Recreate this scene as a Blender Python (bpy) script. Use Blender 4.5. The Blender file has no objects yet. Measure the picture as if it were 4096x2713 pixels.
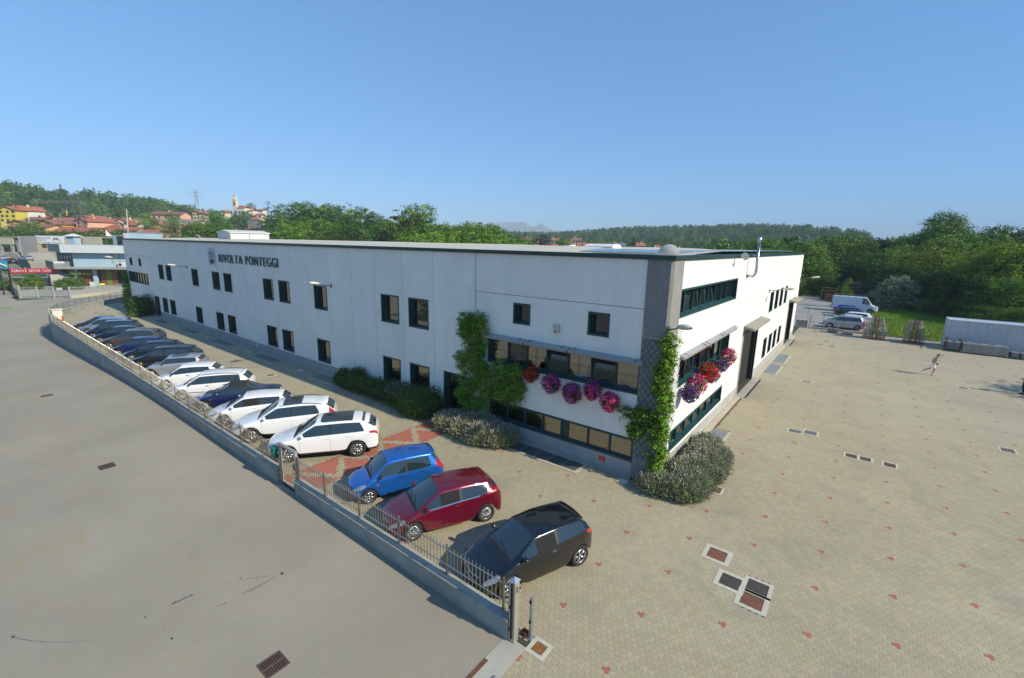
import bpy, bmesh, math, random
import numpy as np
from mathutils import Vector, Matrix, Euler
from mathutils.bvhtree import BVHTree
random.seed(7); RNG = np.random.default_rng(7)
R = math.radians
scene = bpy.context.scene
COL = scene.collection

# ------------------------------------------------------------------ camera
CAM = (5.5534, -16.6821, 9.2941)
YAW, PITCH, ROLL, FPX = R(37.5546), R(11.8381), R(1.18437), 1815.17   # FPX in photo pixels (4096 wide)
_fw = Vector((-math.sin(YAW)*math.cos(PITCH), math.cos(YAW)*math.cos(PITCH), -math.sin(PITCH)))
_r = Vector((math.cos(YAW), math.sin(YAW), 0)); _u = _r.cross(_fw)
_r2 = math.cos(ROLL)*_r + math.sin(ROLL)*_u; _u2 = -math.sin(ROLL)*_r + math.cos(ROLL)*_u
camd = bpy.data.cameras.new('camera'); cam = bpy.data.objects.new('camera', camd); COL.objects.link(cam)
cam.matrix_world = Matrix(((_r2.x, _u2.x, -_fw.x, CAM[0]), (_r2.y, _u2.y, -_fw.y, CAM[1]), (_r2.z, _u2.z, -_fw.z, CAM[2]), (0, 0, 0, 1)))
camd.sensor_width = 36; camd.lens = FPX/4096*36; camd.clip_start = 0.2; camd.clip_end = 12000
scene.camera = cam
def ray(px, py):
    return _fw + _r2*((px-2048)/FPX) - _u2*((py-1356.5)/FPX)
def far(px, py, r):
    """survey helper: the world point seen at photo position (px,py) at horizontal range r"""
    d = ray(px, py); t = r/math.hypot(d.x, d.y)
    return Vector(CAM) + d*t

# ------------------------------------------------------------------ light
SUN_AZ, SUN_EL = R(81.7), R(33.7)
world = bpy.data.worlds.new("World"); scene.world = world; world.use_nodes = True
wn = world.node_tree.nodes; wl = world.node_tree.links
bg = wn['Background']; sky = wn.new('ShaderNodeTexSky'); sky.sky_type = 'NISHITA'; sky.sun_disc = False
sky.sun_elevation = SUN_EL; sky.sun_rotation = SUN_AZ; sky.altitude = 200; sky.air_density = 0.8; sky.dust_density = 0.0; sky.ozone_density = 5.0
tn_ = wn.new('ShaderNodeMix'); tn_.data_type = 'RGBA'; tn_.blend_type = 'MULTIPLY'; tn_.inputs[0].default_value = 1; tn_.inputs[7].default_value = (.70, 1.25, 1.82, 1)
gm_ = wn.new('ShaderNodeGamma'); gm_.inputs[1].default_value = .5   # evens out the sky's contrast as the photo's summer haze does
wl.new(sky.outputs[0], gm_.inputs[0]); wl.new(gm_.outputs[0], tn_.inputs[6]); wl.new(tn_.outputs[2], bg.inputs[0]); bg.inputs[1].default_value = 0.15
sund = bpy.data.lights.new('sun', 'SUN'); sund.energy = 4.1; sund.angle = R(0.53); sund.color = (1.0, 0.91, 0.71)
sun = bpy.data.objects.new('sun', sund); COL.objects.link(sun)
sv = Vector((math.sin(SUN_AZ)*math.cos(SUN_EL), math.cos(SUN_AZ)*math.cos(SUN_EL), math.sin(SUN_EL)))
sun.rotation_euler = (-sv).to_track_quat('-Z', 'Y').to_euler(); sun.location = (60, 0, 60)
scene.view_settings.view_transform = 'Standard'; scene.view_settings.look = 'None'
scene.view_settings.exposure = 0.55; scene.view_settings.gamma = 1; scene.view_settings.use_curve_mapping = False
scene.cycles.max_bounces = 6; scene.cycles.diffuse_bounces = 3; scene.cycles.glossy_bounces = 3; scene.cycles.transparent_max_bounces = 8
scene.cycles.use_denoising = True; scene.cycles.volume_bounces = 0; scene.cycles.caustics_reflective = False

# ------------------------------------------------------------------ materials
MATS = {}
def mat(name, col, rough=0.8, metal=0.0, var=0.0, vscale=1.0, bump=0.0, bscale=20.0, coat=0.0, spec=0.5, trans=0.0, attr=None, objrand=0.0, dirt=None, distort=0.0, alpha=None, fine=0.0, fscale=60.0, streak=0.0):
    if name in MATS: return MATS[name]
    m = bpy.data.materials.new(name); m.use_nodes = True; MATS[name] = m
    nt = m.node_tree; N = nt.nodes; L = nt.links
    p = N['Principled BSDF']; p.inputs['Roughness'].default_value = rough; p.inputs['Metallic'].default_value = metal
    p.inputs['Specular IOR Level'].default_value = spec
    if coat: p.inputs['Coat Weight'].default_value = coat; p.inputs['Coat Roughness'].default_value = 0.03
    tc = N.new('ShaderNodeTexCoord')
    src = None
    rgb = N.new('ShaderNodeRGB'); rgb.outputs[0].default_value = (*col, 1); src = rgb.outputs[0]
    def mulval(src, valsock):
        mx = N.new('ShaderNodeMix'); mx.data_type = 'RGBA'; mx.blend_type = 'MULTIPLY'; mx.inputs[0].default_value = 1
        L.new(src, mx.inputs[6]); L.new(valsock, mx.inputs[7]); return mx.outputs[2]
    def noise(scale, detail=6, rough_=.6):
        n = N.new('ShaderNodeTexNoise'); n.inputs['Scale'].default_value = scale; n.inputs['Detail'].default_value = detail; n.inputs['Roughness'].default_value = rough_
        n.inputs['Distortion'].default_value = distort
        L.new(tc.outputs['Object'], n.inputs['Vector']); return n.outputs['Fac']
    def rng(sock, a, b, lo=.3, hi=.7):
        r_ = N.new('ShaderNodeMapRange'); r_.inputs[1].default_value = lo; r_.inputs[2].default_value = hi
        r_.inputs[3].default_value = a; r_.inputs[4].default_value = b; L.new(sock, r_.inputs[0]); return r_.outputs[0]
    if var: src = mulval(src, rng(noise(vscale), 1-var, 1+var))
    if fine: src = mulval(src, rng(noise(fscale, 3, .7), 1-fine, 1+fine))
    if streak:
        mp = N.new('ShaderNodeMapping'); mp.inputs['Scale'].default_value = (2.2, 2.2, .10); L.new(tc.outputs['Object'], mp.inputs[0])
        sn = N.new('ShaderNodeTexNoise'); sn.inputs['Scale'].default_value = 1.0; sn.inputs['Detail'].default_value = 7; sn.inputs['Roughness'].default_value = .7; L.new(mp.outputs[0], sn.inputs['Vector'])
        src = mulval(src, rng(sn.outputs[0], 1-streak, 1.0, .35, .6))
    if attr:
        a = N.new('ShaderNodeAttribute'); a.attribute_name = attr; src = mulval(src, a.outputs['Color'])
    if objrand:
        o = N.new('ShaderNodeObjectInfo'); src = mulval(src, rng(o.outputs['Random'], 1-objrand, 1+objrand, 0, 1))
    if dirt:
        dcol, dscale, amt = dirt
        mx = N.new('ShaderNodeMix'); mx.data_type = 'RGBA'; mx.inputs[7].default_value = (*dcol, 1)
        L.new(rng(noise(dscale, 8, .65), 0, amt, .5, .72), mx.inputs[0]); L.new(src, mx.inputs[6]); src = mx.outputs[2]
    L.new(src, p.inputs['Base Color'])
    if bump:
        b = N.new('ShaderNodeBump'); b.inputs['Strength'].default_value = bump; b.inputs['Distance'].default_value = 0.02
        L.new(noise(bscale, 4), b.inputs['Height']); L.new(b.outputs[0], p.inputs['Normal'])
    if trans:
        t = N.new('ShaderNodeBsdfTranslucent'); mx = N.new('ShaderNodeMixShader'); mx.inputs[0].default_value = trans
        L.new(src, t.inputs[0]); L.new(p.outputs[0], mx.inputs[1]); L.new(t.outputs[0], mx.inputs[2]); L.new(mx.outputs[0], N['Material Output'].inputs[0])
    return m

# ------------------------------------------------------------------ mesh building
class MB:
    def __init__(s): s.v = []; s.f = []; s.m = []; s.mats = []; s.cur = 0; s.tint = None
    def use(s, m):
        if m not in s.mats: s.mats.append(m)
        s.cur = s.mats.index(m); return s
    def add(s, vs, fs):
        o = len(s.v); s.v.extend([tuple(v) for v in vs]); s.f.extend([tuple(i+o for i in f) for f in fs]); s.m.extend([s.cur]*len(fs)); return s
    def box(s, x0, x1, y0, y1, z0, z1, M=None):
        vs = [(x0,y0,z0),(x1,y0,z0),(x1,y1,z0),(x0,y1,z0),(x0,y0,z1),(x1,y0,z1),(x1,y1,z1),(x0,y1,z1)]
        if M is not None: vs = [M @ Vector(v) for v in vs]
        return s.add(vs, [(0,3,2,1),(4,5,6,7),(0,1,5,4),(1,2,6,5),(2,3,7,6),(3,0,4,7)])
    def tube(s, pts, r, n=6, cap=True, r2=None):
        pts = [Vector(p) for p in pts]; k = len(pts); rings = []
        for i, p in enumerate(pts):
            t = (pts[min(i+1,k-1)]-pts[max(i-1,0)]).normalized()
            a = t.cross(Vector((0,0,1)))
            if a.length < 1e-3: a = Vector((1,0,0))
            a.normalize(); b = t.cross(a)
            rr = r if r2 is None else r+(r2-r)*i/(k-1)
            rings.append([p+(a*math.cos(2*math.pi*j/n)+b*math.sin(2*math.pi*j/n))*rr for j in range(n)])
        vs = [v for g in rings for v in g]; fs = []
        for i in range(k-1):
            for j in range(n): fs.append((i*n+j, i*n+(j+1)%n, (i+1)*n+(j+1)%n, (i+1)*n+j))
        if cap: fs.append(tuple(range(n-1,-1,-1))); fs.append(tuple(range((k-1)*n, k*n)))
        return s.add(vs, fs)
    def lathe(s, prof, n=16, M=None, axis='z'):
        vs = []; fs = []
        for r, h in prof:
            for j in range(n):
                a = 2*math.pi*j/n; c, d = r*math.cos(a), r*math.sin(a)
                v = (c, d, h) if axis == 'z' else ((c, h, d) if axis == 'y' else (h, c, d))
                vs.append(M @ Vector(v) if M is not None else v)
        for i in range(len(prof)-1):
            for j in range(n): fs.append((i*n+j, i*n+(j+1)%n, (i+1)*n+(j+1)%n, (i+1)*n+j))
        return s.add(vs, fs)
    def poly(s, pts, z0, z1):
        n = len(pts); vs = [(x, y, z0) for x, y in pts]+[(x, y, z1) for x, y in pts]
        fs = [tuple(range(n, 2*n)), tuple(range(n-1, -1, -1))]+[(i, (i+1) % n, n+(i+1) % n, n+i) for i in range(n)]
        return s.add(vs, fs)
    def mesh(s, name, smooth=False):
        me = bpy.data.meshes.new(name); me.from_pydata(s.v, [], s.f)
        for m in s.mats: me.materials.append(m)
        if len(s.mats) > 1: me.polygons.foreach_set('material_index', s.m)
        if smooth: me.polygons.foreach_set('use_smooth', [True]*len(me.polygons))
        me.update(); return me
    def build(s, name, parent=None, smooth=False, **kw):
        return ob(name, s.mesh(name, smooth), parent, **kw)
def ob(name, data, parent=None, label=None, cat=None, group=None, kind=None, loc=None, rot=None, scale=None):
    o = bpy.data.objects.new(name, data); COL.objects.link(o)
    if parent is not None: o.parent = parent
    if label: o['label'] = label
    if cat: o['category'] = cat
    if group: o['group'] = group
    if kind: o['kind'] = kind
    if loc is not None: o.location = loc
    if rot is not None: o.rotation_euler = rot
    if scale is not None: o.scale = scale if hasattr(scale, '__len__') else (scale,)*3
    return o
def thing(name, label, cat, loc=(0,0,0), rz=0, group=None, scale=None):
    return ob(name, None, None, label, cat, group, loc=loc, rot=(0,0,rz), scale=scale)
KIDS = {}
def copy_tree(o, loc, rz, label=None, cat=None, group=None, scale=None):
    r = o.copy(); COL.objects.link(r); r.location = loc; r.rotation_euler = (0,0,rz)
    if scale is not None: r.scale = scale if hasattr(scale, '__len__') else (scale,)*3
    if label: r['label'] = label
    if cat: r['category'] = cat
    if group: r['group'] = group
    kids = KIDS.get(o.name)
    if kids is None: kids = KIDS[o.name] = [(c, list(c.children)) for c in o.children]
    for ch, gs in kids:
        c = ch.copy(); COL.objects.link(c); c.parent = r
        for g in gs: d = g.copy(); COL.objects.link(d); d.parent = c
    return r
def np_mesh(name, V, F, mat_, tint=None, smooth=False):
    """V (n,3), F (m,k) with constant k"""
    me = bpy.data.meshes.new(name); m, k = F.shape
    me.vertices.add(len(V)); me.vertices.foreach_set('co', V.astype(np.float32).ravel())
    me.loops.add(m*k); me.loops.foreach_set('vertex_index', F.astype(np.int32).ravel())
    me.polygons.add(m); me.polygons.foreach_set('loop_start', np.arange(0, m*k, k, dtype=np.int32)); me.polygons.foreach_set('loop_total', np.full(m, k, dtype=np.int32))
    me.polygons.foreach_set('use_smooth', np.full(m, bool(smooth)))
    me.materials.append(mat_); me.update(calc_edges=True)
    if tint is not None:
        a = me.attributes.new('tint', 'FLOAT_COLOR', 'FACE'); c = np.ones((m, 4), dtype=np.float32); c[:, :3] = tint if tint.ndim == 2 else tint[:, None]
        a.data.foreach_set('color', c.ravel())
    me.validate(); return me
# ------------------------------------------------------------------ terrain
def sstep(t): t = np.clip(t, 0, 1); return t*t*(3-2*t)
_px = [-700, 0, 200, 400, 600, 700, 800, 1000, 1200, 1400, 1600, 1800, 2000, 2200, 2500, 2800, 3000, 3200, 3400, 3600, 4096, 4900]
_sk = [700, 722, 745, 765, 785, 808, 832, 850, 868, 880, 893, 905, 925, 930, 908, 901, 895, 899, 915, 928, 935, 940]
_rc = [480, 480, 480, 480, 480, 480, 480, 500, 500, 520, 560, 600, 760, 900, 900, 850, 800, 750, 650, 550, 450, 420]
_lo = [12, 12, 12, 12, 12, 12, 12, 10, 6, 4, 3, 2, 1, 1, 1, 1, 1, 1, 1, 1, 1, 1]
_az, _zc = [], []
for a, b, c in zip(_px, _sk, _rc):
    q = far(a, b, c); _az.append(math.degrees(math.atan2(q.x-CAM[0], q.y-CAM[1]))); _zc.append(q.z-12)
_az = [-179.0]+_az+[179.0]; _zc = [30]+_zc+[5]; _rc = [480]+_rc+[420]; _lo = [3]+_lo+[1]
def hterr(x, y):
    x = np.asarray(x, float); y = np.asarray(y, float)
    dx, dy = x-CAM[0], y-CAM[1]; r = np.hypot(dx, dy); az = np.degrees(np.arctan2(dx, dy))
    zc = np.interp(az, _az, _zc); rc = np.interp(az, _az, _rc); lo = np.interp(az, _az, _lo)
    base = np.where(x < -60, -1.25, -0.35)+np.where((x <= -20) & (x >= -60), 0, 0)
    base = -0.35-0.9*sstep((-x-15)/45)-.35*((x < -12) & (y < -9))
    a = sstep((r-145)/200); z = base*(1-a)+lo*a
    b = sstep((r-360)/(rc-360)); z = z*(1-b)+zc*b
    c = sstep((r-rc)/900); z = z*(1-c)+(zc*.35)*c
    return z
def build_terrain():
    azs = np.radians(np.concatenate([np.arange(-180, -100, 8), np.arange(-100, 30, 1.25), np.arange(30, 181, 8)]))
    rs = np.concatenate([[0, 8, 16], np.arange(24, 150, 9), np.arange(150, 1000, 18), np.geomspace(1000, 6500, 14)])
    A, Rr = np.meshgrid(azs, rs); X = CAM[0]+Rr*np.sin(A); Y = CAM[1]+Rr*np.cos(A); Z = hterr(X, Y)
    V = np.stack([X, Y, Z], -1).reshape(-1, 3); n = len(azs)
    i = np.arange(len(rs)-1)[:, None]*n+np.arange(n-1)[None]; i = i.ravel()
    F = np.stack([i, i+1, i+1+n, i+n], 1)
    m = mat('hill_ground', (.07, .10, .03), .95, var=.35, vscale=.03, fine=.25, fscale=.8, dirt=((.13, .12, .05), .02, .5))
    ob('terrain', np_mesh('terrain', V, F, m, smooth=True), kind='structure')
build_terrain()
# distant mountains
def mountain(name, pts, r, depth):
    mb = MB().use(mat('mountain_rock', (.05, .075, .045), .95, var=.2, vscale=.002))
    base = []; n = len(pts)
    rows = []
    for k, (dr, f) in enumerate([(-depth, 0), (-depth*.5, .62), (0, 1), (depth*.6, .5), (depth, 0)]):
        row = []
        for i, (px, py) in enumerate(pts):
            q = far(px, py, r); d = Vector((q.x-CAM[0], q.y-CAM[1], 0)).normalized()
            jit = 1+.08*math.sin(i*2.1+k)
            row.append((q.x+d.x*dr, q.y+d.y*dr, max(-2, (q.z+5)*f*jit-5) if f else -5))
        rows.append(row)
    vs = [v for r_ in rows for v in r_]; fs = []
    for a in range(4):
        for i in range(n-1): fs.append((a*n+i, a*n+i+1, (a+1)*n+i+1, (a+1)*n+i))
    mb.add(vs, fs).build(name, smooth=True, kind='structure')
mountain('mountains', [(1700,985),(1800,965),(1880,945),(1950,925),(2010,912),(2050,899),(2090,893),(2130,903),(2140,905),(2165,899),(2200,912),(2240,924),(2300,940),(2400,960),(2500,985)], 4800, 900)
mountain('far_mountains', [(1300,980),(1500,950),(1700,925),(1850,905),(1950,893),(2000,888),(2060,893),(2150,915),(2250,935),(2350,955),(2500,990)], 5600, 1100)

# ------------------------------------------------------------------ street
def zstreet(x, y):
    return -0.004-1.2*sstep((-np.asarray(x, float)-22)/42)
def grid_sheet(name, xs, ys, zf, m, mask=None, kind='structure'):
    X, Y = np.meshgrid(xs, ys); Z = zf(X, Y); V = np.stack([X, Y, Z+0*X], -1).reshape(-1, 3); n = len(xs)
    i = (np.arange(len(ys)-1)[:, None]*n+np.arange(n-1)[None]).ravel()
    if mask is not None:
        cx_ = ((X[:-1, :-1]+X[1:, 1:])/2).ravel(); cy_ = ((Y[:-1, :-1]+Y[1:, 1:])/2).ravel(); i = i[mask(cx_, cy_)]
    return ob(name, np_mesh(name, V, np.stack([i, i+1, i+1+n, i+n], 1), m, smooth=True), kind=kind)
def asphalt_mat():
    m = mat('asphalt', (.298, .268, .212), .92, var=.11, vscale=.22, fine=.17, fscale=48, bump=.35, bscale=90, distort=.3)
    nt = m.node_tree; N = nt.nodes; L = nt.links; p = N['Principled BSDF']; src = p.inputs['Base Color'].links[0].from_socket
    tc = N['Texture Coordinate']
    mp = N.new('ShaderNodeMapping'); mp.inputs['Scale'].default_value = (.42, 1.15, 1); mp.inputs['Rotation'].default_value = (0, 0, R(-38)); L.new(tc.outputs['Object'], mp.inputs[0])
    n = N.new('ShaderNodeTexNoise'); n.inputs['Scale'].default_value = .8; n.inputs['Detail'].default_value = 12; n.inputs['Roughness'].default_value = .68; n.inputs['Distortion'].default_value = 1.6; L.new(mp.outputs[0], n.inputs['Vector'])
    r1 = N.new('ShaderNodeMapRange'); r1.inputs[1].default_value = .52; r1.inputs[2].default_value = .76; r1.inputs[4].default_value = .75; L.new(n.outputs[0], r1.inputs[0])
    # the ochre stains lie in the far lane: fade them towards the wall
    sp = N.new('ShaderNodeSeparateXYZ'); L.new(tc.outputs['Object'], sp.inputs[0])
    r2 = N.new('ShaderNodeMapRange'); r2.inputs[1].default_value = -10.5; r2.inputs[2].default_value = -14; r2.inputs[3].default_value = .35; r2.inputs[4].default_value = 1; L.new(sp.outputs['Y'], r2.inputs[0])
    mu = N.new('ShaderNodeMath'); mu.operation = 'MULTIPLY'; L.new(r1.outputs[0], mu.inputs[0]); L.new(r2.outputs[0], mu.inputs[1])
    mx = N.new('ShaderNodeMix'); mx.data_type = 'RGBA'; mx.inputs[7].default_value = (.33, .255, .12, 1); L.new(mu.outputs[0], mx.inputs[0]); L.new(src, mx.inputs[6])
    # small pale grit
    v = N.new('ShaderNodeTexVoronoi'); v.inputs['Scale'].default_value = 26; L.new(tc.outputs['Object'], v.inputs['Vector'])
    r3 = N.new('ShaderNodeMapRange'); r3.inputs[1].default_value = .10; r3.inputs[2].default_value = .05; r3.inputs[4].default_value = .5; L.new(v.outputs['Distance'], r3.inputs[0])
    mx2 = N.new('ShaderNodeMix'); mx2.data_type = 'RGBA'; mx2.inputs[7].default_value = (.5, .49, .44, 1); L.new(r3.outputs[0], mx2.inputs[0]); L.new(mx.outputs[2], mx2.inputs[6])
    L.new(mx2.outputs[2], p.inputs['Base Color']); return m
ASPH = asphalt_mat()
def smask(x, y): return (y < -9.25) & ~((x > -.1) & (y > -60)) | ((x < -60) & ~((x > -130) & (y > -7.8+(x+95)*-.22) & (x < -91)) & (y < 30))
def street_mask(x, y):
    near = (x < -.05) & (y < -9.3)
    left = (x < -55) & (y < 25) & (x > -101-.0*y)
    left2 = (x <= -101) & (y < -7.6+(-x-105)*.03)
    return near | left | left2
xs = np.concatenate([np.arange(-260, -105, 8), np.arange(-105, -20, 1.25), [-15, -10, -5, -.1]])
ys = np.concatenate([np.arange(-70, -12, 6), [-11, -10.2, -9.32], np.arange(-8, 26, 1.0)])
grid_sheet('street', xs, ys, zstreet, ASPH, street_mask)
# oil drips and a patch on the asphalt: thin irregular films
def blob(mb, x, y, r, z, n=9, sx=1, ang=0):
    c, s_ = math.cos(ang), math.sin(ang); vs = []
    for j in range(n):
        a = 2*math.pi*j/n; rr = r*random.uniform(.65, 1.25); u, v = rr*math.cos(a)*sx, rr*math.sin(a); vs.append((x+u*c-v*s_, y+u*s_+v*c, z))
    mb.add(vs, [tuple(range(n))])
mb = MB().use(mat('oil_film', (.055, .055, .05), .6))
def drips(x0, y0, x1, y1, n, r0, r1, bow=0):
    for i in range(n):
        t = i/(n-1)+random.uniform(-.01, .01); b = bow*4*t*(1-t)
        if random.random() < .12: continue
        dx, dy = x1-x0, y1-y0; l = math.hypot(dx, dy)
        blob(mb, x0+dx*t-dy/l*b, y0+dy*t+dx/l*b, r0+(r1-r0)*t*random.uniform(.6, 1.2), .001+i*1e-5, 7, 1.9, math.atan2(dy, dx))
def gp(px, py, z=0):
    d = ray(px, py); t = (z-CAM[2])/d.z; return Vector(CAM)+d*t
def drip_px(a, b, *k, **kw):
    p, q = gp(*a), gp(*b); drips(p.x, p.y, q.x, q.y, *k, **kw)
S6 = lambda x, y: (x/1.5787, 1800+y/1.5787)
drip_px(S6(1355, 862), S6(1690, 795), 34, .005, .011, bow=.03); drip_px(S6(1540, 905), S6(1745, 800), 26, .012, .008); drip_px(S6(1575, 897), S6(1720, 815), 18, .011, .007)
drip_px(S6(70, 1180), S6(660, 1192), 64, .011, .004, bow=-.12); drip_px(S6(1090, 972), S6(1215, 915), 9, .02, .02); drip_px(S6(1325, 1000), S6(1420, 968), 6, .008, .02); drip_px(S6(1040, 1105), S6(1200, 1060), 7, .01, .006)
for q, r_ in [((1780, 780), .04), ((85, 1180), .03), ((1205, 918), .022), ((1100, 966), .022), ((915, 1056), .022), ((1085, 1192), .025), ((1130, 190), .02), ((1218, 646), .018), ((1520, 812), .02)]:
    p = gp(*S6(*q)); blob(mb, p.x, p.y, r_, .0021, 11, 1.7, -.3)
mb.build('oil_stain', label='black oil drips trailing across the grey asphalt road', kind='stuff')
# ------------------------------------------------------------------ yard base, lot, meadow
CONC = mat('concrete', (.40, .38, .33), .9, var=.14, vscale=.8, fine=.1, fscale=30, bump=.2, bscale=30, dirt=((.22, .22, .19), 1.6, .55))
PAVBASE = mat('joint_sand', (.055, .05, .036), .95)
def pave_far_mat():
    m = mat('paving_far', (.352, .312, .216), .9, var=.08, vscale=.16, fine=.03, fscale=5, dirt=((.25, .225, .175), .55, .55), bump=.15, bscale=30, distort=.5)
    return m
yard_poly = [(.45, -30), (60, -30), (60, 48.5), (-1.0, 48.5), (-1.0, .2), (-81.5, .2), (-79.2, 0.0), (-76.1, -2.3), (-74.1, -4.4), (-71.2, -6.2), (-68, -7.6), (-64.5, -8.6), (-59.5, -9.25), (.45, -9.25)]
mb = MB().use(PAVBASE); mb.poly(yard_poly, -.25, -.007); mb.build('yard_base', kind='structure')
yard = ob('yard_paving', None, kind='structure')
W = .09524
def stones():
    t1 = (math.sqrt(3)/2*W, 1.5*W); t2 = (math.sqrt(3)*W, 0)
    ax, ay = .415, -7.61
    I = np.arange(-1700, 700); J = np.arange(-900, 900)
    # column index n steps sqrt3/2 W in x with y offset: position = n*(s/2,0.5w)+m*(0,w), (m-n)%3==0
    s = math.sqrt(3)/2*W
    x0, x1, y0, y1 = -45, 34, -22, 26
    n = np.arange(int((x0-ax)/s), int((x1-ax)/s)+1); m = np.arange(-700, 800)
    Nn, Mm = np.meshgrid(n, m); ok = (Mm-Nn) % 3 == 0; Nn, Mm = Nn[ok], Mm[ok]
    # re-centre m so that y covers the range
    X = ax+Nn*s; Yb = ay+Nn*.5*W
    k0 = np.round(-Nn*.5/3).astype(int)*3
    Y = Yb+(Mm+k0)*W; Mm = Mm+k0
    red = (Nn % 21 == 0) & ((Mm % 21) == 0)
    keep = (X > x0) & (X < x1) & (Y > y0) & (Y < y1)
    return X[keep], Y[keep], red[keep]
SX, SY, SRED = stones()
cxm = SX+W*.577; cym = SY
def infrustum(X, Y, pad=60, z=0):
    dx, dy, dz = X-CAM[0], Y-CAM[1], z-CAM[2]
    w = dx*_fw.x+dy*_fw.y+dz*_fw.z; a = dx*_r2.x+dy*_r2.y+dz*_r2.z; b = dx*_u2.x+dy*_u2.y+dz*_u2.z
    px = 2048+FPX*a/w; py = 1356.5-FPX*b/w
    return (w > 0) & (px > -pad) & (px < 4096+pad) & (py > -pad) & (py < 2713+pad), px, py
vis, _, _ = infrustum(cxm, cym, 1000)
inyard = ((cym > -9.15) & (cym < -.02) & (cxm < .5)) | ((cxm > .43) & (cym > -30))
inyard &= ~((cxm < 0.0) & (cym > -.32)) & ~((cxm < .34) & (cxm > -.5) & (cym > -.3))
# holes for manholes, gratings
COVERS = [(2.87,3.39,-3.15,-2.62),(3.47,3.99,-4.14,-3.61),(4.12,4.65,-3.89,-3.38),(4.10,4.63,-4.55,-4.02)]
def rim(c, e=.14): return (c[0]-e, c[1]+e, c[2]-e, c[3]+e)
SMALL = (.57, .87, -9.25, -8.95)
YC = [(3.48,4.04,9.85,10.33),(4.17,4.70,10.13,10.65),(5.98,6.43,8.2,8.66),(6.49,6.92,8.22,8.68),(7.37,7.79,8.2,8.66),(11.93,12.4,13.95,14.5),(1.9,2.27,.93,1.42)]
YC2 = [(11.85,12.3,26.9,27.3),(2.97,3.51,20.97,21.48)]
BROWN = (-26.55, -25.98, -3.05, -2.6)
GRA = (-6.6, -2.95, -1.12, -.32)
PLATE = [(.14,1.1,5.7,7.6),(.25,1.15,21.6,25.3),(.25,1.15,26.1,30.0)]
holes = [rim(c, .06) for c in COVERS]+[rim(SMALL, .03)]+[rim(c, .03) for c in YC]+[rim(GRA, .07), rim(PLATE[0], .1)]
for h in holes: inyard &= ~((cxm > h[0]) & (cxm < h[1]) & (cym > h[2]) & (cym < h[3]))
# walkway of red stones with pale zigzag
def segd(px, py, a, b):
    ax_, ay_ = a; bx, by = b; dx, dy = bx-ax_, by-ay_; t = np.clip(((px-ax_)*dx+(py-ay_)*dy)/(dx*dx+dy*dy), 0, 1)
    return np.hypot(px-ax_-t*dx, py-ay_-t*dy)
wl_, wr_ = -11.655, -9.92
ink = (cxm > wl_) & (cxm < wr_) & (cym < -.9) & (cym > -9.1)
dmin = np.full(len(cxm), 9.)
for k in range(-1, 6):
    yl = -.55-2*k
    for dy in (-1, 1): dmin = np.minimum(dmin, segd(cxm, cym, (wl_+.1, yl), (wr_-.1, yl+dy)))
SRED |= ink & (dmin > .135)
RED = mat('paver_red', (.36, .125, .085), .88, attr='tint', fine=.08, fscale=60)
TAN = mat('paver_tan', (.370, .328, .226), .88, attr='tint', fine=.07, fscale=60, var=.08, vscale=.16, distort=.5, dirt=((.25, .225, .175), .55, .55))
dist = np.sqrt((cxm-CAM[0])**2+(cym-CAM[1])**2+CAM[2]**2)
def outline(g):
    """trefoil outline of three hexes, shrunk by g"""
    pts = []
    s = math.sqrt(3)/2*W; rr = W/math.sqrt(3)
    cs = [(0, 0), (s, W/2), (s, -W/2)]
    def hexv(c, k): a = R(60*k); return (c[0]+rr*math.cos(a), c[1]+rr*math.sin(a))
    left = [hexv(cs[0], k) for k in (2, 3, 4)]
    low = [hexv(cs[2], k) for k in (3, 4, 5, 0)]
    up = [hexv(cs[1], k) for k in (0, 1, 2, 3)]
    seq = left+[hexv(cs[2], 3)]+[hexv(cs[2], 4), hexv(cs[2], 5), hexv(cs[2], 0), hexv(cs[1], 5)]+[hexv(cs[1], 0), hexv(cs[1], 1), hexv(cs[1], 2), hexv(cs[1], 3)]
    out = []
    for p in seq:
        if not out or math.hypot(p[0]-out[-1][0], p[1]-out[-1][1]) > 1e-4: out.append(p)
    P = np.array(out); n = len(P); Q = []
    for i in range(n):
        a, b, c = P[i-1], P[i], P[(i+1) % n]; e1 = (b-a)/np.linalg.norm(b-a); e2 = (c-b)/np.linalg.norm(c-b)
        n1 = np.array([-e1[1], e1[0]]); n2 = np.array([-e2[1], e2[0]]); bis = n1+n2; bis /= np.linalg.norm(bis); Q.append(b+bis*g/max(.5, bis@n1))
    return np.array(Q)
OUT = outline(.0022); TOP = outline(.0034)
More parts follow.
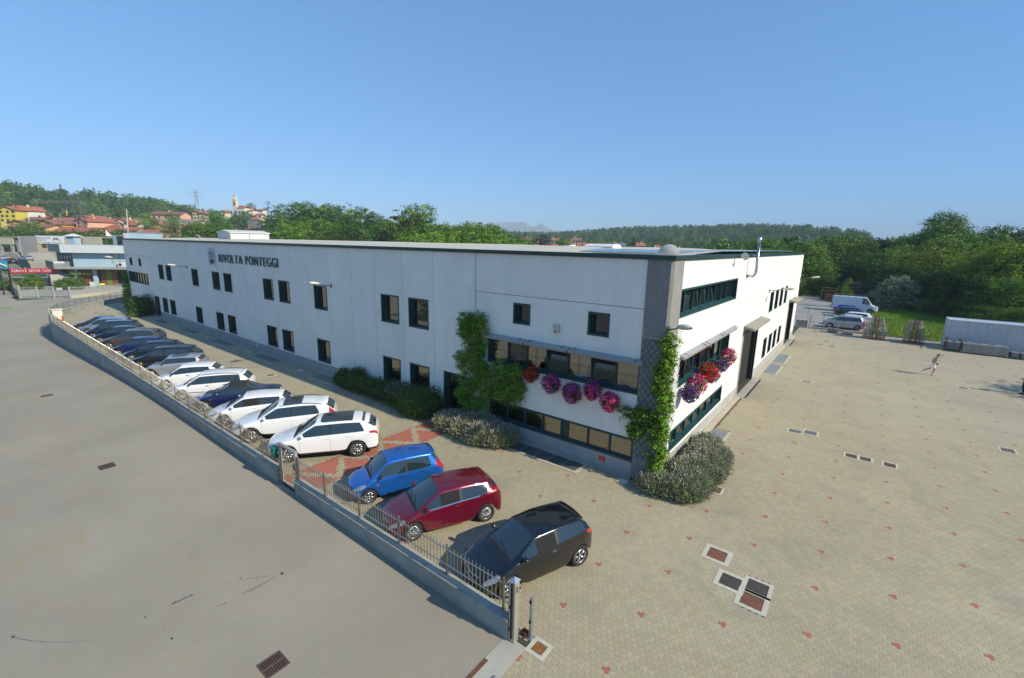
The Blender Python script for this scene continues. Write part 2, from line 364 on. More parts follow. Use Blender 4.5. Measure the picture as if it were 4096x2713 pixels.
def stone_mesh(name, X, Y, Z, tint, m, sides):
    n = len(OUT); N_ = len(X); me = bpy.data.meshes.new(name)
    if sides:
        ring = np.concatenate([np.c_[TOP, np.zeros(n)], np.c_[OUT, np.full(n, -.0012)], np.c_[OUT, np.full(n, -.008)]]); nv = 3*n
        loops = list(range(n)); tot = [n]
        for L_ in (0, 1):
            for i in range(n):
                j = (i+1) % n; loops += [L_*n+i, (L_+1)*n+i, (L_+1)*n+j, L_*n+j]; tot.append(4)
    else:
        ring = np.c_[OUT, np.zeros(n)]; nv = n; loops = list(range(n)); tot = [n]
    V = (ring[None]+np.stack([X, Y, Z], 1)[:, None]).reshape(-1, 3)
    Lp = (np.array(loops)[None]+np.arange(N_)[:, None]*nv).ravel(); T = np.tile(np.array(tot), N_); S = np.concatenate([[0], np.cumsum(T)[:-1]])
    me.vertices.add(len(V)); me.vertices.foreach_set('co', V.astype(np.float32).ravel()); me.loops.add(len(Lp)); me.loops.foreach_set('vertex_index', Lp.astype(np.int32))
    me.polygons.add(len(T)); me.polygons.foreach_set('loop_start', S.astype(np.int32)); me.polygons.foreach_set('loop_total', T.astype(np.int32))
    me.polygons.foreach_set('use_smooth', np.zeros(len(T), dtype=bool)); me.materials.append(m); me.update(calc_edges=True)
    a = me.attributes.new('tint', 'FLOAT_COLOR', 'FACE'); c = np.repeat(tint, len(tot), axis=0); c4 = np.ones((len(c), 4), np.float32); c4[:, :3] = c; a.data.foreach_set('color', c4.ravel())
    return me
if 1:
    near = vis & inyard & (dist < 33)
    idx = np.where(near)[0]; idx = idx[np.argsort(dist[idx])]
    strict, ppx, ppy = infrustum(cxm, cym, 0)
    hidden = (cxm < .35) & (cym > -9.2) & (dist < 13)
    one = [i for i in idx if strict[i] and not hidden[i]][:300]; oneset = np.zeros(len(cxm), bool); oneset[one] = True
    variants = []
    for k in range(10):
        v = .94+.12*RNG.random(); t = np.array([[v*RNG.uniform(.99, 1.05), v, v*RNG.uniform(.9, 1.04)]])
        variants.append(stone_mesh('paving_stone', np.zeros(1), np.zeros(1), np.zeros(1), t, TAN, True))
    redv = [stone_mesh('paving_stone', np.zeros(1), np.zeros(1), np.zeros(1), np.array([[v, v, v]]), RED, True) for v in (.9, 1.0, 1.1)]
    for i in one:
        ob('paving_stone', random.choice(redv if SRED[i] else variants), yard, loc=(SX[i], SY[i], random.uniform(-.001, .001)))
    for nm, sel, m, sides in [('red_paving_stones', SRED & (dist < 33), RED, True), ('pale_paving_stones', ~SRED & (dist < 19), TAN, True), ('distant_paving_stones', ~SRED & (dist >= 19) & (dist < 33), TAN, False)]:
        k = np.where(near & ~oneset & sel)[0]
        v = RNG.uniform(.94, 1.06, len(k)); t = np.stack([v*RNG.uniform(.985, 1.05, len(k)), v, v*RNG.uniform(.9, 1.04, len(k))], 1)
        ob(nm, stone_mesh(nm, SX[k], SY[k], RNG.uniform(-.0012, .0012, len(k)), t, m, sides), yard, kind='stuff')
    print('stones', len(idx))
    # beyond that range the surface is one sheet, red stones still real
    def farmask(x, y):
        v, _, _ = infrustum(x, y, 960)
        iny = ((y > -9.2) & (y < .15) & (x < .5) & (y > np.interp(x, [-84.5, -81.2, -78.6, -75.9, -73.4, -70.6, -67.8, -64.5, -59.5], [4.6, 2.0, -.1, -2.35, -4.45, -6.3, -7.75, -8.75, -9.3])+.1)) | ((x > .2) & (y < 48.4))
        d = np.sqrt((x-CAM[0])**2+(y-CAM[1])**2+CAM[2]**2)
        return iny & ((d > 32.6) | ~v)
    FARM = pave_far_mat()
    grid_sheet('yard_surface', np.arange(-82, 60.1, .4), np.arange(-30, 48.5, .4), lambda X, Y: -.004+0*X, FARM, farmask).parent = yard
    # far red stones
    rx, ry = [], []
    for n in range(-60, 40):
        for m in range(-30, 40):
            x = .415+n*1.7321; y = -7.61+n*1.0+m*2.0
            rx.append(x); ry.append(y)
    rx, ry = np.array(rx), np.array(ry); v, _, _ = infrustum(rx, ry, 0); d = np.sqrt((rx-CAM[0])**2+(ry-CAM[1])**2+CAM[2]**2)
    ok = v & (d > 33) & (((rx > 1.2) & (ry < 48) & (rx < 40)) | ((ry > -9) & (ry < -1.5) & (rx < 0) & (rx > -66)))
    k = np.where(ok)[0]; print('far red', len(k))
    t = np.repeat(RNG.uniform(.85, 1.1, len(k))[:, None], 3, 1)
    ob('far_red_stones', stone_mesh('far_red_stones', rx[k], ry[k], np.full(len(k), .003), t, RED, True), yard, kind='stuff')
GRAVEL = mat('gravel', (.27, .265, .25), .95, var=.12, vscale=.3, fine=.3, fscale=14, bump=.5, bscale=40)
mb = MB().use(GRAVEL); mb.poly([(-90, 48.7), (7.2, 48.7), (7.0, 74), (4, 92), (-6, 97), (-90, 99)], -.4, -.02); mb.build('gravel_lot', kind='structure')
MEAD = mat('meadow_soil', (.16, .26, .03), .95, var=.3, vscale=.3, fine=.3, fscale=8, dirt=((.24, .23, .06), .12, .7))
mb = MB().use(MEAD); mb.poly([(7.0, 48.7), (70, 48.7), (75, 115), (-8, 115), (4, 92.2), (6.95, 74)], -.4, .0); mb.build('meadow', kind='structure')
mb = MB().use(CONC); mb.box(-1, 60, 48.5, 48.7, -.2, .07); mb.build('yard_kerb', kind='structure')
# gate threshold of concrete with the rusty sliding track
mb = MB().use(CONC); mb.box(-.1, .47, -26, -9.28, -.2, .004); mb.build('gate_threshold', kind='structure')
RUST = mat('rust', (.16, .065, .035), .85, var=.3, vscale=6, fine=.2, fscale=60)
GALV = mat('galvanised', (.42, .44, .45), .42, metal=.85, var=.12, vscale=5)
mb = MB().use(RUST); mb.box(-.1, -.04, -26, -10.1, -.02, .012); mb.box(-.03, 0.0, -26, -10.1, -.02, .02); mb.build('sliding_track', label='rusty steel gate track along the edge of the pale threshold', cat='track')
mb = MB().use(GALV); mb.box(.34, .38, -26, -10.3, 0, .025); mb.box(.43, .47, -26, -10.3, 0, .025); mb.build('drain_channel', label='grey metal channel beside the paving by the open gateway', cat='channel')
# ------------------------------------------------------------------ warehouse
WALLM = mat('wall_render', (.85, .835, .765), .9, var=.035, vscale=.5, fine=.05, fscale=22, bump=.25, bscale=35, dirt=((.56, .55, .50), .35, .25), streak=.05, objrand=.022)  # colour raised and warmed to lift the facade that lies in shade
WALLS = mat('wall_render_south', (.70, .70, .685), .9, objrand=.02, var=.02, vscale=.5, fine=.04, fscale=22, bump=.2, bscale=35)  # same white render, kept darker in its colour for the sunlit facade
PLINTH = mat('plinth_granite', (.38, .375, .36), .9, var=.12, vscale=1.2, fine=.22, fscale=28, bump=.3, bscale=50)
AGG = mat('aggregate', (.24, .235, .225), .95, var=.1, vscale=1, fine=.38, fscale=24, bump=.6, bscale=40)
GREEN = mat('green_metal', (.012, .062, .068), .38, spec=.5)
FASC = mat('fascia_metal', (.016, .05, .05), .35)
GLASS = mat('bronze_glass', (.28, .275, .235), .03, metal=1.0)
DGLASS = mat('dark_glass', (.012, .016, .018), .04, spec=.9)
DARK = mat('dark_interior', (.012, .012, .012), .9)
ALU = mat('aluminium', (.50, .51, .52), .38, metal=.7, var=.06, vscale=3)
wh = thing('warehouse', 'long white two storey warehouse of concrete panels with green windows', 'warehouse')
def panel(parent, plane, u0, u1, z0, z1, holes, m, d=.32, g=.012, name='wall_panel', off=0.0):
    """a wall panel with real openings. plane 'A': faces -y at y=0, u is x. plane 'B': faces +x at x=0, u is y."""
    u0 += g; u1 -= g; z0 += g if z0 > .01 else 0; z1 -= g
    hs = [h for h in holes if h[0] < u1 and h[1] > u0 and h[2] < z1 and h[3] > z0]
    us = sorted({u0, u1} | {min(max(v, u0), u1) for h in hs for v in h[:2]}); zs = sorted({z0, z1} | {min(max(v, z0), z1) for h in hs for v in h[2:]})
    def solid(i, j):
        if i < 0 or j < 0 or i >= len(us)-1 or j >= len(zs)-1: return False
        c, e = (us[i]+us[i+1])/2, (zs[j]+zs[j+1])/2
        return not any(h[0] < c < h[1] and h[2] < e < h[3] for h in hs)
    def P(u, w, z): return (u, -off+w, z) if plane == 'A' else (off-w, u, z)
    mb = MB().use(m)
    for i in range(len(us)-1):
        for j in range(len(zs)-1):
            if not solid(i, j): continue
            a, b, c, e = us[i], us[i+1], zs[j], zs[j+1]
            mb.add([P(a, 0, c), P(b, 0, c), P(b, 0, e), P(a, 0, e)], [(0, 1, 2, 3)])
            if not solid(i-1, j): mb.add([P(a, 0, c), P(a, 0, e), P(a, d, e), P(a, d, c)], [(0, 1, 2, 3)])
            if not solid(i+1, j): mb.add([P(b, 0, c), P(b, d, c), P(b, d, e), P(b, 0, e)], [(0, 1, 2, 3)])
            if not solid(i, j-1): mb.add([P(a, 0, c), P(a, d, c), P(b, d, c), P(b, 0, c)], [(0, 1, 2, 3)])
            if not solid(i, j+1): mb.add([P(a, 0, e), P(b, 0, e), P(b, d, e), P(a, d, e)], [(0, 1, 2, 3)])
    return mb.build(name, parent)
def PP(plane, u, w, z): return (u, w, z) if plane == 'A' else (-w, u, z)
def pbox(mb, plane, u0, u1, w0, w1, z0, z1):
    """box in plane coordinates; w = depth into the wall (negative = proud of it)"""
    return mb.box(u0, u1, w0, w1, z0, z1) if plane == 'A' else mb.box(-w1, -w0, u0, u1, z0, z1)
def window(parent, plane, h, mulls=(), name='window', depth=.30, tilt=(), split=None, glass=None, fr=.055):
    u0, u1, z0, z1 = h; b = .05; glass = glass or GLASS
    mb = MB().use(GREEN)
    # border proud of the wall, four butt-jointed pieces that line the reveal
    pbox(mb, plane, u0-.03, u1+.03, -.02, depth+.02, z1-b, z1+.03); pbox(mb, plane, u0-.03, u1+.03, -.035, depth+.02, z0-.03, z0+b)
    pbox(mb, plane, u0-.03, u0+b, -.02, depth+.02, z0+b, z1-b); pbox(mb, plane, u1-b, u1+.03, -.02, depth+.02, z0+b, z1-b)
    # inner frame
    i0, i1, k0, k1 = u0+b, u1-b, z0+b, z1-b
    pbox(mb, plane, i0, i1, depth-.07, depth+.02, k1-fr, k1); pbox(mb, plane, i0, i1, depth-.07, depth+.02, k0, k0+fr)
    pbox(mb, plane, i0, i0+fr, depth-.07, depth+.02, k0+fr, k1-fr); pbox(mb, plane, i1-fr, i1, depth-.07, depth+.02, k0+fr, k1-fr)
    wd = mb.build(name, parent)
    edges = [i0+fr]+list(mulls)+[i1-fr]
    for k in range(len(edges)-1):
        a = edges[k]+(.035 if k else 0); c = edges[k+1]-(.035 if k < len(edges)-2 else 0)
        if k < len(edges)-2:
            m2 = MB().use(GREEN); pbox(m2, plane, edges[k+1]-.035, edges[k+1]+.035, depth-.08, depth+.02, k0+fr, k1-fr); m2.build('mullion', wd)
        m3 = MB(); g = glass[k] if isinstance(glass, (list, tuple)) else glass
        if k in tilt:   # an opened sash tilted outwards with its own frame
            t = .16; q0, q1 = k0+fr+.01, k1-fr-.01
            m3.use(g); w0 = depth-.03
            if plane == 'A': m3.add([(a+.05, w0, q0+.05), (c-.05, w0, q0+.05), (c-.05, w0+t, q1-.05), (a+.05, w0+t, q1-.05)], [(0, 1, 2, 3)])
            else: m3.add([(-w0, a+.05, q0+.05), (-w0, c-.05, q0+.05), (-w0-t, c-.05, q1-.05), (-w0-t, a+.05, q1-.05)], [(0, 1, 2, 3)])
            m3.build('pane', wd)
            m4 = MB().use(GREEN)
            for (p, q, s_, e_) in ((a, c, q0, q0+.05), (a, c, q1-.05, q1)): pbox(m4, plane, p, q, (w0-.02 if s_ == q0 else w0+t-.02), (w0+.02 if s_ == q0 else w0+t+.02), s_, e_)
            for u in (a, c-.05):
                if plane == 'A': m4.tube([(u+.025, w0, q0), (u+.025, w0+t, q1)], .025, 4)
                else: m4.tube([(-w0, u+.025, q0), (-w0-t, u+.025, q1)], .025, 4)
            m4.build('sash', wd)
        else:
            m3.use(g); pbox(m3, plane, a, c, depth-.012, depth+.008, k0+fr, k1-fr); m3.build('pane', wd)
    return wd
AW = [(-17.23, -15.62), (-14.71, -13.1), (-24.85, -23.25), (-29.98, -28.36), (-32.54, -30.93), (-40.24, -38.64), (-42.88, -41.27), (-48.1, -46.5), (-55.86, -54.25), (-58.41, -56.8)]
RIB_M = (-8.74, -.93, 3.56, 4.80); RIB_L = (-8.6, -.95, .68, 1.62)
holesA = [(a, b, 4.57, 6.19) for a, b in AW]+[(a, b, .78, 2.39) for a, b in AW]+[RIB_M, RIB_L, (-7.2, -6.28, 5.68, 6.6), (-3.28, -2.36, 5.68, 6.6),
          (-11.9, -10.05, 0, 2.43), (-61.2, -59.65, 0, 2.36), (-70.9, -62.8, 3.53, 4.83), (-70.6, -64.4, .75, 1.55), (-69.5, -68.5, 5.7, 6.6), (-65.7, -64.8, 5.7, 6.6)]
PZ = .62
seams = [-71.3, -61.3]+[-12.66-2.56*k for k in range(18, -1, -1)]+[-9.6, -.93]
for a, b in zip(seams[:-1], seams[1:]):
    big = a in (-71.3, -9.6)
    if big:
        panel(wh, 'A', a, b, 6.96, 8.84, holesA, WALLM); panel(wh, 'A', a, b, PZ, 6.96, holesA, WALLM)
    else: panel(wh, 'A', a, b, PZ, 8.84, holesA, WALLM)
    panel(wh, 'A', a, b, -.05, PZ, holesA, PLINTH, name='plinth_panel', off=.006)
# rear shell that closes the building behind the panels
mb = MB().use(DARK); mb.box(-71.2, -.34, .335, .36, -.1, 8.8); mb.box(-.36, -.335, .34, 41.4, -.1, 8.8)
mb.build('backing_wall', wh)
# south facade (plane B)
RB_U = (1.14, 10.82, 6.6, 7.68); RB_M = (1.8, 10.42, 3.6, 4.80); RB_L = (1.5, 10.05, .86, 1.72); G1 = (14.45, 19.3, -.02, 4.28); G2 = (34.9, 38.55, -.02, 4.2)
BU = [(22.95, 24.4), (25.45, 26.9), (27.95, 29.4), (30.65, 32.1)]; BL = [(22.5, 23.9), (24.95, 26.35), (27.3, 28.7), (29.9, 31.3)]
holesB = [RB_U, RB_M, RB_L, G1, G2]+[(a, b, 4.53, 6.03) for a, b in BU]+[(a, b, .93, 2.45) for a, b in BL]
sB = [1.13, 10.94, 12.0, 13.5]
for a, b in zip(sB[:-1], sB[1:]):
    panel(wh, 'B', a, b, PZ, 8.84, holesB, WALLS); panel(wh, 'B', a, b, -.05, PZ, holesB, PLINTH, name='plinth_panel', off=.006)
sB2 = [13.5, 20.3, 22.3, 24.68, 27.12, 29.65, 32.4, 34.2, 39.2, 41.5]
for a, b in zip(sB2[:-1], sB2[1:]):
    if (a, b) in ((13.5, 20.3), (34.2, 39.2)):
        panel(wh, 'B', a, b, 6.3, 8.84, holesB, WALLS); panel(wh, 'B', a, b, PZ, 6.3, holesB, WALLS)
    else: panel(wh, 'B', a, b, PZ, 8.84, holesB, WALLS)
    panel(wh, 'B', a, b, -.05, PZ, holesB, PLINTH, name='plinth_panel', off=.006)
# corner pillar of exposed aggregate, two lifts
mb = MB().use(AGG); mb.poly([(-.92, -.05), (-.05, -.05), (.05, .05), (.05, 1.12), (-.33, 1.12), (-.33, .33), (-.92, .33)], -.05, 3.3); mb.build('corner_pillar', wh)
mb = MB().use(AGG); mb.poly([(-.92, -.05), (-.05, -.05), (.05, .05), (.05, 1.12), (-.33, 1.12), (-.33, .33), (-.92, .33)], 3.32, 8.84); mb.build('corner_pillar', wh)
# far sides
mb = MB().use(WALLM); mb.box(-71.5, -71.32, -.02, 41.5, -1.4, 8.84); mb.box(-71.3, -.02, 41.32, 41.5, -.3, 8.84); mb.build('rear_wall', wh)
# fascia
for (a, b) in [(-71.6, -60), (-59.99, -48), (-47.99, -36), (-35.99, -24), (-23.99, -12), (-11.99, .12)]:
    MB().use(FASC).box(a, b, -.13, .24, 8.85, 9.0).build('fascia', wh)
for (a, b) in [(.245, 14), (14.01, 28), (28.01, 41.6)]:
    MB().use(FASC).box(-.24, .12, a, b, 8.85, 9.0).build('fascia', wh)
# roof: shallow vaulted sheets
ROOFM = mat('roof_sheet', (.50, .475, .40), .8, var=.07, vscale=.4, dirt=((.42, .40, .34), .25, .4))
xs = np.arange(-71.3, -.2, .25); ys = np.array([.25, .9, 2, 4, 8, 12, 16, 22, 28, 34, 41.4])
def zr(X, Y):
    bay = np.abs(np.sin(np.pi*(X+1.2)/5.12)); big = np.maximum(0, 1-np.abs(((X+62) % 20.48)-10)/3.2)
    return 8.93+sstep(Y/9)*.10*(.35+.65*bay)+.14*sstep((Y-.5)/7)*(1-sstep((Y-30)/14))*1.0+.11*np.sqrt(big)*sstep((Y-1)/4)
grid_sheet('roof', xs, ys, zr, ROOFM, kind=None).parent = wh
# penthouse and roof light on the roof
WHITE = mat('white_sheet', (.62, .62, .58), .55, var=.04, vscale=.8)
ph = thing('roof_penthouse', 'white metal penthouse with a shallow gable standing on the warehouse roof', 'roof unit')
def gable(mb, x0, x1, y0, y1, z0, ze, zr_, along='y', ov=.15):
    if along == 'y':
        xm = (x0+x1)/2
        mb.add([(x0-ov, y0-ov, ze-.03), (xm, y0-ov, zr_), (x1+ov, y0-ov, ze-.03), (x0-ov, y1+ov, ze-.03), (xm, y1+ov, zr_), (x1+ov, y1+ov, ze-.03),
                (x0-ov, y0-ov, ze-.12), (xm, y0-ov, zr_-.09), (x1+ov, y0-ov, ze-.12), (x0-ov, y1+ov, ze-.12), (xm, y1+ov, zr_-.09), (x1+ov, y1+ov, ze-.12)],
               [(0, 1, 4, 3), (1, 2, 5, 4), (6, 9, 10, 7), (7, 10, 11, 8), (0, 6, 7, 1), (1, 7, 8, 2), (3, 4, 10, 9), (4, 5, 11, 10), (0, 3, 9, 6), (2, 8, 11, 5)])
mb = MB().use(WHITE); mb.add([(-61.8, 7.7, 8.9), (-57.9, 7.7, 8.9), (-57.9, 7.7, 10.0), (-59.85, 7.7, 10.22), (-61.8, 7.7, 10.0), (-61.8, 12.4, 8.9), (-57.9, 12.4, 8.9), (-57.9, 12.4, 10.0), (-59.85, 12.4, 10.22), (-61.8, 12.4, 10.0)],
       [(0, 1, 2, 3, 4), (5, 9, 8, 7, 6), (1, 6, 7, 2), (0, 4, 9, 5)]); mb.build('wall', ph)
mb = MB().use(mat('white_roofing', (.60, .61, .60), .5)); gable(mb, -61.8, -57.9, 7.7, 12.4, 0, 10.06, 10.32); mb.build('roof', ph)
mb = MB().use(ALU); mb.box(-57.89, -57.85, 9.9, 9.98, 8.95, 10.0); mb.build('downpipe', ph)
mb = MB().use(ALU); mb.tube([(-63.6, 6.2, 9), (-63.6, 6.2, 9.42), (-63.72, 6.12, 9.55), (-63.95, 6.0, 9.6)], .09, 8); mb.build('vent_pipe', label='small curved steel vent pipe left of the white penthouse', cat='vent')
rl = thing('roof_light', 'white roof box with five domed ribs near the satellite dish', 'roof light')
mb = MB().use(WHITE); mb.box(-9.3, -7.3, 10.2, 11.5, 8.9, 9.24); mb.build('curb', rl)
for k in range(5):
    mb = MB().use(mat('dome', (.78, .78, .76), .35)); vs = []
    x0, x1 = -9.28+.4*k, -8.9+.4*k
    prof = [(math.cos(R(a))*.66+10.85, 9.24+math.sin(R(a))*.17) for a in range(0, 181, 20)]
    vs = [(x0, y, z) for y, z in prof]+[(x1, y, z) for y, z in prof]; n = len(prof)
    mb.add(vs, [(i, i+1, n+i+1, n+i) for i in range(n-1)]+[tuple(range(n-1, -1, -1)), tuple(range(n, 2*n))]); mb.build('dome', rl)
mb = MB().use(WHITE); mb.box(-12.6, -12.1, 13, 14, 9, 9.3); mb.build('roof_vent', label='small pale roof vent block far along the white roof', cat='vent')
# solar panels along the south edge
SOL = mat('solar_cell', (.015, .03, .11), .12, spec=.8)
sp = thing('solar_array', 'dark blue solar panels lying along the right edge of the roof', 'solar panels')
for i in range(22):
    for j in range(3):
        x0 = -1.05-j*1.72; y0 = .95+i*1.85
        if j == 2 and i < 2: continue
        M = Matrix.Translation((x0, y0, 9.0)) @ Matrix.Rotation(R(3.0), 4, 'X')
        mb = MB().use(ALU); mb.box(-1.62, 0, 0, 1.68, .02, .055, M); mb.use(SOL).box(-1.58, -.04, .04, 1.64, .056, .062, M); mb.build('solar_panel', sp)
# windows
for i, (a, b) in enumerate(AW):
    window(wh, 'A', (a, b, 4.57, 6.19)); window(wh, 'A', (a, b, .78, 2.39))
G3 = GLASS
window(wh, 'A', RIB_M, [-7.62, -6.52, -5.38, -4.27, -3.12, -2.0], name='ribbon_window', depth=.24, tilt=(3, 5), glass=[G3, DGLASS, G3, DGLASS, G3, DGLASS, G3])
window(wh, 'A', RIB_L, [-7.5, -6.45, -5.42, -4.40, -4.08, -3.05, -2.02], name='ribbon_window', depth=.12, glass=[G3, G3, G3, G3, GREEN, G3, G3, G3])
for a, b in ((-7.2, -6.28), (-3.28, -2.36)): window(wh, 'A', (a, b, 5.68, 6.6), name='small_window', glass=DGLASS)
window(wh, 'A', (-70.9, -62.8, 3.53, 4.83), [-69.6, -68.4, -67.3, -66.2, -65.1, -64.0], name='ribbon_window', depth=.24)
window(wh, 'A', (-70.6, -64.4, .75, 1.55), [-69, -67.5, -66], name='ribbon_window', depth=.12)
for a, b in ((-69.5, -68.5), (-65.7, -64.8)): window(wh, 'A', (a, b, 5.7, 6.6), name='small_window', glass=DGLASS)
window(wh, 'B', RB_U, [2.15, 3.35, 4.45, 5.6, 6.9, 8.0, 9.1], name='ribbon_window', depth=.22, glass=[DGLASS]*8, tilt=(2, 3, 4))
window(wh, 'B', RB_M, [3.1, 4.2, 5.4, 6.7, 7.9, 9.1], name='ribbon_window', depth=.2, glass=[G3, DGLASS, G3, DGLASS, G3, G3, DGLASS], tilt=(1,))
window(wh, 'B', RB_L, [2.7, 3.9, 5.1, 6.3, 7.5, 8.8], name='ribbon_window', depth=.18, glass=DGLASS, tilt=(1, 2, 3))
for a, b in BU: window(wh, 'B', (a, b, 4.53, 6.03), depth=.22, glass=DGLASS)
for a, b in BL: window(wh, 'B', (a, b, .93, 2.45), depth=.22, glass=DGLASS)
# doors
def door(h, leafs, plane='A'):
    mb = MB().use(GREEN); u0, u1, z0, z1 = h
    mb.box(u0-.03, u1+.03, -.02, .3, z1-.05, z1+.03); mb.box(u0-.03, u0+.06, -.02, .3, 0, z1-.05); mb.box(u1-.06, u1+.03, -.02, .3, 0, z1-.05); d = mb.build('door', wh)
    w = (u1-u0-.12)/leafs
    for k in range(leafs):
        a = u0+.06+k*w; mb = MB().use(GREEN); mb.box(a, a+.08, .2, .26, .02, z1-.06); mb.box(a+w-.08, a+w-.01, .2, .26, .02, z1-.06); mb.box(a+.08, a+w-.08, .2, .26, .02, .2); mb.box(a+.08, a+w-.08, .2, .26, z1-.16, z1-.06); mb.build('leaf_frame', d)
        MB().use(GLASS).box(a+.08, a+w-.08, .225, .235, .2, z1-.16).build('pane', d)
door((-11.9, -10.05, 0, 2.43), 2); door((-61.2, -59.65, 0, 2.36), 2)
# loading doors: concrete jambs, deep dark opening with folded leaves, sloping canopy
JAMB = mat('jamb_concrete', (.36, .35, .32), .9, var=.1, vscale=2)
for (u0, u1, z0, z1) in (G1, G2):
    mb = MB().use(JAMB); mb.box(-1.3, .03, u0-.22, u0, 0, z1); mb.box(-1.3, .03, u1, u1+.2, 0, z1); mb.box(-1.3, .03, u0, u1, z1-.12, z1); g = mb.build('loading_door', wh)
    mb = MB().use(mat('grey_door', (.16, .165, .17), .6, var=.08)); 
    for k in range(3): mb.box(-1.02, -.96, u0+.05+k*(u1-u0)/3, u0-.03+(k+1)*(u1-u0)/3, .05, z1-.15)
    mb.build('door_leaf', g)
    mb = MB().use(mat('black_rubber', (.02, .02, .02), .8)); mb.box(-.9, -.1, u1-.12, u1-.02, .05, z1-.2); mb.box(-.6, -.5, u1-.22, u1-.12, .05, z1-.2); mb.build('folded_leaf', g)
    mb = MB().use(mat('canopy_concrete', (.28, .26, .21), .9, var=.12, vscale=2)); a, b = u0-.25, u1+.55
    mb.add([(.02, a, z1+.30), (.62, a, z1+.16), (.62, b, z1+.16), (.02, b, z1+.30), (.02, a, z1+.16), (.62, a, z1+.02), (.62, b, z1+.02), (.02, b, z1+.16)], [(0, 1, 2, 3), (4, 7, 6, 5), (0, 4, 5, 1), (1, 5, 6, 2), (2, 6, 7, 3), (3, 7, 4, 0)]); mb.build('canopy', wh)
    mb = MB().use(CONC); mb.box(.02, .5, u0-.2, u1+.2, -.1, .015); mb.build('sill_slab', wh)
    mb = MB().use(DARK); mb.box(.5, .62, u0-.2, u1+.2, -.1, .004); mb.build('door_drain', wh)
# awning boxes over the first floor ribbons
AWN = mat('awning_sheet', (.36, .37, .38), .5, metal=.3, var=.08, vscale=3)
def awning(plane, u0, u1, z, out=.31):
    mb = MB().use(AWN)
    prof = [(-.01, z+.13), (-out, z+.03), (-out, z-.07), (-out+.06, z-.09), (-.01, z+.02)]
    n = len(prof); vs = [PP(plane, u0, w, q) for w, q in prof]+[PP(plane, u1, w, q) for w, q in prof]
    mb.add(vs, [(i, (i+1) % n, n+(i+1) % n, n+i) for i in range(n)]+[tuple(range(n)), tuple(range(2*n-1, n-1, -1))]); a = mb.build('awning', wh)
    m2 = MB().use(mat('awning_rail', (.3, .22, .17), .6)); pbox(m2, plane, u0, u1, -out-.02, -out, z-.05, z-.02); m2.build('front_rail', a)
    for u in (u0+.25, u1-.25): m3 = MB().use(DARK); m3.tube([PP(plane, u, -.06, z+.17), PP(plane, u, -.22, z+.13), PP(plane, u-.04, -.32, z+.1)], .012, 4); m3.build('clamp', a)
for a, b in ((-8.9, -6.42), (-6.36, -4.1), (-4.04, -.75)): awning('A', a, b, 4.86)
for a, b in ((1.85, 4.9), (4.95, 8.0), (8.05, 11.3)): awning('B', a, b, 4.86, .2)
mb = MB().use(DARK)
for u in (-6.39, -4.07):
    mb = MB().use(DARK); mb.tube([(u, -.30, 4.86), (u, -.30, 3.2)], .009, 4); mb.tube([(u+.07, -.30, 4.86), (u+.07, -.30, 3.25)], .009, 4); mb.build('blind_cord', wh)
# electrical bits
mb = MB().use(ALU); mb.tube([(-.86, -.07, 6.42), (-.86, -.07, 5.95), (-.84, -.07, 5.92), (-.05, -.08, 5.9)], .018, 6); mb.build('conduit', wh)
mb = MB().use(ALU); mb.tube([(-.93, -.02, 8.8), (-.93, -.02, 4.85)], .02, 6); mb.build('conduit', wh)
mb = MB().use(ALU); mb.tube([(-9.6, -.015, 8.8), (-9.6, -.015, 6.0)], .015, 6); mb.build('conduit', wh)
al = thing('alarm_siren', 'silver alarm siren box with a red light above the ribbon window', 'alarm', (-4.8, -.02, 5.53))
MB().use(ALU).poly([(-.13, 0), (-.13, -.08), (-.09, -.12), (.09, -.12), (.13, -.08), (.13, 0)], 0, .34).build('housing', al)
mb = MB().use(mat('red_lens', (.5, .03, .01), .25)); mb.add([(-.07, -.125, .02), (.07, -.125, .02), (0, -.125, .16), (-.07, -.1, .02), (.07, -.1, .02), (0, -.1, .16)], [(0, 1, 2), (3, 5, 4), (0, 3, 4, 1), (1, 4, 5, 2), (2, 5, 3, 0)]); mb.build('lens', al)
# lettering
LOFF = [-.016]
LETT = mat('letter_green', (.012, .07, .08), .4)
def text_obj(txt, size, m, depth=.0, name='letter', parent=None, M=None, font_scale=(1, 1), align='LEFT', width=None):
    cu = bpy.data.curves.new(name, 'FONT'); cu.body = txt; cu.size = size; cu.offset = LOFF[0]; cu.extrude = depth; cu.align_x = align
    cu.materials.append(m); o = bpy.data.objects.new(name, cu); COL.objects.link(o)
    bpy.context.view_layer.update(); dg = bpy.context.evaluated_depsgraph_get(); me = bpy.data.meshes.new_from_object(o.evaluated_get(dg)); bpy.data.objects.remove(o)
    if not len(me.vertices): return None, 0, 0
    co = np.empty(len(me.vertices)*3); me.vertices.foreach_get('co', co); co = co.reshape(-1, 3)
    x0, x1 = co[:, 0].min(), co[:, 0].max(); return me, x0, x1
def letters(txt, x0, x1, zb, cap, parent, m, depth, fn, sub='letter', bold=1.0):
    """one mesh object per letter, spread between x0 and x1 ; fn(u,v,w)->world"""
    wd = []; gap = .30
    ms = []
    for ch in txt:
        if ch == ' ': ms.append(None); wd.append(.62); continue
        me, a, b = text_obj(ch, 1.0/.73*1.0, m, depth, sub); ms.append((me, a, b)); wd.append((b-a)+gap)
    tot = sum(wd); sc = (x1-x0)/tot; u = x0
    for k, w in zip(ms, wd):
        if k:
            me, a, b = k; co = np.empty(len(me.vertices)*3); me.vertices.foreach_get('co', co); co = co.reshape(-1, 3)
            out = [fn(u+(c[0]-a)*sc, zb+c[1]*cap, c[2]) for c in co]; me.vertices.foreach_set('co', np.array(out).ravel()); me.update()
            ob(sub, me, parent)
        u += w*sc
